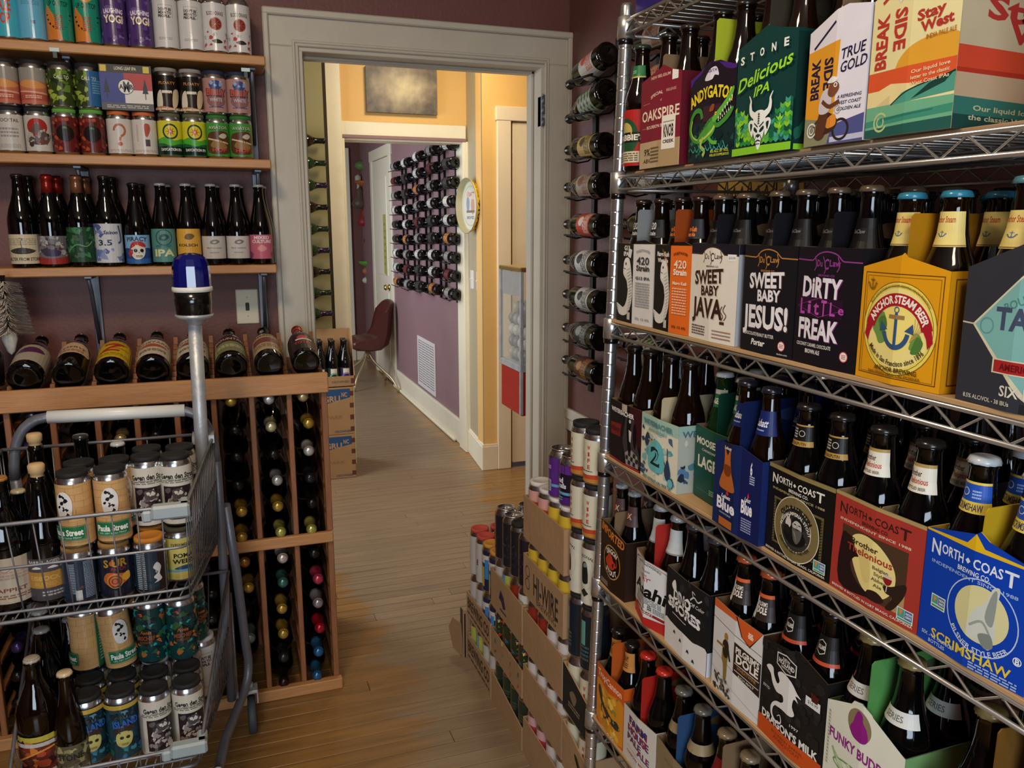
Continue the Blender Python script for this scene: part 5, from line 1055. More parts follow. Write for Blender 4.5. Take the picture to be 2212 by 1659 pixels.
carrier('stay', .812, L2, .124, 'cream bottle carrier with orange sun and green waves', a_stay, a_stayside, [(0, .155), (.03, .162), (.062, .175), (.10, .165), (.124, .158)], body='#c9bd8c', hh=.215, d=.21, bot=BOT('dark bottle with black cap', 'cream sunset carrier', glass='amber_glass', cap='#1c1a18'))
carrier('stay2', .52, L2, .126, 'cream bottle carrier with green waves nearest the shelf end', a_stay, a_stayside, None, body='#c9bd8c', bot=BOT('dark bottle', 'cream carrier nearest the shelf end', glass='amber_glass'))
# level three
BD = 'black_glass'
carrier('g13', 1.437, L3, .142, 'black and white bottle carrier with a skeletal fish and G13 lettering', a_g13, None, [(0, .150), (.071, .149), (.082, .155), (.11, .157), (.142, .150)], body='#151313', handle='#7c7f80', hh=.212, side_col='#c9c6c0', bot=BOT('brown bottle with grey 420 neck label', 'black and white fish carrier', glass='brown_glass', cap='#2a1c18', neck='k420'))
carrier('mango', 1.292, L3, .121, 'black and orange bottle carrier with a skeletal fish', a_mango, None, [(0, .150), (.060, .149), (.070, .155), (.10, .156), (.121, .150)], body='#171210', handle='#8f3f14', hh=.210, side_col='#c9601e', bot=BOT('brown bottle with orange lettered neck label', 'black and orange fish carrier', glass='brown_glass', cap='#2a1c18', neck='mango'))
DU = dict(body='#18161a', handle='#16141a', h=.155, hh=.200, n=6)
carrier('java', 1.171, L3, .130, 'white bottle carrier lettered SWEET BABY JAVA', a_java, lambda A: (A.r(0, 0, 1, 1, '#a8abb0'), A.r(0, .9, 1, 1, '#1c1a24')), None, side_col='#c2c4c8', bot=BOT('black bottle with dark cap', 'white JAVA carrier', glass=BD, cap='#5a4a3a', neck='duclaw'), **DU)
carrier('jesus', 1.026, L3, .118, 'black bottle carrier lettered SWEET BABY JESUS', a_jesus, None, None, bot=BOT('black bottle with dark cap', 'black JESUS carrier', glass=BD, cap='#5a4a3a', neck='duclaw'), **DU)
carrier('freak', .906, L3, .117, 'black and purple bottle carrier lettered DIRTY LITTLE FREAK', a_freak, None, None, bot=BOT('black bottle with dark cap', 'black and purple FREAK carrier', glass=BD, cap='#5a4a3a', neck='duclaw'), **DU)
carrier('anchor', .787, L3, .126, 'yellow bottle carrier with a blue anchor in a round emblem', a_anchor, a_anchorside, [(0, .134), (.047, .136), (.066, .152), (.084, .136), (.126, .134)], h=.134, body='#dd9a16', inside='#b0781c', handle='#a8740f', hh=.196, bow=.006, side_col='#c98a12',
        bot=BOT('brown bottle with blue cap and cream neck label', 'yellow anchor carrier', kind='stubby', glass='brown_glass', cap='#2c7a94', neck='anchor'))
carrier('tank', .640, L3, .130, 'charcoal bottle carrier with a teal diamond and TANK lettering', a_tank, None, [(0, .140), (.03, .142), (.065, .165), (.10, .160), (.130, .158)], body='#34363d', hh=.2, bow=.006, bot=BOT('dark bottle with cream neck label', 'charcoal diamond carrier', glass='brown_glass', cap='#4a7a86', neck='anchor'))
# level four
LS = .125
carrier('insan', 1.437, L4, .128, 'black bottle carrier with dark figures and WEYERBACHER lettering', a_insan, None, [(0, .122), (.128, .122)], h=.122, body='#151116', hh=.12, d=.13, n=4, bot=BOT('tall dark brown bottle', 'black figures carrier', glass='brown_glass', cap='#1a1614'))
carrier('w22', 1.307, L4, .130, 'pale teal illustrated bottle carrier with a large number two', a_w22, a_w22side, [(0, .122), (.130, .122)], h=.122, body='#b9b6a0', inside='#b5a888', hh=.16, d=.15, n=4, bot=BOT('tall dark brown bottle', 'pale teal carrier', glass='brown_glass', cap='#1a1614'))
carrier('moose', 1.170, L4 + .001, .117, 'dark green bottle carrier lettered LAGER', a_moose, None, [(0, .127), (.117, .124)], h=.122, body='#14493a', handle='#0f3a2e', hh=.19, xf=.757, bot=BOT('green bottle with white cap', 'dark green LAGER carrier', glass='green_glass', cap='#c9ccc8', neck='moose', kind='stubby'))
carrier('blue', 1.050, L4, .118, 'blue bottle carrier picturing an amber bottle', a_blue2, None, [(0, .132), (.068, .140), (.118, .128)], h=.125, body='#15265a', inside='#1f2c5c', handle='#101c46', hh=.205, bow=.004, xf=.7165, d=.19, bot=BOT('dark bottle with black cap and blue neck label', 'blue amber bottle carrier', glass='brown_glass', cap='#1a1a26', neck='blue'))
carrier('rasp', .929, L4, .134, 'black and gold bottle carrier with a bearded portrait roundel', a_rasp, None, [(0, .130), (.134, .130)], h=.130, body='#12100e', inside='#5c4c38', hh=.13, n=4, d=.13, bot=BOT('dark bottle with black and gold neck label', 'black portrait carrier', kind='stubby', glass='black_glass', cap='#1c1a18', neck='rasp'))
carrier('thel', .794, L4, .143, 'red bottle carrier with a shadowed figure before a cream glow', a_thel, None, [(0, .131), (.143, .131)], h=.131, body='#a6382e', inside='#8a7658', hh=.13, n=4, d=.13, bot=BOT('dark bottle with cream neck label', 'red figure carrier', kind='stubby', glass='black_glass', cap='#1c1a18', neck='thel'))
carrier('scrim', .650, L4, .132, 'royal blue and yellow bottle carrier lettered SCRIMSHAW', a_scrim, None, [(0, .132), (.05, .134), (.070, .152), (.095, .134), (.132, .132)], h=.132, body='#0b3fae', inside='#c9a22a', handle='#b8961e', hh=.175, bow=.006, bot=BOT('dark bottle with white cap and blue neck label', 'royal blue carrier', kind='stubby', glass='black_glass', cap='#b9c0c4', neck='scrim'))
# level five
carrier('stout', 1.452, L5, .110, 'dark brown bottle carrier with a red dragon roundel', a_stout, None, [(0, .140), (.05, .142), (.110, .124)], h=.124, body='#2a1c14', hh=.17, bot=BOT('dark bottle with red marked neck label', 'dark brown dragon carrier', glass='black_glass', cap='#8a8f92', neck='dragon', kind='stubby'))
carrier('asahi', 1.312, L5, .126, 'white and red bottle carrier lettered Asahi', a_asahi, None, [(0, .128), (.03, .132), (.09, .128), (.126, .124)], h=.12, body='#b42a24', handle='#a82a24', hh=.195, bow=.018, xf=.728, bot=BOT('dark bottle with silver neck foil', 'white and red carrier', glass='brown_glass', cap='#9a9fa2', neck='silver', kind='stubby'))
carrier('smore', 1.184, L5, .134, 'black and white bottle carrier with bubble lettering', a_smore, a_smoreside, [(0, .146), (.134, .146)], h=.146, body='#191a1b', inside='#6a5a44', hh=.14, n=4, d=.13, bot=BOT('tall dark bottle', 'black bubble letter carrier', glass='black_glass', cap='#3a4044'))
carrier('dole', 1.034, L5, .124, 'white bottle carrier with a standing pilgrim and orange corner', a_dole, None, [(0, .152), (.124, .148)], h=.148, body='#cfcdc8', inside='#6a4c30', hh=.14, n=4, d=.13, bot=BOT('dark bottle with orange cap', 'white pilgrim carrier', glass='black_glass', cap='#c4582e', neck='dole'))
carrier('milk', .908, L5, .135, 'black and orange bottle carrier with a white dragon', a_milk, None, [(0, .148), (.045, .150), (.080, .165), (.135, .146)], h=.146, body='#1b1a19', inside='#4a3020', hh=.14, n=4, d=.13, bot=BOT('dark bottle with red banded neck label', 'black white dragon carrier', glass='black_glass', cap='#14110f', neck='milk'))
carrier('funky', .771, L5, .130, 'pale green bottle carrier with a magenta seated figure disc', a_funky, lambda A: A.r(0, 0, 1, 1, '#6f9a62'), [(0, .128), (.035, .134), (.048, .154), (.062, .158), (.078, .152), (.09, .136), (.130, .126)], h=.126, body='#dfe0cc', inside='#4a5a3c', handle='#4f8a48', hh=.215, side_col='#6f9a62',
        bot=BOT('tall dark bottle with small white strip', 'pale green carrier', glass='black_glass', cap='#8a7c4a', neck='funky'))
carrier('rede', .600, L5, .130, 'red and yellow bottle carrier nearest the near shelf post', a_redend, None, None, h=.12, body='#a82a20', handle='#6a4a1c', bot=BOT('tall dark bottle', 'red and yellow carrier', glass='black_glass', cap='#8a7c4a'))
# level six
carrier('tropi', 1.438, L6, .122, 'orange bottle carrier with a citrus cannon', a_tropi, None, [(0, .135), (.03, .137), (.122, .137)], h=.135, body='#d0591c', handle='#b4551e', hh=.205, bot=BOT('dark bottle with black cap and tan neck label', 'orange citrus carrier', glass='black_glass', cap='#1a1614', neck='tropi', kind='stubby'))
carrier('farm', 1.313, L6, .126, 'white bottle carrier lettered FARM HOUSE PALE ALE', a_farm, None, [(0, .112), (.126, .122)], h=.112, body='#d9d5cb', handle='#a8241c', hh=.20, bot=BOT('dark bottle with red cap', 'white FARM HOUSE carrier', glass='black_glass', cap='#b42a20'))
carrier('tan', 1.183, L6, .128, 'kraft tan bottle carrier with grey looping emblem', a_tan, None, [(0, .122), (.128, .116)], h=.118, body='#8f7d5e', handle='#2c4a70', hh=.20, bot=BOT('dark bottle with silver rimmed cap and kraft neck label', 'kraft tan carrier', glass='black_glass', cap='#5c5a52', neck=('#8f7d5e', .150, .168)))
carrier('redn', 1.048, L6, .128, 'dark bottle carrier beside the kraft tan carrier', a_plain, None, None, h=.118, body='#1a1c22', bot=BOT('dark bottle with silver cap and red neck label', 'dark lowest carrier', glass='black_glass', cap='#7a6a52', neck=('#7a1c20', .140, .185, '#c9b48a')))
carrier('endn', .912, L6, .128, 'dark bottle carrier below the white dragon carrier', a_plain, None, None, h=.118, body='#1a1c22', bot=BOT('dark bottle with yellow cap', 'lowest dark carrier nearer the shelf end', glass='black_glass', cap='#c9a22a'))

# the single green label bottles at the far end of level two
for i, (yy, c, dx) in enumerate(((1.432, '#a8241c', .03), (1.40, '#2f7a3c', .10))):
    def art(A, i=i):
        A.r(0, 0, 1, 1, '#a8201c' if i == 0 else '#2f7a3c'); A.d(.5, .52, .26, .34, '#1f4a2a'); A.d(.5, .62, .15, .16, '#b9a45a'); A.r(.1, .42, .9, .60, '#14110f'); A.t("CRABBIE'S", .5, .51, .10, '#e0d8c4', w=.7, b=2); A.r(.22, .06, .78, .26, '#c9bfa4'); A.small(.5, .16, .5, .16, 4, '#6a5a40', 3)
    BODYART['crab%d' % i] = (.010, .112, 1.9, art)
    bottle('beer_bottle', (xf(L2) + dx, yy, L2), 'longneck', 'brown_glass', '#26342a', ('red labelled' if i == 0 else 'green labelled') + ' bottle beside the far chrome post on the second shelf', 'bottle', None, 'green', 'crab%d' % i, rot=(0, 0, -PI / 2))

# second rows of carriers behind
def back_row(z, y0, n, glass, look, of, hcol='#2a2622', step=.132, caps=('#26221e',), xo=.212, neck=None):
    for i in range(n):
        carrier('b', y0 - i * step, z, .126, f'plain dark carrier, {ORD[i]} from the far post in the rear row of the {of}', a_plain, None, None, h=.115, body='#1a1a1e', handle=hcol, hh=.19, xf=xf(z) + xo, n=4, d=.13,
                bot=BOT(look, f'{ORD[i]} rear carrier on the {of}', glass=glass, cap=caps[i % len(caps)], neck=neck, kind='longneck'))
back_row(L4, 1.43, 5, 'black_glass', 'dark capped bottle', 'fourth shelf', '#3a3428', caps=('#1f2a22', '#5a5a58', '#26221e', '#3a2a20', '#26221e'))
back_row(L3, 1.43, 5, 'black_glass', 'dark capped bottle', 'third shelf', caps=('#1c1a18',))
back_row(L5, 1.43, 5, 'black_glass', 'dark capped bottle', 'fifth shelf', '#4a2018', caps=('#26221e', '#1c1a18'))
# top shelf
def flat_box(name, loc, w, d, h, label, art, body):
    r = thing(name, label, 'carton', loc, (0, 0, -PI / 2)); m = MB(); m.bbox(0, 0, 0, w, d, h, .0015, 'ink', body); m.build('carton', 'ink', r)
    A = Art(w, h); art(A); ob('printed_front', A.mesh('printed_front', lambda x, y, o_: (x, -o_, y), step=.00003, base=.0003), r); return r
flat_box('bottle_carton', (xf(L1) + .01, 1.44, L1), .17, .26, .14, 'purple carton at the far end of the top wire shelf', a_box, '#33257a')
carrier('st2', .995, L1, .125, 'green and navy bottle carrier on the top wire shelf', a_st2, None, None, h=.13, body='#0f3a36', bot=BOT('brown bottle', 'green and navy top shelf carrier', glass='amber_glass'))
# paper sign on the right wall behind the shelving
m = MB(); m.box(WX - .002, 1.50, 1.43, WX - .0006, 1.83, 1.60, 'ink_flat', '#b08f3c')
for k in range(9):
    y0_ = 1.80 - k * .032; m.tube([(WX - .0022, y0_, 1.520), (WX - .0022, y0_ - .012, 1.545 if k % 3 else 1.57), (WX - .0022, y0_ - .018, 1.520), (WX - .0022, y0_ - .03, 1.532)], .0022, 5, mat='ink_flat', col='#2a2214')
m.tube([(WX - .0022, 1.79, 1.585), (WX - .0022, 1.70, 1.598), (WX - .0022, 1.55, 1.588)], .002, 5, mat='ink_flat', col='#2a2214')
tag(m.build('paper_sign', 'ink_flat'), 'ochre paper sign with black scrawl on the wall behind the shelving', 'sign')
# ------------------------------------------------------------------ wooden wine rack against the back wall
RX0, RX1, RY0, RY1 = -.94, .277, 2.42, 2.775
RACK = thing('wine_rack', 'tall redwood wine rack packed with bottles against the plum wall', 'wine rack', (-.33, 2.6, 0))
def rpart(m, name, mm, label=None):
    o = m.build(name, mm, RACK, label); o.location = (.33, -2.6, 0); return o
m = MB(); m.bbox(RX0, RY0 - .020, .966, RX1 + .004, RY0, 1.026, .003); rpart(m, 'top_rail', 'redwood_rail')
m = MB(); m.bbox(RX0, RY0 - .014, .494, RX1, RY0 + .004, .528, .003); rpart(m, 'middle_rail', 'redwood_rail')
m = MB(); m.bbox(RX0, RY0 - .022, .0, RX1 + .008, RY0 + .004, .036, .003); rpart(m, 'bottom_rail', 'redwood_rail')
PX = [-.862, -.760, -.658, -.559, -.452, -.344, -.245, -.141, -.042, .062, .168, .269]
for x in PX:
    w_ = .0155 if x < .2 else .018
    m = MB(); m.bbox(x - w_ / 2, RY0 - .002, .528, x + w_ / 2, RY0 + .020, .966, .002); rpart(m, 'upright', 'redwood')
    m = MB(); m.bbox(x - w_ / 2, RY0 - .002, .036, x + w_ / 2, RY0 + .020, .494, .002); rpart(m, 'upright', 'redwood')
    m = MB(); m.bbox(x - w_ / 2, RY1 - .02, 0, x + w_ / 2, RY1, 1.0, .002); rpart(m, 'rear_upright', 'redwood')
m = MB()
for x in PX:
    for k in range(12):
        if k == 5: continue
        z = .953 - .0830 * k - .044
        m.box(x - .0075, RY0 + .03, z - .006, x + .0075, RY1 - .02, z + .004)
rpart(m, 'bottle_support', 'redwood')['kind'] = 'stuff'
m = MB(); m.bbox(RX1 - .006, RY0 + .02, .0, RX1 + .0, RY1, .97, .002); m.bbox(RX1 - .014, RY0 + .07, .0, RX1 - .006, RY0 + .10, .97, .002)
rpart(m, 'side_panel', 'redwood')
m = MB(); m.box(RX0, RY1, 0, RX1, RY1 + .008, 1.02); rpart(m, 'back_panel', 'redwood')
# sloping display cradle: notched slats between the display bottles
for x in [-.559 + .1035 * i - .1035 * 3 for i in range(12)]:
    m = MB(); pts = [(0, 0)]; n = 9
    for k in range(n):
        a, b = k / n, (k + .5) / n; pts += [(a * .30, .016 + .10 * a), (b * .30, .016 + .10 * a), (b * .30, .002 + .10 * b)]
    pts += [(.30, .125), (.30, .0)]
    Mx = Matrix(((0, 0, 1, x - .006), (1, 0, 0, RY0 + .004), (0, 1, 0, .985), (0, 0, 0, 1))); m.prism(pts, Mx, .012); rpart(m, 'display_slat', 'redwood')

# bottles in the rack, necks forward
gold, sil, dk, beige, yel = '#b08f3a', '#b4b4b2', '#1a1818', '#b39a70', '#b4b05a'
UP = {10: [(gold, 'champagne'), dk, dk, dk, (gold, 'g'), (gold, 'g')], 9: 0}
cols_up = {8: [gold, dk, dk, dk, gold, gold], 9: [sil, '#c4bb94', dk, sil, gold, yel], 10: [beige, gold, '#c0bfba', '#26242c', dk, yel]}
cols_lo = {8: ['#9c6a34', gold, '#2a2c30', '#7f9a96', '#8a3a26'], 9: ['#c9bcb4', '#3f6f66', gold, gold, '#2c2a2e', '#2a1418'], 10: ['#1c1c1c', '#c2405a', '#9a9296', '#b01c2c', '#2f6a9c', '#2c668f']}
cname = {gold: 'gold', sil: 'silver', dk: 'black', beige: 'beige', yel: 'yellow green', '#c4bb94': 'cream', '#c0bfba': 'pale silver', '#26242c': 'blue black', '#9c6a34': 'copper', '#2a2c30': 'charcoal', '#7f9a96': 'pale teal', '#8a3a26': 'rust', '#c9bcb4': 'white', '#3f6f66': 'dark teal', '#2c2a2e': 'dark grey', '#2a1418': 'dark red',
         '#1c1c1c': 'black', '#c2405a': 'pink', '#9a9296': 'grey', '#b01c2c': 'red', '#2f6a9c': 'blue', '#2c668f': 'deep blue', '#3a2a5a': 'violet'}
NC = len(PX) - 1
for c in range(NC):
    xc = (PX[c] + PX[c + 1]) / 2; right = NC - c
    for part, lst, z0, n in (('upper', cols_up.get(c), .953, 6), ('lower', cols_lo.get(c), .459, 6)):
        if c == 8 and part == 'lower': n = 5
        for k in range(n):
            col = lst[k] if lst and k < len(lst) else rnd.choice([dk, dk, dk, '#2a2c30', '#26242c', beige, '#3a2a5a'])
            big = col in (gold, '#c2405a', '#9a9296', '#b01c2c', '#c9bcb4', '#7f9a96')
            x = xc + rnd.uniform(-.006, .006); z = z0 - .0825 * k - .002
            o = bottle('wine_bottle', (x, RY1 - .012 + 0, z), 'burgundy' if big else 'wine', 'black_glass', None, f"bottle with {cname[col]} neck, {ORD[k]} down, {part} bay, {ORD[right - 1]} column from doorway",
                       'bottle', 'bottles lying in the wine rack', foil=col, rot=(PI / 2 + rnd.uniform(-.01, .01), 0, rnd.uniform(-.02, .02)), seg=14)
            o.location.y = RY1 - .012
            s = .395 / .30 if big else .36 / .30; s = min(s, 1.16); o.scale = (1, 1, s)
# display bottles lying up the slope, bases forward
BODYART['d0'] = (.030, .150, 2.2, lambda A: (A.r(0, 0, 1, 1, '#a89c88'), A.blob([(.3, .62), (.45, .8), (.62, .8), (.72, .66), (.6, .52), (.42, .5)], '#54284e')))
BODYART['d1'] = (.060, .150, 2.0, lambda A: (A.blob([(.2, .15), (.2, .55), (.35, .85), (.65, .85), (.8, .55), (.8, .15)], '#c9a884', 2), A.t('RESERVE', .5, .52, .12, '#5a3a2a', w=.46, b=1, arc=.6), A.small(.5, .28, .4, .18, 3, '#7a5a42', 3)))
BODYART['d2'] = (.022, .150, 2.4, lambda A: (A.r(0, 0, 1, 1, '#c9ab1c'), frame(A, .22, .12, .78, .93, .012, '#a8322a'), A.t('Z', .45, .6, .42, '#a8322a', b=2, sh=.3, w=.26), A.line([(.5, .55), (.72, .56)], .02, '#a8322a'), A.small(.5, .22, .5, .12, 2, '#8a7a1a', 3)))
wl = lambda c: (lambda A: (A.r(0, 0, 1, 1, '#c4b8a0'), A.spots(.1, .86, .9, .99, 10, .03, .05, ['#c4b8a0'], 2), A.blob([(.3, .58), (.45, .68), (.62, .62), (.72, .54), (.5, .48)], c), A.t('VINEYARD', .5, .78, .10, '#8a4a38', w=.5, b=1, arc=.7), A.small(.5, .28, .4, .16, 3, '#7a6a5a', 3)))
BODYART['d3'] = (.030, .150, 2.2, wl('#a5563a')); BODYART['d4'] = (.030, .150, 2.2, wl('#8a5040'))
BODYART['d5'] = (.026, .152, 2.3, lambda A: (A.r(0, 0, 1, 1, '#7b7d54'), A.r(0, .62, 1, 1, '#46282a'), A.r(.24, 0, .27, 1, '#b9b48a'), A.t('MOUNTAIN', .5, .8, .12, '#c9b0a0', w=.5, b=1), A.small(.5, .35, .4, .2, 3, '#c4c09a', 3)))
BODYART['d6'] = (.028, .150, 2.3, lambda A: (A.r(0, 0, 1, 1, '#ab9674'), A.t('AMERICAN', .5, .85, .11, '#6a3a2a', w=.52, b=1), A.r(.25, .42, .75, .72, '#7a4440'), A.small(.5, .25, .5, .2, 3, '#7a5a42', 3)))
BODYART['d7'] = (.022, .165, 2.2, lambda A: (A.r(0, 0, 1, 1, '#2e1e1c'), A.t('THE', .5, .86, .07, '#c9b0a0', w=.14, b=2), A.d(.5, .58, .09, None, '#b43a34'), A.r(.38, .45, .66, .52, '#d0c8c0'), A.t('TOTAL', .5, .32, .12, '#b43a34', w=.3, b=2)))
DL = [('bottle with white and purple label', 'd0', None), ('brown bottle with round topped cream label', 'd1', None), ('bottle with bright yellow label', 'd2', None), ('bottle with scalloped white label', 'd3', None),
      ('bottle with white label behind the beacon post', 'd4', None), ('bottle with olive and maroon label', 'd5', None), ('bottle with tan label lettered AMERICAN', 'd6', None), ('red capped dark bottle', 'd7', '#9a2a1c')]
for i, (lb, art, fc) in enumerate(DL):
    x = -.508 + .1043 * i
    a = math.atan2(.088, .30)
    o = bottle('display_bottle', (x, RY0 + .006, 1.0405 + .012), 'burgundy' if i not in (1, 6, 7) else 'bomber', 'black_glass', '#2c1c16' if not fc else None, lb + ' on the sloped rack top', 'bottle', 'display bottles on the rack top', body=art, foil=fc, rot=(-PI / 2 + .24, 0, 0), seg=20)
    if i in (1, 6, 7): o.scale = (1.12, 1.12, 1.08)
    else: o.scale = (1.07, 1.07, .94)

# ------------------------------------------------------------------ wall mounted wine racks
def wall_rack(name, label, x, y0, rows, face, depth_cols, group, wl_=True): pass
WINE = [('#b8b2a4', '#c44a34'), ('#8f9a84', '#3c4a38'), ('#b59a5c', '#4a3a1c'), ('#9c8c7c', '#7a4a3c'), ('#b4452c', '#e0c8b8'), ('#c4c2bc', '#2a2a2a'), ('#bdbab2', '#2a2a2a'), ('#2a2a26', '#8a8a80'), ('#4a2c1e', '#a8743c')]
def wl2(i, c, c2):
    def f(A):
        A.r(0, 0, 1, 1, c)
        if i == 1:
            for k in range(7):
                for j in range(7):
                    if (k + j) % 2: A.p([(.1 + .115 * k, .08 + .12 * j), (.16 + .115 * k, .14 + .12 * j), (.1 + .115 * k, .20 + .12 * j), (.04 + .115 * k, .14 + .12 * j)], c2)
        else: A.d(.5, .66, .10, None, c2); A.small(.5, .35, .5, .3, 4, c2, i); A.r(.25, .12, .75, .17, c2)
    return f
for i, (c, c2) in enumerate(WINE): BODYART['w%d' % i] = (.045, .140, 2.2, wl2(i, c, c2))
def rack_right(label, yb, zs, first, desc):
    r = thing('wall_wine_rack', label, 'wine rack', (WX, yb, 1.4)); m = MB(); dx = -.068
    for yy in (.06, .215): m.box(-.010, yy - .012, min(zs) - .10 - 1.4, 0, yy + .012, max(zs) + .08 - 1.4, 'dark_metal'); m.build('wall_strap', 'dark_metal', r); m = MB()
    for k, z in enumerate(zs):
        m = MB(); zz = z - 1.4
        for yy in (.06, .215): m.tube([(-.004, yy, zz - .012), (-.03, yy, zz - .034), (-.068, yy, zz - .0415), (-.106, yy, zz - .034)], .0028, 6)
        m.tube([(-.104, .035, zz - .036), (-.104, .235, zz - .030)], .0035, 6)
        m.build('bottle_holder', 'dark_metal', r)
    for k, z in enumerate(zs):
        i = (first + k) % 9; tilt = .28 if (k < 2 and first == 0) else .02
        o = bottle('wine_bottle', (WX - .068, yb + .0, z - (.0 if k > 1 or first else -.02)), ('wine', 'burgundy')[k % 2], 'black_glass', None, f'{desc[k] if k < len(desc) else "wine bottle"}, {ORD[k]} down, {"wall rack by the doorway corner" if first == 0 else "wall rack behind the shelving post" if first == 3 else "middle wall rack behind the shelving"}', 'bottle', 'bottles in the wall wine racks',
                   body='w%d' % i, foil=('#1a1816', '#2a1c1a', '#14120f')[k % 3], rot=(-PI / 2 - tilt * 0 + .02, 0, 0), seg=18)
        if tilt > .1: o.rotation_euler = (-PI / 2 - .16, 0, 0)
        o.rotation_euler[1] = 0
        for ch in o.children:
            if ch.name.startswith('body_label'): ch.rotation_euler = (0, 0, -PI / 2 * .75)
ZR = [1.945, 1.835, 1.700, 1.577, 1.452, 1.330, 1.210, 1.092, .975]
rack_right('black metal wall wine rack between the doorway and the chrome shelving', 2.345, ZR, 0, ['wine bottle with white and red label', 'wine bottle with checkered label', 'wine bottle with gold label', 'wine bottle with floral label', 'wine bottle with orange label', 'wine bottle with plain white label', 'wine bottle with white lettered label', 'dark lettered wine bottle', 'brown labelled wine bottle'])
rack_right('black metal wall wine rack behind the chrome shelving', 1.93, ZR[:8], 3, [])
rack_right('black metal wall wine rack at the middle of the shelving wall', 1.52, ZR[:3], 2, [])
# olive wall rack in the hall: necks point towards the white post
r = thing('wall_wine_rack', 'metal wine rack on the olive wall left of the white post', 'wine rack', (.45, 4.80, 1.4))
for k in range(9):
    z = 1.915 - .1195 * k; m = MB()
    for xx in (-.20, -.03): m.tube([(xx, -.004, z - 1.414), (xx, -.03, z - 1.432), (xx, -.068, z - 1.4405), (xx, -.10, z - 1.432)], .0028, 6)
    m.tube([(-.22, -.10, z - 1.436), (.05, -.10, z - 1.430)], .003, 6); m.build('bottle_holder', 'dark_metal', r)
    bottle('wine_bottle', (.295, 4.732, z), 'wine', 'green_glass' if k % 3 else 'brown_glass', None, f'wine bottle, {ORD[k] if k < 12 else "lowest"} down on the olive hall wall, neck towards the post', 'bottle', 'bottles on the olive hall wall', foil=('#16140f', '#1e2a1c', '#2a1a2e')[k % 3], rot=(0, PI / 2, 0), seg=14)
m = MB()
for xx in (-.20, -.03): m.box(xx - .01, -.008, -.50, xx + .01, 0, .60)
m.build('wall_strap', 'dark_metal', r)
# far room rack: five columns of bottles on the mauve wall
FR = thing('wall_wine_rack', 'large black wall wine rack on the mauve far room wall', 'wine rack', (1.475, 5.9, 1.45))
FC = [(5.13, 1.955), (5.555, 1.955), (5.965, 1.945), (6.365, 1.93), (6.755, 1.93)]
LABC = ['#c9c4b8', '#3a3a38', '#c4c2bc', '#8c8a84', '#8f8a80', '#3a3a38', '#d8d4c8', '#b4743c', '#6a2a2a']
nm = {'#c9c4b8': 'cream', '#a8442c': 'red', '#8c8a84': 'silver grey', '#b8963c': 'gold', '#c4c2bc': 'white', '#8f8a80': 'grey', '#3a3a38': 'black', '#d8d4c8': 'pale', '#b4743c': 'orange', '#6a2a2a': 'maroon'}
for c, (yc, zt) in enumerate(FC):
    m = MB(); m.box(-.012, yc - 5.9 + .03, .955 - 1.45, 0, yc - 5.9 + .055, zt + .05 - 1.45); m.box(-.012, yc - 5.9 - .11, .955 - 1.45, 0, yc - 5.9 - .09, zt + .05 - 1.45)
    m.build('wall_strap', 'dark_metal', FR)
    for k in range(9):
        z = zt - .1165 * k; zz = z - 1.45; y_ = yc - 5.9; m = MB()
        m.tube([(-.004, y_ - .09, zz - .012), (-.036, y_ - .09, zz - .038), (-.105, y_ - .09, zz - .036)], .003, 5); m.tube([(-.105, y_ - .14, zz - .040), (-.105, y_ + .12, zz - .034)], .0032, 5)
        m.build('bottle_holder', 'dark_metal', FR)
        lc = LABC[(k * 5 + c * 3) % 9]
        bottle('wine_bottle', (1.475 - .070, yc - .155, z), 'wine', 'black_glass', None, f'wine bottle, {nm[lc]} label, {ORD[k]} down, {ORD[c]} mauve wall column from the far doorway', 'bottle', 'bottles on the mauve far room wall',
               body=(lc, .07, .165), foil=('#8a8a88', '#2a2a2a')[k % 2], rot=(-PI / 2 + .02, 0, 0), seg=12)

# ------------------------------------------------------------------ cans and bottles on the pine shelves
C = CANART
def bgc(c): return lambda A: A.r(0, 0, 1, 1, c)
C['tealred'] = lambda A: (A.r(0, 0, 1, 1, '#3fa3b4'), A.t('HAZE', .47, .62, .22, '#c2403a', w=.2, b=2), A.t('POP', .47, .36, .2, '#c2403a', w=.16, b=2))
C['ltblue'] = lambda A: (A.r(0, 0, 1, 1, '#62a8c4'), A.small(.5, .7, .22, .1, 3, '#4a8aa8', 3), A.t('NE', .52, .32, .06, '#2a3a4a', w=.05, b=2))
C['upontop'] = lambda A: (A.p([(0, 0), (1, 0), (1, 1), (0, 1)], '#17866a'), A.p([(.25, 0), (.53, 0), (.50, .25), (.44, .5), (.36, .7), (.30, .5)], '#c9752a'), A.blob([(.38, .95), (.46, .8), (.54, .8), (.62, .95)], '#c98a3a'), A.t('UP ON TOP', .5, .72, .10, '#1c2a20', w=.26, b=1),
                          [A.blob([(.5 + .13 * math.cos(a), .5 + .26 * math.sin(a)), (.5 + .15 * math.cos(a + .1), .5 + .30 * math.sin(a + .1)), (.5 + .17 * math.cos(a), .5 + .27 * math.sin(a))], '#20160f') for a in [PI + .35 * i for i in range(10)]], A.small(.5, .35, .1, .3, 8, '#8f3a22', 2))
C['yogi'] = lambda A: (A.r(0, 0, 1, 1, '#4a3268'), A.spots(.1, .02, .9, .98, 40, .02, .05, ['#5c4280', '#3c2858', '#6a4e8a', '#7a6092'], 4, .6), A.t('LAUGHING', .5, .66, .09, '#e0d4da', w=.24, b=2, arc=.8), A.t('YOGI', .5, .50, .15, '#ead8b0', w=.23, b=2, arc=1.2))
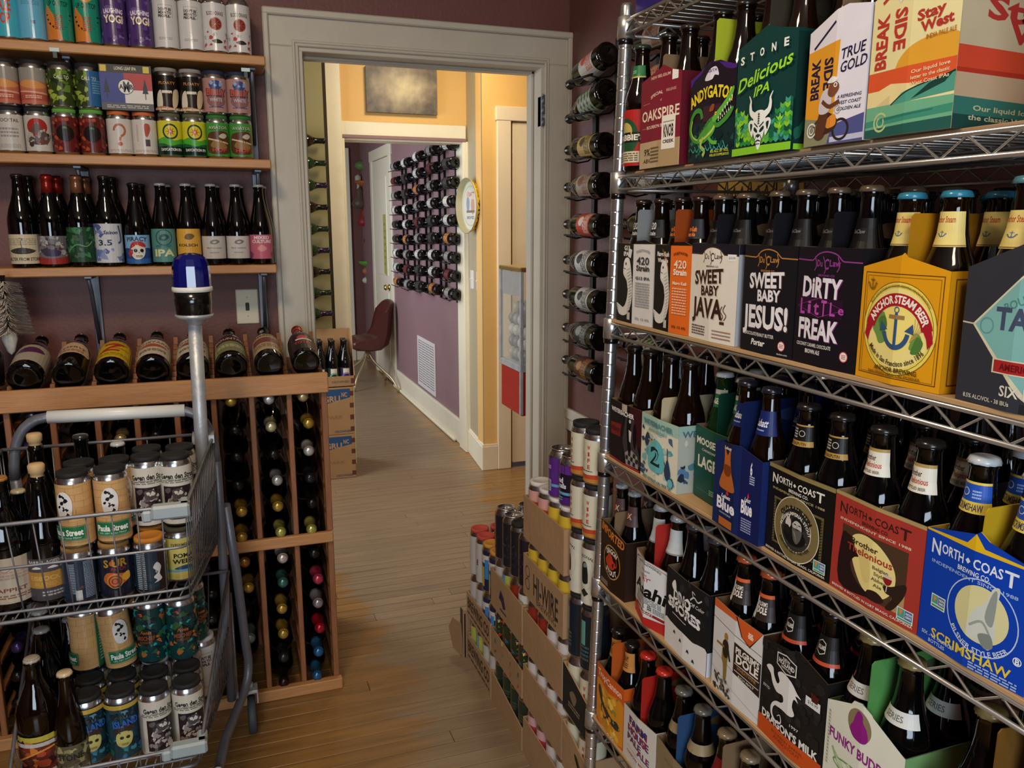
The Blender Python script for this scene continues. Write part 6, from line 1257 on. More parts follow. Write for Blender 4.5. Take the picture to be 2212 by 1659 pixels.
C['mean'] = lambda A: (A.r(0, 0, 1, 1, '#c8c5c0'), A.ring(.5, .75, .13, .17, .004, '#3a3a38', 4, PI / 4, PI * 2.25), A.t("DON'T BE", .49, .78, .055, '#1c1c1c', w=.17, b=2), A.t('MEAN TO', .49, .71, .055, '#1c1c1c', w=.17, b=2), A.t('PEOPLE.', .48, .64, .055, '#1c1c1c', w=.16, b=2), A.small(.48, .18, .18, .06, 2, '#9a9894', 2))
C['blood'] = lambda A: (A.r(0, 0, 1, 1, '#c9c6c2'), A.t('BLOOD ORANGE', .5, .78, .08, '#5a2a22', w=.24, b=1), A.d(.5, .56, .085, None, '#7a2c24', 20), A.ring(.5, .56, .085, None, .012, '#a85c3c'), [A.line([(.5, .56), (.5 + .07 * math.cos(a), .56 + .07 * A.w / A.h * math.sin(a))], .006, '#a8584a') for a in [i * PI / 4 for i in range(8)]],
                        A.spots(.33, .08, .67, .4, 12, .012, .03, ['#a8a4a0', '#b4423a', '#8c8a88'], 3, .6), A.blob([(.44, .2), (.52, .24), (.58, .18), (.5, .15)], '#2c2620'))
C['sunset'] = lambda A: (A.r(0, 0, 1, 1, '#b4674f'), A.r(0, .62, 1, 1, '#8c857c'), A.blob([(.3, .55), (.45, .66), (.6, .6), (.7, .5), (.5, .42)], '#c98a4a'), A.r(0, .1, 1, .32, '#a8503f'), A.line([(.3, .35), (.7, .30)], .02, '#d0a080'), A.small(.5, .2, .2, .1, 2, '#d9b09a', 2))
C['callme'] = lambda A: (A.r(0, 0, 1, 1, '#2f3d1a'), A.spots(.02, .02, .98, .98, 70, .015, .05, ['#4f6a24', '#7a8f2e', '#1f2c12', '#5c7a2a', '#94a23c'], 6, .7), A.t('CALL TO', .52, .78, .09, '#c9ccb4', w=.17, b=1))
C['callblue'] = lambda A: (C['callme'](A), A.r(.5, 0, .9, 1, '#2c5f8c'), A.small(.62, .55, .14, .4, 6, '#6a94b4', 3))
C['glass'] = lambda A: (A.r(0, 0, 1, 1, '#15110e'), A.t('FLOATY', .5, .78, .08, '#b9823a', w=.22, b=1), A.blob([(.34, .1), (.36, .45), (.42, .56), (.43, .1)], '#cfc4b0'), A.blob([(.56, .1), (.58, .55), (.66, .6), (.68, .4), (.62, .1)], '#c9b48c'), A.p([(.44, .12), (.44, .5), (.55, .5), (.54, .12)], '#2a1a10'), A.r(.43, .48, .56, .56, '#d9cfba'), A.blob([(.25, 0), (.4, .1), (.6, .06), (.75, .12), (.75, 0)], '#b9763a'), A.r(0, 0, 1, .05, '#c4bfb4'))
C['billy'] = lambda A: (A.r(0, 0, 1, 1, '#a97f74'), A.d(.5, .46, .13, .30, '#8a5a58'), A.d(.5, .8, .09, .14, '#31477c'), A.spots(.42, .72, .58, .9, 6, .015, .03, ['#c9b4a8', '#8c9ab4'], 2), A.t('BILLY', .503, .58, .22, '#1f2a4c', w=.295, b=2), A.t('BILLY', .5, .585, .19, '#c4502c', w=.27, b=1), A.t('WHITE', .5, .36, .10, '#b9b4ba', w=.17, b=1), A.ring(.5, .36, .13, .22, .01, '#4a4a6a', 20, PI, 2 * PI), A.small(.5, .14, .2, .05, 1, '#3c4a7a', 1))
C['cocktail'] = lambda A: (A.r(0, 0, 1, 1, '#bdb6ac'), A.t('COCKTAIL', .5, .84, .09, '#4a3a38', w=.26, b=1), A.small(.5, .5, .22, .3, 3, '#8a8480', 3), A.small(.5, .12, .26, .12, 4, '#9a9490', 5))
C['redart'] = lambda A: (A.r(0, 0, 1, 1, '#bab4aa'), A.d(.5, .68, .13, .24, '#9c2a22', 22), A.blob([(.36, .3), (.42, .6), (.5, .8), (.56, .62), (.66, .4), (.6, .2), (.45, .18)], '#5a4a42'), A.spots(.36, .2, .66, .6, 20, .015, .035, ['#8a8078', '#3a3230', '#a8a098', '#7a3a32'], 4, .5))
C['reddark'] = lambda A: (A.r(0, 0, 1, 1, '#5c1f18'), A.spots(.02, .02, .98, .98, 60, .015, .035, ['#8a3020', '#3c1410', '#a84a2a', '#742818'], 7, .6), A.d(.5, .53, .105, None, '#1a1412', 24), A.blob([(.47, .66), (.5, .72), (.53, .66)], '#3c6a2a'))
C['quest'] = lambda A: (A.r(0, 0, 1, 1, '#c6c0b6'), A.ring(.5, .66, .085, .20, .03, '#a8664a', 20, -PI * .45, PI * 1.02), A.curve([(.51, .47), (.5, .42), (.5, .36)], .03, '#a8664a'), A.d(.5, .27, .03, None, '#b4543c'), A.small(.5, .08, .3, .08, 2, '#b49084', 3))
C['questb'] = lambda A: (A.r(0, 0, 1, 1, '#c6c0b6'), A.blob([(.5, .55), (.5, .86), (.56, .86), (.57, .7), (.53, .5)], '#a8503c'), A.small(.40, .6, .03, .5, 12, '#b49084', 4), A.r(.50, .22, .56, .42, '#4a4644'), A.small(.5, .08, .3, .08, 2, '#b49084', 3))
C['day'] = lambda A: (A.r(0, .42, 1, 1, '#c9c02a'), A.blob([(0, .42), (.3, .46), (.42, .52), (.55, .42), (.7, .50), (1, .44), (1, .24), (0, .24)], '#4aa032', 3), A.blob([(0, .28), (.35, .34), (.5, .26), (.65, .33), (1, .27), (1, 0), (0, 0)], '#1f5a36', 3), A.r(0, 0, 1, .24, '#0f1f1a'), A.d(.5, .68, .105, None, '#1d3a2c', 26), A.d(.5, .68, .082, None, '#c9c02a', 26),
                      [A.p([(.5 + .018 * math.cos(a - .4), .68 + .018 * A.w / A.h * math.sin(a - .4)), (.5 + .078 * math.cos(a), .68 + .078 * A.w / A.h * math.sin(a)), (.5 + .018 * math.cos(a + .4), .68 + .018 * A.w / A.h * math.sin(a + .4))], '#b4302a') for a in [i * PI / 4 for i in range(8)]], A.d(.5, .68, .03, None, '#b4302a'), A.t('H', .5, .68, .09, '#d9d4a0', w=.03, b=2), A.t('DAYCATION IPA', .5, .15, .075, '#d8d8cc', w=.29, b=2))
C['avi'] = lambda A: (A.r(0, 0, 1, 1, '#3f8a34'), A.blob([(.34, .1), (.33, .6), (.42, .72), (.6, .74), (.67, .55), (.66, .1)], '#54341f'), A.t('AVIATOR', .5, .84, .12, '#101a10', w=.28, b=2), A.t('AVIATOR', .498, .85, .10, '#c9ccb4', w=.27, b=0), A.blob([(.38, .3), (.46, .5), (.56, .42), (.62, .25), (.5, .2)], '#8a6a3c'), A.line([(.34, .52), (.64, .38)], .02, '#c4b48a'), A.blob([(.5, .58), (.56, .68), (.62, .62), (.57, .52)], '#b9b09a'), A.t('HOP', .5, .18, .10, '#c44a34', w=.2, b=1))
YC = 2.658
def shelfcans(row, z, xs, arts, size, colr, lids, clip, names, backs=True):
    for i, x in enumerate(xs):
        for b in ((0, 1) if backs else (0,)):
            side = 'left' if i % 2 == 0 else 'right'
            can((x, YC + b * .069, z), arts[i], size, spin=.08, label=f'{names[i]}, {"front" if not b else "rear"} {side}, {row}', group='cans on the pine wall shelves', clip=clip[i])
xs1 = [-.498, -.438, -.372, -.303, -.236, -.168, -.101, -.034, .031, .097]
n1 = ['teal can with red lettering', 'pale blue can'] + ['green and orange can'] * 2 + ['purple lettered can'] * 2 + ['plain white can with black lettering'] * 2 + ['white can with red fruit slice'] * 2
shelfcans('upper shelf', SHZ[0] + .0002, xs1, ['tealred', 'ltblue', 'upontop', 'upontop', 'yogi', 'yogi', 'mean', 'mean', 'blood', 'blood'], 'tall', None, None, [None] * 10, n1)
xs2 = [-.520, -.452, -.384, -.316, -.246, -.180, -.112, -.046, .019, .085]
n2 = ['white lettered can', 'white can with red artwork'] + ['dark red can with black disc'] * 2 + ['white can with copper question mark', 'white can with copper panel'] + ['yellow and green can with red star'] * 2 + ['green can with aviator lettering'] * 2
shelfcans('lower tier of middle shelf', SHZ[1] + .0002, xs2, ['cocktail', 'redart', 'reddark', 'reddark', 'quest', 'questb', 'day', 'day', 'avi', 'avi'], 'short', None, None, ['#1c1c22', '#1c1c22', '#5f9a3a', '#5f9a3a', '#c4622c', '#c4622c', '#56563c', '#56563c', '#2c6a2c', '#2c6a2c'], n2)
i3 = [0, 1, 2, 3, 6, 7, 8, 9]; n3 = ['pink and grey sunset can'] * 2 + ['leafy green can', 'leafy green and blue can'] + ['black can with beer glass'] * 2 + ['pink can lettered BILLY'] * 2
shelfcans('upper tier of middle shelf', SHZ[1] + .1247, [xs2[i] for i in i3], ['sunset', 'sunset', 'callme', 'callblue', 'glass', 'glass', 'billy', 'billy'], 'short', None, None, ['#15161a'] * 4 + ['#8a8680'] * 2 + ['#1a2440'] * 2, n3)
r = thing('can_carton', 'blue, white and red carton with a white roundel on the middle shelf', 'carton', (-.282, YC - .036, SHZ[1] + .1250))
m = MB(); m.bbox(0, 0, 0, .134, .134, .122, .003, 'ink', '#3a3a3c'); m.build('carton', 'ink', r)
A = Art(.134, .122); A.r(0, 0, 1, 1, '#cfc9c0'); A.r(0, .16, .46, .82, '#28347c'); A.p([(.46, .45), (1, .45), (1, .82), (.46, .82)], '#a8302e'); A.r(0, .82, 1, 1, '#25221f'); A.r(0, 0, 1, .16, '#4a4844'); A.t('LONG LEAF IPA', .5, .92, .07, '#cfc9a8', w=.42, b=1); A.d(.49, .52, .15, None, '#d8d4ca', 28); A.ring(.49, .52, .155, None, .012, '#1c1a22')
A.t('M', .50, .52, .22, '#1a1a22', w=.13, b=2); A.t('A', .40, .52, .10, '#1a1a22', w=.07, b=2); A.t('B', .59, .52, .10, '#1a1a22', w=.07, b=2)
for tx in (.12, .86): A.p([(tx - .05, .45), (tx, .72), (tx + .05, .45)], '#1a1a2c'); A.p([(tx - .06, .38), (tx, .6), (tx + .06, .38)], '#1a1a2c'); A.r(tx - .008, .25, tx + .008, .4, '#1a1a2c')
A.r(.02, .84, .14, .98, '#c9b03a'); A.r(.84, .84, .96, .98, '#c9b03a'); A.small(.5, .08, .8, .08, 2, '#a8a49c', 3)
ob('printed_front', A.mesh('printed_front', lambda x, y, o_: (x, -o_, y), step=.00003, base=.0003), r)
for x, z in ((-.385, SHZ[0] - .026), (.108, SHZ[1] + .247)):
    m = MB(); m.box(x - .012, 2.612, z + .0, x + .012, 2.6145, z + .010, 'ink', '#b9d0cc'); m.box(x - .005, 2.613, z - .016, x + .005, 2.6145, z, 'ink', '#3a4a48'); tag(m.build('price_clip', 'ink'), 'pale price clip above the ' + ('leafy green cans' if x < 0 else 'right hand pink BILLY can'), 'price tag')
# lower shelf bottles
B3 = dict(BODYART)
BODYART['s0'] = (.012, .095, 2.2, lambda A: (A.r(0, 0, 1, 1, '#c0b394'), A.blob([(.28, .45), (.5, .55), (.72, .45), (.64, .36), (.5, .33), (.36, .36)], '#3a3430'), A.line([(.26, .46), (.5, .40), (.74, .46)], .01, '#8a8070'), A.curve([(.5, .55), (.49, .75), (.52, .85), (.47, .86)], .012, '#3a3430'), A.t('SHELTER FROM STORM', .5, .16, .11, '#3a3430', w=.62, b=1), A.small(.5, .75, .5, .25, 4, '#9a8e74', 3)))
BODYART['s1'] = (.012, .090, 2.2, lambda A: (A.r(0, 0, 1, 1, '#6a6468'), A.spots(.1, .3, .9, .98, 40, .02, .05, ['#8c8a8c', '#3c3840', '#a8a4a0', '#54303a'], 3, .7), A.blob([(.15, 0), (.2, .25), (.5, .18), (.8, .25), (.85, 0)], '#8f2c26', 3), A.blob([(.4, .3), (.5, .5), (.65, .45), (.6, .28)], '#3c2c4c')))
BODYART['s2'] = (.015, .115, 2.3, lambda A: (A.r(0, 0, 1, 1, '#1f3f28'), A.spots(.1, .1, .9, .95, 40, .02, .06, ['#2c5c38', '#173020', '#3c7a4c', '#4f5a44'], 8, .7), A.curve([(.3, .3), (.45, .5), (.6, .45), (.7, .6)], .02, '#5c8c5c')))
BODYART['s3'] = (.012, .125, 2.2, lambda A: (A.r(0, 0, 1, 1, '#bfc0c2'), A.spots(.1, .05, .9, .35, 22, .03, .06, ['#4c5a8c', '#6a78a4', '#8490b4'], 3, .5), A.spots(.1, .7, .5, .98, 14, .03, .05, ['#4c5a8c', '#6a78a4'], 5, .5), A.curve([(.7, .95), (.74, .6), (.68, .5)], .03, '#3c4a7a'), A.t('Saison', .55, .78, .09, '#2c3450', w=.24, sh=.4), A.t('3.5', .46, .52, .14, '#2c3450', w=.24, b=1)))
BODYART['s4'] = (.008, .092, 2.2, lambda A: (A.r(0, 0, 1, 1, '#2c5a96'), A.r(0, .5, 1, 1, '#7aa4c4'), A.blob([(.1, .45), (.3, .55), (.5, .45), (.7, .55), (.9, .45), (.9, .2), (.1, .2)], '#24407c'), A.t('PIRACY', .5, .87, .15, '#16181f', w=.40, b=1, arc=1.2), A.blob([(.42, .22), (.38, .42), (.42, .62), (.55, .66), (.64, .56), (.65, .4), (.6, .22), (.5, .15)], '#cfc8b8'), A.blob([(.36, .52), (.42, .74), (.56, .78), (.66, .66), (.64, .56), (.5, .64)], '#a8302a'),
                         A.blob([(.37, .52), (.32, .36), (.36, .24), (.42, .4)], '#a8302a'), A.d(.47, .46, .035, None, '#14120f'), A.d(.585, .46, .035, None, '#14120f'), A.p([(.52, .38), (.545, .38), (.53, .43)], '#14120f'), A.small(.53, .26, .12, .08, 2, '#14120f', 2)))
def brand(c, ink, l1, l2, big=False):
    return lambda A: (A.r(0, 0, 1, 1, c), A.blob([(.42, .70), (.46, .82), (.56, .84), (.62, .76), (.56, .66), (.48, .64)], ink), A.blob([(.47, .72), (.52, .78), (.56, .74), (.52, .69)], c), A.t(l1, .5, .48, .07, ink, w=.32, b=1), A.t(l2, .5, .28, .20 if big else .06, '#c9c890' if big else ink, w=.40 if big else .2, b=2 if big else 1))
BODYART['s5'] = (.012, .110, 2.1, lambda A: (brand('#4f8078', '#2c4c48', 'WEST COAST', 'IPA', True)(A), A.ring(.52, .74, .17, None, .02, '#2c4c48')))
BODYART['s6'] = (.020, .110, 2.1, lambda A: (A.r(0, 0, 1, 1, '#cf9c3c'), A.blob([(.42, .70), (.46, .82), (.56, .84), (.62, .76), (.56, .66), (.48, .64)], '#6a5428'), A.t('KOLSCH', .48, .46, .085, '#3a2c14', w=.42, b=2)))
BODYART['s7'] = (.020, .088, 2.1, brand('#bcb6ae', '#77746e', 'Marionette', 'saison')); BODYART['s8'] = (.020, .088, 2.1, brand('#c0bab4', '#77746e', 'Black raspberry', 'sour'))
BODYART['s9'] = (.018, .092, 2.1, lambda A: (A.r(0, 0, 1, 1, '#b45c70'), A.t('MIXED', .5, .88, .12, '#e0ccc8', w=.34, b=2), A.t('CULTURE', .5, .72, .12, '#e0ccc8', w=.44, b=2), A.blob([(.4, .42), (.5, .58), (.6, .42), (.5, .3)], '#d08a8a'), A.blob([(.1, .1), (.2, .3), (.3, .2), (.25, .02)], '#7a3a5c'), A.blob([(.75, .02), (.7, .2), (.8, .3), (.9, .1)], '#7a3a5c')))
S3 = [(-.518, 'bomber', 's0', None, 'tall black bottle with cream umbrella label'), (-.446, 'bomber', 's1', '#8f2018', 'red waxed bottle with grey artwork label'), (-.372, 'bomber', 's2', '#8a5a40', 'copper foiled bottle with dark green label'), (-.300, 'bomber', 's3', None, 'bottle with white and blue floral label'), (-.224, 'half_litre', 's4', None, 'bottle with blue pirate skull label'),
      (-.152, 'half_litre', 's5', None, 'bottle with teal IPA label'), (-.082, 'half_litre', 's6', None, 'bottle with mustard yellow label'), (-.012, 'half_litre', 's7', None, 'bottle with plain white label left of its twin'), (.058, 'half_litre', 's8', None, 'bottle with plain white label beside the pink one'), (.126, 'half_litre', 's9', None, 'bottle with pink label at the shelf end')]
for i, (x, k, a, f, lb) in enumerate(S3):
    for b in (0, 1):
        o = bottle('beer_bottle', (x + b * .012, YC + b * .074, SHZ[2] + .0002), k, 'black_glass', '#8f9294' if i in (5, 6, 7, 8, 9) else '#1c1a18', (lb if not b else f'dark bottle behind the {lb}'), 'bottle', 'bottles on the lower pine shelf', body=a if not b else None, foil=f, seg=20)
        o.scale = (1, 1, .985)
# ------------------------------------------------------------------ two tier shopping cart
CT = thing('shopping_cart', 'grey two tier wire shopping cart with a blue beacon on a post', 'cart', (-.26, 1.95, 0))
def cpart(m, name, mm, label=None, parent=None):
    o = m.build(name, mm, parent or CT, label)
    if not parent: o.location = (.26, -1.95, 0)
    return o
def lerp(a, b, t): return tuple(a[i] + (b[i] - a[i]) * t for i in range(3))
def basket(name, FT, FB, BT, BBm, nf, ns, rings, xl, xr):
    """each of FT, FB, BT, BBm is ((xl,y,z),(xr,y,z)) : front top, front bottom, back top, back bottom"""
    m = MB()
    def ring(t, r, close=True):
        P = [lerp(BBm[0], BT[0], t), lerp(FB[0], FT[0], t), lerp(FB[1], FT[1], t), lerp(BBm[1], BT[1], t)]
        pts = [P[0]] + bez(lerp(P[1], P[0], .06), P[1], lerp(P[1], P[2], .05), 4) + bez(lerp(P[2], P[1], .05), P[2], lerp(P[2], P[3], .06), 4) + [P[3]]
        m.tube(pts, r, 6); m.tube([P[0], P[3]], r, 6)
    for t, r in rings: ring(t, r)
    for i in range(1, nf): m.tube([lerp(FT[0], FT[1], i / nf), lerp(FB[0], FB[1], i / nf)], .0017, 5)
    for i in range(1, nf): m.tube([lerp(BT[0], BT[1], i / nf), lerp(BBm[0], BBm[1], i / nf)], .0015, 5)
    for s_ in (0, 1):
        for i in range(ns + 1): m.tube([lerp(FT[s_], BT[s_], i / ns), lerp(FB[s_], BBm[s_], i / ns)], .0015, 5)
    for i in range(0, nf * 2): m.tube([lerp(FB[0], FB[1], i / nf / 2), lerp(BBm[0], BBm[1], i / nf / 2)], .0017, 5)
    for i in range(1, 6): m.tube([lerp(FB[0], BBm[0], i / 6), lerp(FB[1], BBm[1], i / 6)], .0022, 5)
    return cpart(m, name, 'cart_wire')
UF = .674; LF = .286
b1 = basket('upper_basket', ((-.515, 1.725, .885), (-.098, 1.725, .885)), ((-.500, 1.745, UF), (-.105, 1.745, UF)), ((-.500, 2.09, .945), (-.040, 2.09, .945)), ((-.490, 2.05, UF), (-.052, 2.05, UF)), 9, 17, ((1, .0040), (.56, .0030), (.10, .0030), (0, .0042)), 0, 0)
b2 = basket('lower_basket', ((-.470, 1.710, .345), (-.105, 1.710, .345)), ((-.455, 1.730, LF), (-.115, 1.730, LF)), ((-.480, 2.13, .560), (-.030, 2.13, .560)), ((-.470, 2.10, LF), (-.050, 2.10, LF)), 9, 17, ((1, .0040), (.45, .0030), (0, .0042)), 0, 0)
for nm, (cx, cy, cz, w_) in (('u', (-.133, 1.722, .879, .062)), ('l', (-.135, 1.708, .345, .062)), ('l2', (-.452, 1.708, .345, .05))):
    m = MB(); m.bbox(cx - w_ / 2 - .0, cy - .010, cz - .017, cx + w_ / 2 + .012, cy + .018, cz + .013, .005); m.bbox(cx - w_ / 2 - .018, cy - .007, cz - .020, cx - w_ / 2 + .002, cy + .008, cz + .004, .004)
    if nm != 'l2': m.bbox(cx + w_ / 2 - .01, cy - .004, cz - .012, cx + w_ / 2 + .012, cy + .045, cz + .013, .005)
    cpart(m, 'corner_bumper', 'grey_plastic')
m = MB()
for s_, x0, x1 in ((0, -.484, -.470), (1, -.040, -.046)):
    pts = [(x1, 2.18, .16), (x1, 2.17, .40), (x0, 2.14, .70), (x0, 2.105, .88)]
    m.tube(pts, .0120, 10)
pts = bez((-.484, 2.105, .87), (-.482, 2.10, 1.008), (-.405, 2.10, 1.012), 8) + bez((-.120, 2.10, 1.006), (-.040, 2.10, 1.004), (-.040, 2.105, .87), 8)
m.tube(pts, .0120, 10); cpart(m, 'frame', 'cart_paint')
m = MB(); m.tube([(-.402, 2.10, 1.0125), (-.104, 2.10, 1.006)], .0152, 14); cpart(m, 'handle_grip', 'white_plastic')
for s_, x in ((0, -.500), (1, -.012)):
    q = -1 if s_ == 0 else 1
    m = MB(); m.tube([(x - q * .014, 2.15, .735), (x, 2.19, .55), (x + q * .012, 2.235, .30)] + bez((x + q * .016, 2.25, .24), (x + q * .018, 2.26, .165), (x - q * .012, 2.18, .150), 6) + [(x - q * .055, 2.02, .142), (x - q * .085, 1.80, .135), (x - q * .10, 1.55, .130)], .0125, 10)
    cpart(m, 'leg_tube', 'cart_paint')
    m = MB()
    for k in range(6): m.tube([(x - q * .018, 2.235 - .012 * k, .44 - .03 * k), (x - q * .018, 2.225 - .012 * k, .19)], .0016, 5)
    m.tube([(x - q * .018, 2.24, .45), (x - q * .018, 2.16, .24)], .0035, 6); m.tube([(x - q * .018, 2.225, .20), (x - q * .018, 2.15, .18)], .003, 6); cpart(m, 'side_grille', 'cart_wire')
    m = MB(); m.lathe([(0, 0), (.0125, 0), (.013, .004), (.009, .010), (0, .011)], 12, T(x - q * .072, 1.895, .147) @ RX(PI / 2) @ RY(0)); cpart(m, 'end_plug', 'white_plastic')
def caster(x, y):
    m = MB(); m.bbox(x - .020, y - .022, .098, x - .016, y + .022, .135, .001); m.bbox(x + .016, y - .022, .098, x + .020, y + .022, .135, .001); m.bbox(x - .020, y - .022, .130, x + .020, y + .022, .140, .002)
    m.poly([(x - .018, y - .02, .10), (x - .018, y + .02, .10), (x - .018, y + .008, .045), (x - .018, y - .008, .045)]); m.poly([(x + .018, y - .02, .10), (x + .018, y + .02, .10), (x + .018, y + .008, .045), (x + .018, y - .008, .045)])
    m.tube([(x, y, .138), (x, y, .155)], .008, 8); c = cpart(m, 'caster', 'galvanised')
    m = MB(); m.lathe([(0, -.012), (.030, -.012), (.034, -.010), (.050, -.011), (.054, -.006), (.054, .006), (.050, .011), (.034, .010), (.030, .012), (0, .012)], 28, T(x, y, .0545) @ RY(PI / 2)); m.build('wheel', 'rubber', c)
for x, y in ((.005, 2.262), (-.505, 2.262), (-.10, 1.56), (-.41, 1.56)): caster(x, y)
# beacon on its post
m = MB(); m.tube([(-.0720, 2.050, .72), (-.0645, 2.050, 1.238)], .0160, 16); m.box(-.09, 2.05, .93, -.04, 2.10, .95); cpart(m, 'beacon_post', 'galvanised')
MBc = T(-.0640, 2.050, 0)
m = MB(); m.lathe([(.016, 1.222), (.026, 1.234), (.0425, 1.240), (.0435, 1.247), (0, 1.247)], 24, MBc, 'galvanised'); m.lathe([(.0395, 1.246), (.0405, 1.268), (.0415, 1.270), (.0420, 1.302), (0, 1.302)], 28, MBc); bl = cpart(m, 'beacon_light', 'black_plastic')
m = MB(); m.lathe([(.043, 1.300), (.0455, 1.302), (.0455, 1.310), (.0435, 1.312), (.03, 1.312)], 28, MBc); m.build('beacon_ring', 'white_plastic', bl)
m = MB(); m.lathe([(.0430, 1.311), (.0425, 1.340), (.0412, 1.360), (.036, 1.376), (.025, 1.386), (.010, 1.390), (0, 1.390)], 14, MBc, 'blue_lens', None, False); m.lathe([(0, 1.311), (.012, 1.311), (.012, 1.355), (0, 1.362)], 12, MBc, 'red_enamel'); m.build('beacon_lens', 'blue_lens', bl)

# cart can art
def paula(A):
    A.r(0, 0, 1, 1, '#c49a64')
    for k in range(9): A.curve([(x / 10, .06 + .112 * k + .012 * math.sin(x * 1.7 + k)) for x in range(11)], .0022, '#9a7244', n=2)
    for k in range(9):
        for j in range(7): A.line([(j / 7 + (.07 if k % 2 else 0) + .02, .065 + .112 * k), (j / 7 + (.07 if k % 2 else 0) + .025, .17 + .112 * k)], .002, '#a47c4c')
    A.r(.84, 0, .99, 1, '#1f5f3a'); A.small(.91, .5, .08, .8, 14, '#8ab094', 4)
    A.blob([(.43, .74), (.47, .88), (.53, .88), (.57, .74), (.56, .52), (.52, .46), (.47, .46), (.44, .52)], '#d8d4ce'); A.spots(.445, .50, .555, .84, 12, .008, .022, ['#17151a'], 5, .4)
    A.r(.345, .10, .655, .33, '#1c6a40'); frame(A, .35, .107, .65, .323, .003, '#7aa88a'); A.t('Paula Street', .50, .23, .095, '#e6e4dc', w=.27, b=2); A.t('10% ABV Italian Pilsner', .50, .145, .03, '#a8c4b0', w=.24, b=1)
C['paula'] = paula
def gegen(A):
    A.r(0, 0, 1, 1, '#c4beb0'); A.t('Gegen den Strom', .53, .84, .085, '#1c1a18', w=.40, b=2, arc=2.0); A.small(.5, .74, .40, .06, 2, '#6a655c', 3); A.t('WISHING IN THE REBELLION', .53, .775, .028, '#3a3630', w=.24, b=1)
    A.r(.36, .08, .66, .66, '#231b20'); A.spots(.39, .12, .64, .62, 44, .012, .032, ['#c4bcb4', '#8c8480', '#5a5254', '#d2ccc2', '#3a3236'], 9, .5); A.blob([(.46, .5), (.5, .62), (.56, .60), (.57, .5), (.52, .44)], '#4a4446'); A.spots(.49, .5, .54, .58, 5, .01, .02, ['#cfc8be'], 2, .4)
    A.small(.25, .4, .14, .7, 24, '#8f8a80', 5); A.small(.80, .5, .2, .8, 26, '#8f8a80', 6)
C['gegen'] = gegen
C['mischief'] = lambda A: (A.r(0, 0, 1, 1, '#123a3a'), A.spots(0, 0, 1, 1, 130, .012, .045, ['#1f7a6c', '#2f5a34', '#1c2c3c', '#2c9c94', '#b4602c', '#3c7a44', '#16242e'], 11, .8), A.p([(.5, .66), (.59, .55), (.59, .42), (.5, .32), (.41, .42), (.41, .55)], '#1c1914'), A.t('MISCHIEF', .5, .47, .075, '#8a4a24', w=.17, b=2), A.t('Fonta', .5, .58, .06, '#b4682c', w=.10, sh=.3, b=1), A.small(.5, .39, .12, .05, 2, '#7a4424', 2))
C['ipswich'] = lambda A: (A.r(0, 0, 1, 1, '#1c3c46'), A.spots(0, 0, 1, .5, 50, .015, .04, ['#1c5a38', '#2c6a8c', '#16242e', '#3c8a9c'], 12, .8), A.spots(0, .6, 1, .9, 30, .02, .05, ['#3c6a7c', '#24404c', '#5a8494'], 13, .6), A.r(0, .92, 1, 1, '#b4963c'), A.t('IPSWICH', .52, .80, .10, '#141a20', w=.26, b=1, rot=.05), A.t('ISLAND', .52, .66, .12, '#2c5fb4', w=.24, b=2, rot=.08),
                          A.blob([(.40, .52), (.5, .64), (.60, .56), (.56, .5), (.44, .48)], '#3a2c24'), A.blob([(.43, .28), (.43, .46), (.50, .52), (.57, .46), (.56, .30), (.5, .22)], '#b9b06a'), A.d(.475, .40, .018, None, '#2c2a18'), A.d(.53, .40, .018, None, '#2c2a18'), A.small(.5, .28, .06, .04, 2, '#5a542c', 1))
C['sour'] = lambda A: (A.r(0, 0, 1, 1, '#171c2c'), A.t('S UR', .5, .80, .17, '#a8842c', w=.22, b=2), A.d(.475, .80, .028, None, '#b4542c'), A.t('PATCH', .53, .66, .08, '#8f2c2c', w=.14, b=1), A.blob([(.38, .4), (.42, .58), (.52, .56), (.62, .5), (.6, .34), (.46, .26)], '#b45a2c'), [A.ring(.49, .38, .075 - .015 * k, None, .006, c) for k, c in enumerate(('#c9a23c', '#5a1c24', '#c9742c', '#3a1420'))], A.blob([(.56, .5), (.63, .56), (.64, .4), (.58, .36)], '#c99a2c'), A.small(.8, .5, .2, .8, 18, '#6a7484', 3))
C['bluesil'] = lambda A: (A.r(0, 0, 1, 1, '#1c2c3e'), A.small(.44, .55, .06, .7, 18, '#9ab0c0', 4), A.small(.60, .5, .10, .85, 26, '#8a96a4', 5), A.r(.46, .05, .52, .28, '#b9bcb8'), A.blob([(.5, .32), (.52, .38), (.54, .33)], '#6a3a24'))
C['stepho'] = lambda A: (A.r(0, 0, 1, 1, '#20303c'), A.small(.38, .5, .10, .9, 20, '#a8b4bc', 4), A.r(.55, 0, .8, 1, '#2c1c18'), A.t('STEPHO', .53, .5, .035, '#c9c6c0', b=2, rot=PI / 2, w=.06), A.blob([(.50, .2), (.53, .26), (.50, .34), (.545, .45), (.50, .56), (.54, .68), (.58, .56), (.56, .4), (.58, .26)], '#c4c0ba'))
C['pomawe'] = lambda A: (A.r(0, 0, 1, 1, '#b8ac5c'), A.t('EXPERIMENTAL', .5, .84, .08, '#1c1a14', w=.24, b=1), A.t('POMA', .5, .58, .10, '#14120e', w=.20, b=2), A.t('WEISS', .5, .44, .10, '#14120e', w=.22, b=2), A.blob([(.4, .26), (.5, .34), (.6, .3), (.56, .24)], '#24405c'), A.r(0, .18, 1, .24, '#6a94a4'), A.r(.4, .05, .58, .15, '#c4a44a'))
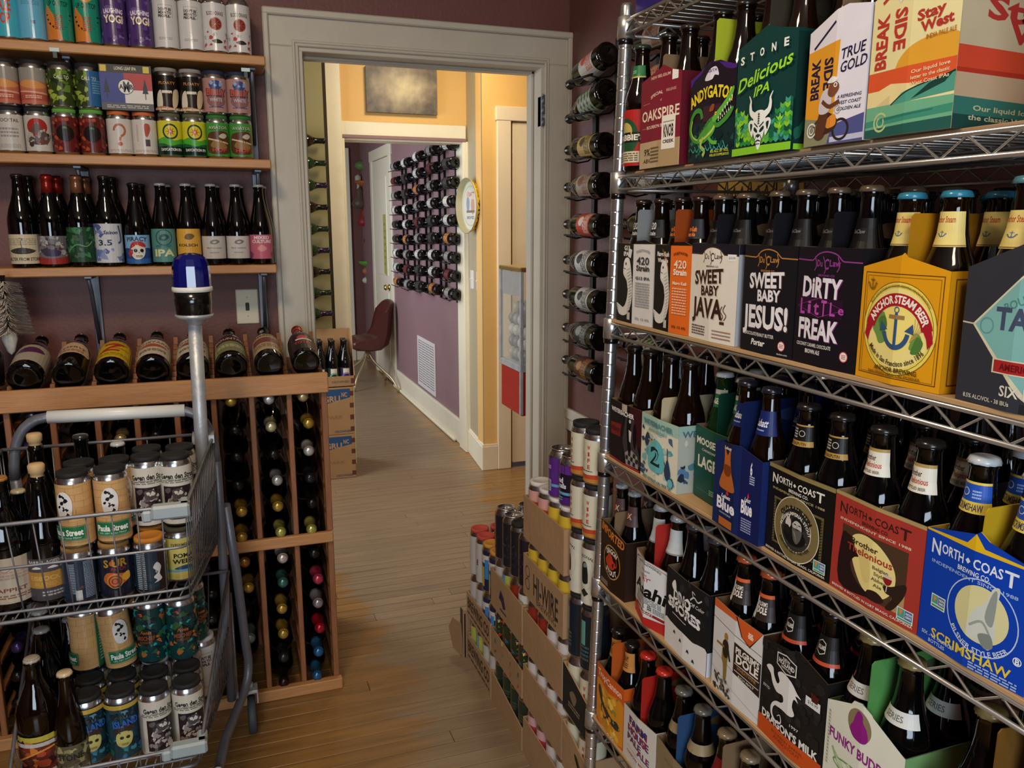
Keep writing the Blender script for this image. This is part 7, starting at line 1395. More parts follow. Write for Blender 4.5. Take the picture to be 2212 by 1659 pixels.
BODYART['k0'] = (.014, .108, 2.3, lambda A: (A.r(0, 0, 1, 1, '#b4a894'), A.curve([(.42, .9), (.5, .7), (.6, .75), (.62, .3), (.68, .28)], .005, '#8a5a4a'), A.small(.6, .62, .3, .2, 3, '#a88c7c', 3), A.t('TRAPPIST', .5, .3, .08, '#7a3a30', w=.4, b=1), A.small(.5, .15, .5, .1, 2, '#8a5a4a', 2)))
BODYART['k1'] = (.008, .098, 2.3, lambda A: (A.r(0, 0, 1, 1, '#4a4448'), A.r(0, .30, 1, .68, '#b4843a'), A.t('EISBOCK', .5, .54, .10, '#d0a45c', w=.34, b=2), A.t('BLEND', .5, .40, .09, '#c4944a', w=.26, b=2), A.t('BARREL AGED', .5, .92, .07, '#c9c6c0', w=.36, b=1), A.blob([(.36, .76), (.42, .82), (.48, .77)], '#c9c6c0'), A.blob([(.54, .77), (.60, .82), (.66, .76)], '#c9c6c0'), A.small(.6, .17, .28, .14, 2, '#a8a4a0', 4)))
BODYART['k2'] = (.012, .100, 2.4, lambda A: (A.r(0, 0, 1, 1, '#b4a83c'), A.r(.18, .06, .82, .86, '#5c2c24'), A.spots(.2, .1, .8, .8, 34, .02, .06, ['#a8482c', '#7a2c1c', '#3c1c1c', '#c9742c'], 5, .7), A.curve([(.25, .3), (.5, .6), (.78, .7)], .02, '#c98a3c'), A.r(.2, .74, .8, .84, '#b9b4b0'), A.r(0, 0, 1, .09, '#b4aaa0'), A.line([(.2, .1), (.2, .9)], .01, '#b9b4a0')))
BODYART['k3'] = (.010, .080, 2.3, lambda A: (A.r(0, 0, 1, 1, '#5c5440'), A.spots(.05, .05, .95, .95, 44, .02, .05, ['#8a8458', '#3c3a2c', '#6a5a4c', '#a09868'], 6, .7), A.t('STONE', .5, .62, .2, '#2c2820', w=.34, b=1)))
# cart contents
BK = '#131214'
def cc(x, y, z, art, size, spin, lb, clip=BK, rot=None): return can((x, y, z), art, size, spin, lb, 'cans in the shopping cart', clip=clip, rot=rot)
zb = UF + .0048
for x, y, a, sp, cl, lb in ((-.318, 1.800, 'bluesil', .1, '#8f6a34', 'navy can with white barcode patch'), (-.249, 1.800, 'sour', .1, '#8f6a34', 'navy can with orange swirl'), (-.181, 1.805, 'stepho', .2, '#b4711f', 'navy can under orange lid'), (-.124, 1.850, 'pomawe', .25, '#3a3420', 'yellow lettered can'),
                            (-.318, 1.870, 'bluesil', .9, '#8f6a34', 'navy can behind the barcode can'), (-.249, 1.870, 'sour', .9, '#8f6a34', 'navy can behind the swirl can'), (-.181, 1.874, 'stepho', 1.5, '#b4711f', 'second orange lidded can'), (-.124, 1.920, 'pomawe', 1, '#3a3420', 'second yellow can')):
    cc(x, y, zb, a, 'short', sp, lb + ', bottom layer of the upper basket', cl)
zt = zb + .1245
for x, y, sp, lb in ((-.312, 1.797, -.42, 'front left'), (-.243, 1.800, .0, 'front right'), (-.309, 1.866, -.4, 'rear left'), (-.241, 1.869, .6, 'rear right')):
    cc(x, y, zt, 'paula', 'tall', sp, f'tan can with green street sign band, {lb}, upper basket pack')
for x, y, sp, lb in ((-.180, 1.872, .1, 'front left'), (-.120, 1.862, .0, 'front right'), (-.182, 1.940, .1, 'rear left'), (-.113, 1.932, .2, 'rear right')):
    cc(x, y, zt if 'front' in lb else zt, 'gegen', 'tall', sp, f'white newspaper print can, {lb}, upper basket pack')
for x, y in ((-.180, 1.945), (-.113, 1.99)): cc(x, y + (0 if x < -.15 else -.001), zb, 'bluesil', 'short', 1.0, 'navy can at the back under the newspaper cans' if x < -.15 else 'navy can in the back corner under the newspaper cans')
def kb(x, y, z, kind, lb, body=None, cap='#c9c2ae', cork=False, glass='black_glass', sz=1.0, foil=None):
    o = bottle('beer_bottle', (x, y, z), kind, glass, None if cork else cap, lb, 'bottle', 'bottles in the shopping cart', body=body, cork=cork, foil=foil, seg=20); o.scale = (sz, sz, sz); return o
kb(-.452, 1.835, zb, 'jug', 'wide dark bottle with cream label in the upper basket', 'k0', '#a8743c', sz=1.04)
kb(-.382, 1.835, zb, 'bomber', 'corked dark bottle with grey and orange label in the upper basket', 'k1', cork=True, sz=1.02)
kb(-.408, 1.975, zb, 'burgundy', 'corked bottle at the back of the upper basket', cork=True, sz=1.0)
kb(-.438, 1.915, zb, 'half_litre', 'short capped dark bottle behind the cream label bottle', cap='#b4a88c', sz=.90)
kb(-.322, 2.000, zb, 'wine', 'tall dark bottle standing behind the tan cans', cap='#2c2a28', sz=1.03)
kb(-.246, 1.985, zb, 'burgundy', 'dark bottle with white cap behind the tan cans', cap='#b4b4b0', sz=.96)
zl = LF + .0048; W2 = '#bfbdb8'
for x, y, a, sp, cl, lb in ((-.199, 1.808, 'gegen', .35, BK, 'white newspaper print can, front left'), (-.131, 1.812, 'gegen', .2, BK, 'white newspaper print can, front right'), (-.201, 1.877, 'gegen', .2, BK, 'white newspaper print can, rear left'), (-.133, 1.881, 'gegen', .4, BK, 'white newspaper print can, rear right'),
                            (-.268, 1.822, 'ipswich', .15, BK, 'teal skull can, front right'), (-.336, 1.828, 'ipswich', .3, BK, 'teal skull can, front left'), (-.270, 1.891, 'ipswich', .4, BK, 'teal skull can, rear right'), (-.338, 1.897, 'ipswich', .5, BK, 'teal skull can, rear left'),
                            (-.205, 1.950, 'mean', .3, W2, 'white lidded can, front left'), (-.137, 1.953, 'mean', .2, W2, 'white lidded can, front right'), (-.104, 2.020, 'mean', .2, W2, 'white lidded can, rear right'), (-.274, 1.962, 'gegen', .5, BK, 'black lidded can behind the skull cans, right'), (-.342, 1.968, 'gegen', .5, BK, 'black lidded can behind the skull cans, left'), (-.30, 2.035, 'gegen', .2, BK, 'black lidded can at the back'), (-.20, 2.03, 'mean', .2, W2, 'white lidded can, rear left')):
    cc(x, y, zl, a, 'tall', sp, lb + ', lower basket', cl)
zm = zl + .160
cc(-.345, 1.945, zm, 'paula', 'tall', -1.35, 'tan can showing its green side stripe, lower basket')
cc(-.272, 1.925, zm + .003, 'paula', 'tall', .45, 'tan can leaning beside the patterned cans, lower basket', rot=(.0, -.09, .0))
for x, y, sp, lb in ((-.206, 1.935, -.25, 'left'), (-.139, 1.925, .1, 'right'), (-.120, 1.997, .6, 'rear')): cc(x, y, zm, 'mischief', 'tall', sp, f'green and teal patterned can, {lb}, lower basket', '#16181c')
kb(-.430, 1.825, zl, 'jug', 'wide brown bottle with red artwork label in the lower basket', 'k2', '#b9ac98', glass='brown_glass', sz=1.0)
kb(-.366, 1.795, zl, 'half_litre', 'dark bottle with mottled label in the lower basket', 'k3', '#c9b48c', glass='brown_glass', sz=.96)
kb(-.432, 1.945, zl, 'bomber', 'dark capped bottle in the middle of the lower basket', cap='#8f8c84', sz=1.03)
kb(-.450, 2.030, zl, 'bomber', 'dark capped bottle at the back of the lower basket', cap='#a8a49a', sz=1.06)
kb(-.395, 2.045, zl, 'bomber', 'dark capped bottle beside the rear basket wall', cap='#8f8c84', sz=.92)

# ------------------------------------------------------------------ crates of cans by the doorway
C['redwhite'] = lambda A: (A.r(0, 0, 1, 1, '#c9c2bc'), A.r(0, .35, 1, .78, '#c04a38'), A.r(0, .78, 1, 1, '#c9938a'), A.small(.5, .2, .25, .12, 2, '#a8603c', 2))
C['yellow'] = lambda A: (A.r(0, 0, 1, 1, '#c9a832'), A.r(0, 0, 1, .2, '#b89432'), A.t('NAIL', .5, .5, .2, '#3c3410', w=.16, b=1))
C['purple'] = lambda A: (A.r(0, 0, 1, 1, '#1c1424'), A.r(.42, .0, .58, 1, '#1c1424'), A.r(0, .78, 1, 1, '#5a2a7c'), A.r(0, .0, 1, .2, '#4a2070'), A.r(0, .25, 1, .32, '#5f9ab4'), A.t('bed', .5, .62, .14, '#dcd6e0', w=.12, b=2), A.t('of nails', .5, .48, .12, '#dcd6e0', w=.20, b=2), A.small(.5, .15, .1, .12, 2, '#5f9ab4', 2))
C['purple2'] = lambda A: (A.r(0, 0, 1, 1, '#54287a'), A.r(.45, .12, .54, .42, '#b9b4c0'), A.small(.495, .27, .07, .26, 12, '#3a3440', 3), A.small(.5, .75, .08, .1, 3, '#c9bcd8', 4), A.r(.55, .25, .8, .32, '#5f9ab4'))
C['trophy'] = lambda A: (A.r(0, 0, 1, 1, '#c9c4ac'), A.p([(0, 0), (1, 0), (1, .18), (.5, .10), (0, .18)], '#b47a34'), A.p([(0, .16), (.5, .08), (1, .16), (1, .26), (.5, .18), (0, .26)], '#b4442c'), A.d(.44, .6, .05, None, '#c4bc9c'), A.ring(.44, .6, .05, None, .005, '#a89c7c'), A.t('TROPHY', .40, .62, .03, '#b4342c', w=.16, b=2, rot=-PI / 2 * 0 + 1.2), *[A.t(ch, .53, .82 - .15 * k, .09, '#b4342c', b=2, w=.035) for k, ch in enumerate('WIFE')], A.small(.5, .27, .16, .04, 1, '#4a4438', 3))
C['personal'] = lambda A: (A.r(0, 0, 1, 1, '#c9c4b2'), A.t('PERSONAL', .5, .86, .05, '#3c3a34', w=.24, b=1, arc=.25), A.ring(.5, .55, .12, .30, .004, '#a8a494'), A.blob([(.46, .38), (.45, .62), (.47, .74), (.52, .76), (.54, .66), (.55, .50), (.54, .38)], '#1c2024'), A.blob([(.48, .66), (.49, .74), (.53, .74), (.53, .68)], '#77807c'), A.p([(.44, .2), (.5, .28), (.56, .2), (.5, .12)], '#2a2a28'))
C['darkteal'] = lambda A: (A.r(0, 0, 1, 1, '#10202a'), A.r(.46, .45, .53, .9, '#5a9484'), A.small(.5, .3, .16, .3, 4, '#3c5a5c', 2))
C['blackcan'] = lambda A: (A.r(0, 0, 1, 1, '#1f1e23'), A.r(.40, 0, .46, 1, '#3a3c44'), A.spots(.46, .2, .6, .7, 14, .01, .03, ['#2c2a30', '#34323a'], 4))
C['gator'] = lambda A: (A.r(0, 0, 1, 1, '#26301f'), A.spots(0, 0, 1, 1, 130, .012, .045, ['#c4482a', '#4a8a34', '#b03824', '#2c5a6c', '#c9b878', '#a83020'], 9, .8))
C['plum'] = lambda A: (A.r(0, 0, 1, 1, '#c9c0ba'), A.r(0, 0, 1, .3, '#c49a9a'), A.t('plum', .5, .45, .11, '#5c2436', w=.17, b=2), A.t('nectar', .5, .30, .11, '#5c2436', w=.19, b=2))
C['pinkcan'] = lambda A: (A.r(0, 0, 1, 1, '#b83c4c'), A.r(0, .8, 1, 1, '#c99a9c'))
C['redcan'] = lambda A: (A.r(0, 0, 1, 1, '#8a2c1f'), A.line([(.5, 0), (.5, 1)], .02, '#6a1f18'), A.t('Co', .48, .6, .14, '#c9b4a4', w=.08, b=1))
C['whiteblk'] = lambda A: (A.r(0, 0, 1, 1, '#b4b0a8'), A.t('STILL', .50, .5, .06, '#1c1c20', w=.10, b=2, rot=PI / 2), A.t('WATER', .50, .5, .06, '#1c1c20', w=.10, b=1, rot=PI / 2), A.r(.40, .1, .42, .9, '#3a3a3c'))
C['navyy'] = lambda A: (A.r(0, 0, 1, 1, '#1c2444'), A.r(0, .7, 1, .9, '#c4bcb0'), A.r(.46, .1, .54, .6, '#b4a03c'), A.r(.40, .3, .45, .9, '#b43c34'), A.r(.55, .3, .62, .8, '#3c7cb4'))
C['bluey'] = lambda A: (A.r(0, 0, 1, 1, '#7f9a6c'), A.r(.3, 0, .52, 1, '#5f8ab4'), A.r(.52, 0, .66, 1, '#a8a84c'), A.small(.45, .5, .06, .8, 12, '#c9c9b4', 2))
C['dkgreen'] = lambda A: (A.r(0, 0, 1, 1, '#1c2c20'), A.small(.5, .6, .2, .2, 3, '#3c4c38', 2))
C['whitepk'] = lambda A: (A.r(0, 0, 1, 1, '#c4b8b0'), A.p([(0, 0), (1, 0), (1, .5), (0, .35)], '#b49a98'))
CX = .749
TN = {}
def tray_box(y0, y1, z, label, h=.115, art=None, slope=0.0, x0=.7125, depth=.262, col='#8d6e4e', cat='tray'):
    r = thing('cardboard_tray', label, cat, (x0, (y0 + y1) / 2, z), group='cardboard can trays'); W = y1 - y0; t = .003; a, b = -W / 2, W / 2
    m = MB(); m.box(0, a, 0, depth, b, t); zf = h - slope
    m.prism([(b, t), (b, h), (a, zf), (a, t)], Matrix(((0, 0, 1, 0), (1, 0, 0, 0), (0, 1, 0, 0), (0, 0, 0, 1))), t); m.box(depth - t, a, t, depth, b, h * .9); m.box(t, a, t, depth - t, a + t, zf); m.box(t, b - t, t, depth - t, b, h)
    m.build('tray_shell', 'cardboard', r)
    if art:
        A = Art(W, h); art(A); ob('printed_panel', A.mesh('printed_panel', lambda x, y, o_: (-o_, b - x, y), 'ink_flat', step=.00003, base=.0003), r)
    return r
def fill(yc, z, arts, size, clips, where, rows=1, sc=1.0, x=CX):
    for k, (yy, a) in enumerate(zip(yc, arts)):
        for rr in range(rows):
            o = can((x + rr * .0672, yy, z), a, size, -PI / 2 + .15 * ((k * 7 + rr * 3) % 4 - 1.5), f'{TN.get(a, a)}, {ORD[k]} from doorway, {("front", "second", "third")[rr]} row, {where}', 'cans stacked by the doorway', clip=clips[k] if clips else None)
            if sc != 1: o.scale = (1, 1, sc)
TN.update(redwhite='red and white can', yellow='yellow can', purple='black and purple can', purple2='purple barcode can', trophy='cream can with red letters', personal='cream can with dark bottle figure', darkteal='dark teal can', blackcan='tall black can', gator='orange and green can', plum='white can with plum lettering', pinkcan='pink can', redcan='red can', whiteblk='white can with black lettering', navyy='navy and yellow can', bluey='blue and yellow can', dkgreen='dark green can', whitepk='white and pink can')
YN = [1.866, 1.799, 1.732, 1.665]; YM = [2.143, 2.076, 2.009, 1.942]; YF = [2.405, 2.338, 2.271, 2.204]
H_ = lambda A: (A.t('HI-WIRE', .58, .50, .50, '#2c241c', w=.62, b=1), A.t('BREWING', .60, .16, .14, '#3a3024', w=.5, b=0), A.ring(.12, .65, .06, None, .012, '#4a3c2c'), A.ring(.12, .35, .06, None, .012, '#4a3c2c'))
LT = lambda A: (A.t('BREWING CO', .5, .6, .40, '#3a2c20', w=.9, b=2), A.small(.5, .2, .9, .15, 1, '#4a3a2c', 3))
tray_box(1.632, 1.900, .0, 'plain cardboard tray on the floor nearest the shelving post'); fill(YN, .0032, ['pinkcan', 'pinkcan', 'whitepk', 'whitepk'], 'tall', None, 'near stack floor tray', 2)
tray_box(1.632, 1.900, .161, 'plain cardboard tray second from the floor in the near stack'); fill(YN, .1642, ['plum'] * 4, 'tall', None, 'near stack second tray', 2)
tray_box(1.632, 1.900, .322, 'plain cardboard tray under the HI-WIRE one'); fill(YN, .3252, ['redcan', 'redcan', 'plum', 'plum'], 'tall', None, 'tray below HI-WIRE', 2)
tray_box(1.632, 1.900, .483, 'cardboard tray printed HI-WIRE', art=H_); fill(YN, .4862, ['yellow'] * 4, 'tall', None, 'HI-WIRE tray', 2)
tray_box(1.632, 1.900, .644, 'plain cardboard tray at the top of the near stack'); fill(YN, .6472, ['redwhite', 'redwhite', 'yellow', 'yellow'], 'tall', ['#c9c4bc'] * 4, 'near stack top tray', 2)
for k, (yy, a) in enumerate(((YN[2], 'purple2'), (YN[3], 'purple'))):
    for rr in (0, 1): can((CX + rr * .0672, yy, .6472 + .1588), a, 'short', -PI / 2 + .0, f'{TN[a]} standing on the yellow cans, {("front", "second")[rr]} row', 'cans stacked by the doorway', clip=None)
tray_box(1.912, 2.180, .0, 'torn cardboard tray on the floor in the middle stack', h=.10, slope=.03); fill(YM, .0032, ['dkgreen'] * 4, 'tall', None, 'middle stack floor tray', 2)
tray_box(1.912, 2.180, .161, 'plain cardboard tray holding the orange and green cans', h=.085); fill(YM, .1642, ['gator'] * 4, 'tall', None, 'middle stack second tray', 2)
tray_box(1.912, 2.180, .322, 'cardboard tray with a small purple mark', h=.118, art=lambda A: (A.p([(.28, .45), (.34, .72), (.44, .60), (.50, .35), (.42, .28), (.36, .42)], '#2e2048'), A.small(.42, .2, .2, .1, 1, '#2e2048', 2))); fill(YM, .3252, ['whiteblk', 'bluey', 'redcan', 'personal'], 'tall', None, 'purple marked tray', 2)
fill(YM, .4826, ['blackcan'] * 4, 'tall', [None, None, BK, None], 'middle stack top layer', 2)
tray_box(2.190, 2.445, .0, 'dark lettered cardboard tray on the floor at the far end', h=.095, art=LT); fill(YF[:3], .0032, ['bluey', 'bluey', 'whiteblk'], 'tall', None, 'far stack floor tray', 2); fill(YF[3:], .0032, ['whiteblk'], 'tall', None, 'near end, far stack floor tray', 1)
tray_box(2.190, 2.445, .161, 'dark lettered cardboard tray second from the floor at the far end', h=.088, art=LT); fill(YF, .1642, ['whiteblk', 'whiteblk', 'navyy', 'navyy'], 'tall', None, 'far stack second tray', 2)
fill(YF, .3216, ['whiteblk', 'whiteblk', 'navyy', 'navyy'], 'tall', ['#b43a30', '#b43a30', '#c4842c', '#c4842c'], 'far stack top layer', 2)
m = MB(); m.box(.705, 2.450, .0, .709, 2.50, .16, 'ink_flat', '#3a322a'); m.box(.70, 2.450, 0, .96, 2.454, .17, 'ink_flat', '#8d6e4e'); m.prism([(0, 0), (.05, .02), (.07, .09), (.05, .13), (.01, .12)], T(.700, 2.452, .0) @ RZ(PI / 2 + .5) @ RX(PI / 2), .003, 'ink_flat', '#8d6e4e')
tag(m.build('cardboard_scrap', 'cardboard'), 'folded cardboard flap leaning on the far floor tray', 'cardboard')
YP = [1.600, 1.533]
BLK_ = lambda A: (A.p([(0, .05), (1, 0), (1, .72), (0, 1)], '#1f1b18'), A.blob([(.3, .5), (.45, .62), (.6, .55), (.5, .35)], '#7a6a50'), A.small(.5, .28, .5, .12, 2, '#8a7a5c', 2))
HOLE = lambda A: A.blob([(.55, .62), (.68, .60), (.85, .40), (.86, .30), (.76, .34), (.60, .50)], '#2a2018')
for k, (ar, lb) in enumerate(((BLK_, 'black printed tray at the floor beside the shelving post'), (HOLE, 'pale kraft tray with a hand hole beside the shelving post'), (BLK_, 'black printed tray with sloping edge beside the shelving post'))):
    tray_box(1.496, 1.626, .153 * k, lb, h=.125, art=ar, slope=.035); fill(YP, .153 * k + .0032, [('gator', 'trophy', 'trophy')[k]] * 2, 'tall', None, ('lowest', 'second', 'third')[k] + ' tray beside the post', 1, .955)
fill(YP, .4590, ['darkteal'] * 2, 'tall', [BK, BK], 'fourth layer beside the post', 1); fill(YP, .6175, ['personal'] * 2, 'tall', [BK, BK], 'fifth layer beside the post', 1)
fill(YP, .7762, ['trophy'] * 2, 'short', [BK, BK], 'sixth layer beside the post', 1); fill(YP, .9000, ['trophy'] * 2, 'short', [BK, BK], 'top layer beside the post', 1)
# ------------------------------------------------------------------ hall furniture
def kraft(x0, x1, y0, y1, z0, z1, label, opn=False):
    r = thing('cardboard_box', label, 'box', ((x0 + x1) / 2, (y0 + y1) / 2, z0), group='kraft boxes by the far doorway'); W = x1 - x0; D = y1 - y0; Hh = z1 - z0; m = MB(); a = W / 2; d = D / 2
    if not opn:
        m.bbox(-a, -d, 0, a, d, Hh, .003); m.box(-a, -.002, Hh, a, .002, Hh + .0006, 'ink_flat', '#7a5a38')
    else:
        m.box(-a, -d, 0, a, d, .004); m.box(-a, -d, 0, a, -d + .004, .062); m.box(-a, d - .004, 0, a, d, .318); m.prism([(-d, 0), (d, 0), (d, .318), (d - .05, .318), (-d, .066)], Matrix(((0, 0, 1, a - .004), (1, 0, 0, 0), (0, 1, 0, 0), (0, 0, 0, 1))), .004)
    m.build('box_shell', 'cardboard_box', r)
    A = Art(W, Hh if not opn else .06)
    if not opn:
        A.p([(.2, .96), (.94, .96), (.94, .78), (.5, .66), (.2, .66)], '#24486f'); A.t('K', .50, .89, .09, '#b08a5c', b=2); A.t('GRU', .62, .76, .12, '#b08a5c', w=.3, b=2); A.t('NC', .84, .84, .09, '#b08a5c', w=.1, b=2); A.t('PARK', .66, .38, .07, '#8f6c42', w=.3, b=1); A.t('CROWNED', .80, .07, .045, '#5a5a60', w=.3, b=2)
        for k in range(4): A.r(.93, .06 + .25 * k, 1.0, .16 + .25 * k, '#5c2f1c')
    else: A.t('CROWNED', .76, .5, .2, '#5a5a60', w=.3, b=2); A.r(.93, .3, 1, .8, '#5c2f1c')
    ob('printed_front', A.mesh('printed_front', lambda x, y, o_: (x - a, -d - o_, y), 'ink_flat', step=.00003, base=.0004), r)
    return r
kraft(.35, .680, 4.62, 4.785, .0, .263, 'kraft box with blue printing at the bottom of the stack'); kraft(.35, .680, 4.62, 4.785, .264, .545, 'kraft box with blue printing in the middle of the stack'); kraft(.35, .692, 4.62, 4.785, .546, .62, 'open kraft box holding dark bottles on top of the stack', True)
BODYART['q0'] = (.010, .105, 2.1, lambda A: (A.r(0, 0, 1, 1, '#26302c'), A.ring(.5, .45, .16, None, .06, '#6a9a88'), A.r(.38, .62, .62, .95, '#cfc9b4'), A.small(.5, .14, .5, .1, 1, '#c9c4b4', 2)))
BODYART['q1'] = (.010, .105, 2.1, lambda A: (A.r(0, 0, 1, 1, '#2c2440'), A.ring(.5, .45, .16, None, .06, '#7a5ca0'), A.r(.38, .62, .62, .95, '#cfc9b4'), A.small(.5, .14, .5, .1, 1, '#c9c4b4', 2)))
for i, x in enumerate((.655, .585, .515, .445)):
    for b in (0, 1):
        o = bottle('beer_bottle', (x - .008, 4.668 + b * .075, .5505), 'bomber', 'black_glass', '#1c1c1e', f'dark bottle with {("violet", "teal")[i % 2]} ring label, {ORD[i]} from the right, {("front", "rear")[b]} row, open kraft box', 'bottle', 'bottles in the open kraft box', body='q%d' % (1 - i % 2), seg=14)
# vinyl swivel chair
CH_ = thing('swivel_chair', 'maroon vinyl shell chair on splayed metal legs in the far room', 'chair', (1.225, 7.35, 0))
prof = [(-.19, .395), (-.185, .44), (-.10, .458), (.02, .455), (.10, .475), (.145, .54), (.175, .66), (.205, .775), (.225, .795), (.245, .775), (.235, .66), (.215, .50), (.185, .40), (.12, .352), (.0, .345), (-.12, .355)]
m = MB(); nU = 12; cxp = .06; czp = .45; base = 0
for i in range(nU + 1):
    u = -1 + 2 * i / nU; s = max(.02, (1 - abs(u) ** 3.5)) ** .5
    for (x, z) in prof:
        arm = .055 * (abs(u) ** 2.5) * (1 if z > .5 or x > .0 else .4)
        m.v.append((cxp + (x - cxp) * (.80 + .20 * s) - (arm if x > 0 else 0), u * .235, czp + (z - czp) * (.72 + .28 * s)))
k = len(prof)
for i in range(nU):
    for j in range(k): m.face([i * k + j, i * k + (j + 1) % k, (i + 1) * k + (j + 1) % k, (i + 1) * k + j], None, None, True)
m.face(list(range(k))[::-1]); m.face([nU * k + j for j in range(k)]); m.build('seat_shell', 'maroon_vinyl', CH_)
m = MB(); m.lathe([(.05, .352), (.05, .342), (.018, .335), (.018, .26), (.03, .25), (0, .245)], 14); m.build('pedestal', 'chair_leg', CH_)
for kx, ky in ((.20, -.36), (-.16, -.20), (-.20, .24), (.20, .22)):
    m = MB(); m.tube(bez((kx * .05, ky * .05, .335), (kx * .10, ky * .10, .26), (kx * .42, ky * .42, .20), 4) + bez((kx * .6, ky * .6, .16), (kx * .95, ky * .95, .10), (kx, ky, .006), 5), .0105, 8); m.build('leg', 'chair_leg', CH_)
# vent grille
V = thing('wall_vent', 'tall white wall vent grille low on the mauve wall', 'vent', (1.475, 6.085, .39))
m = MB(); m.bbox(-.010, -.285, -.20, -.0005, -.250, .20, .002); m.bbox(-.010, .250, -.20, -.0005, .285, .20, .002); m.bbox(-.010, -.25, .17, -.0005, .25, .20, .002); m.bbox(-.010, -.25, -.20, -.0005, .25, -.17, .002); m.box(-.002, -.25, -.17, -.0005, .25, .17, 'ink_flat', '#6a625e'); m.build('frame', 'vent_white', V)
m = MB()
for i in range(4):
    for j in range(17): m.box(-.008, -.240 + i * .123, -.160 + j * .0195, -.003, -.130 + i * .123, -.148 + j * .0195)
    if i: m.box(-.009, -.251 + i * .123, -.17, -.002, -.240 + i * .123, .17)
m.build('louvre', 'vent_white', V)['kind'] = 'stuff'
# glass topped vending machine
VM = thing('vending_machine', 'narrow red and clear vending machine full of round balls beside the doorway', 'vending machine', (1.282, 3.225, 0))
hx, hy = .132, .128
VZ = lambda z: .668 + (z - .735) * 1.095
m = MB(); m.bbox(-hx, -hy, VZ(.735), hx, hy, VZ(.905), .004); m.build('red_cabinet', 'red_enamel', VM)
m = MB(); m.bbox(-hx - .006, -hy - .006, VZ(.905), hx + .006, hy + .006, VZ(.932), .003); m.build('collar', 'galvanised', VM)
for sx in (-1, 1):
    for sy in (-1, 1):
        m = MB(); m.bbox(sx * hx - .007, sy * hy - .007, VZ(.74) if sy < 0 else VZ(.932), sx * hx + .007, sy * hy + .007, VZ(1.285), .002); m.build('corner_post', 'galvanised', VM)
m = MB(); m.bbox(-hx - .008, -hy - .008, VZ(1.283), hx + .008, hy + .008, VZ(1.300), .004); m.build('lid', 'gold_metal', VM)
for a in ((-hx - .001, -hy + .007, -hx + .002, hy - .007), (hx - .002, -hy + .007, hx + .001, hy - .007), (-hx + .007, -hy - .001, hx - .007, -hy + .002), (-hx + .007, hy - .002, hx - .007, hy + .001)):
    m = MB(); m.box(a[0], a[1], VZ(.932), a[2], a[3], VZ(1.283)); m.build('clear_panel', 'clear_acrylic', VM)
m = MB(); m.box(-hx + .003, -hy + .01, VZ(1.19), -hx + .0045, hy - .01, VZ(1.28), 'ink_flat', '#8f8680'); m.build('notice_card', 'ink_flat', VM)
m = MB(); m.lathe([(.10, 0), (.10, .012), (.02, .03), (.016, .05), (.016, .668)], 20); m.build('stand', 'black_plastic', VM)
R = random.Random(4); n_ = 0
for lay in range(5):
    for i in range(4):
        for j in range(4):
            if lay == 4 and (i + j) % 2: continue
            if lay == 3 and R.random() < .3: continue
            rr = .0278; x = 1.282 - .085 + i * .0565; y = 3.225 - .085 + j * .0565; z = VZ(.932) + rr + lay * .050
            me = cached(('ball', R.randrange(4)), lambda: MB().lathe([(rr * math.sin(PI * q / 8), -rr * math.cos(PI * q / 8)) for q in range(9)], 12, None, 'ink', R.choice(['#b4b0a4', '#8f8c84', '#77746c', '#a39a7c', '#4a4a54'])).mesh('toy_ball', 'ink'))
            o = ob('toy_ball', me, loc=(x, y, z)); tag(o, f'mottled ball in the vending machine, layer {ORD[lay]} up, {ORD[j]} back, {ORD[i]} across', 'ball', 'balls in the vending machine')
# hanging ceramic fruit and utensils on the far wall
G = thing('hanging_ornament', 'string of ceramic fruit, gourds and utensils on the far wall', 'ornament', (1.505, 8.85, 1.66)); G.scale = (1.25, 1, 1)
m = MB(); m.tube([(0, 0, .56), (0, 0, -.55)], .006, 6, mat='ink', col='#8a6a44'); m.build('cord', 'ink', G)
def gl(nm, x, z, prof, col, s=1.0): m = MB(); m.lathe([(r * s * 1.3, h * s * 1.1) for r, h in prof], 14, T(x, -.045, z), 'ink', col); m.build(nm, 'ink', G, None)
sph = [(.05 * math.sin(PI * q / 7), -.05 * math.cos(PI * q / 7)) for q in range(8)]; gourd = [(0, -.08), (.035, -.07), (.045, -.04), (.03, 0), (.018, .03), (.02, .06), (.008, .09), (0, .1)]; bowl = [(0, -.035), (.04, -.03), (.075, .0), (.08, .02), (.07, .015), (0, -.01)]
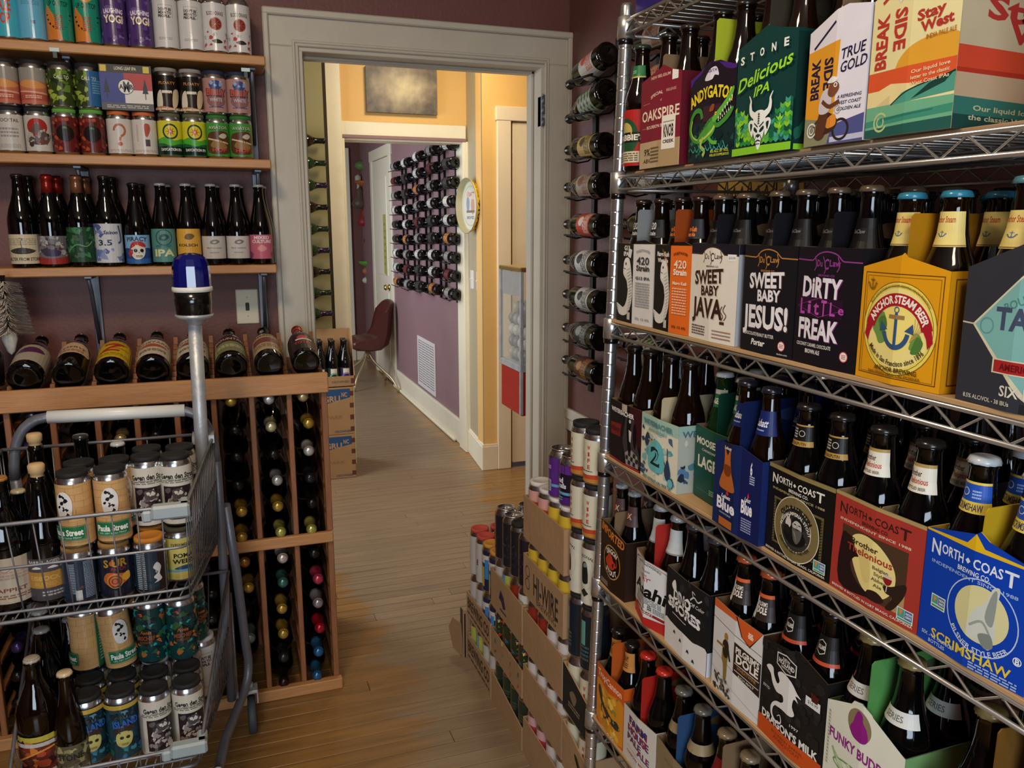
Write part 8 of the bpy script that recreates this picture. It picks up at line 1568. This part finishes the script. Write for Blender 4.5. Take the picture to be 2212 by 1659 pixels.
for nm, x, z, pr, c, s in (('apple', -.02, .40, sph, '#5f7a3a', 1), ('lemon', .04, .34, sph, '#b49a2c', .9), ('shelf_bowl', .02, .22, bowl, '#a05a2c', 1.1), ('spoon', -.06, .20, [(0, -.13), (.012, -.12), (.008, 0), (.02, .05), (.02, .08), (0, .1)], '#b4aa94', 1), ('jar', -.05, .06, gourd, '#5a4a3c', 1.2), ('mug', .05, -.02, [(0, -.06), (.04, -.06), (.045, .05), (0, .05)], '#b4a23c', 1), ('red_pepper', -.02, -.14, gourd, '#8a2820', 1), ('pear', .03, -.33, gourd, '#6a3c24', 1.1), ('ladle', .08, -.38, [(0, -.1), (.03, -.09), (.01, -.05), (.008, .09), (0, .1)], '#b4a27c', 1), ('brown_bowl', .06, -.46, sph, '#4a2c20', 1.1), ('green_bowl', .05, -.62, bowl, '#5f9a3a', 1.3), ('onion', .0, -.70, sph, '#b46a44', .8), ('garlic', .06, -.78, sph, '#c9c0b4', .7), ('garlic', -.01, -.80, sph, '#c9c0b4', .7)):
    gl(nm, x, z + .02, pr, c, s)
# feather duster and dark jar at the left edge
D = thing('duster', 'white bristle duster hanging below the lower pine shelf', 'duster', (-.560, 2.56, 1.22))
m = MB(); R = random.Random(8)
for i in range(900):
    a = R.uniform(0, 2 * PI); z = R.uniform(-.055, .085); L = .040 + (.085 - z) * .16 + R.uniform(-.003, .003); p0 = (.006 * math.cos(a), .006 * math.sin(a), z); p1 = (L * math.cos(a), L * math.sin(a), z - .010 + R.uniform(-.003, .003)); n = len(m.v)
    dx, dy = -math.sin(a) * .0011, math.cos(a) * .0011
    m.v += [(p0[0] - dx, p0[1] - dy, p0[2]), (p0[0] + dx, p0[1] + dy, p0[2]), (p1[0] + dx, p1[1] + dy, p1[2]), (p1[0] - dx, p1[1] - dy, p1[2] + .001)]; m.face([n, n + 1, n + 2, n + 3])
m.build('bristles', 'duster_white', D)['kind'] = 'stuff'
m = MB(); m.tube([(0, 0, .10), (0, 0, -.075)], .007, 8); m.build('handle', 'black_plastic', D)
m = MB(); m.lathe([(0, -.12), (.010, -.11), (.016, -.09), (.020, -.075), (.018, -.06), (0, -.05)], 12); m.build('tip', 'duster_white', D)
m = MB(); m.lathe([(0, 0), (.030, 0), (.034, .006), (.034, .085), (.028, .10), (.016, .112), (.016, .125), (0, .126)], 20); o = m.build('dark_jar', 'black_plastic', None, None, (-.602, 2.50, 1.027)); tag(o, 'glossy black jar at the left end of the rack top', 'jar')
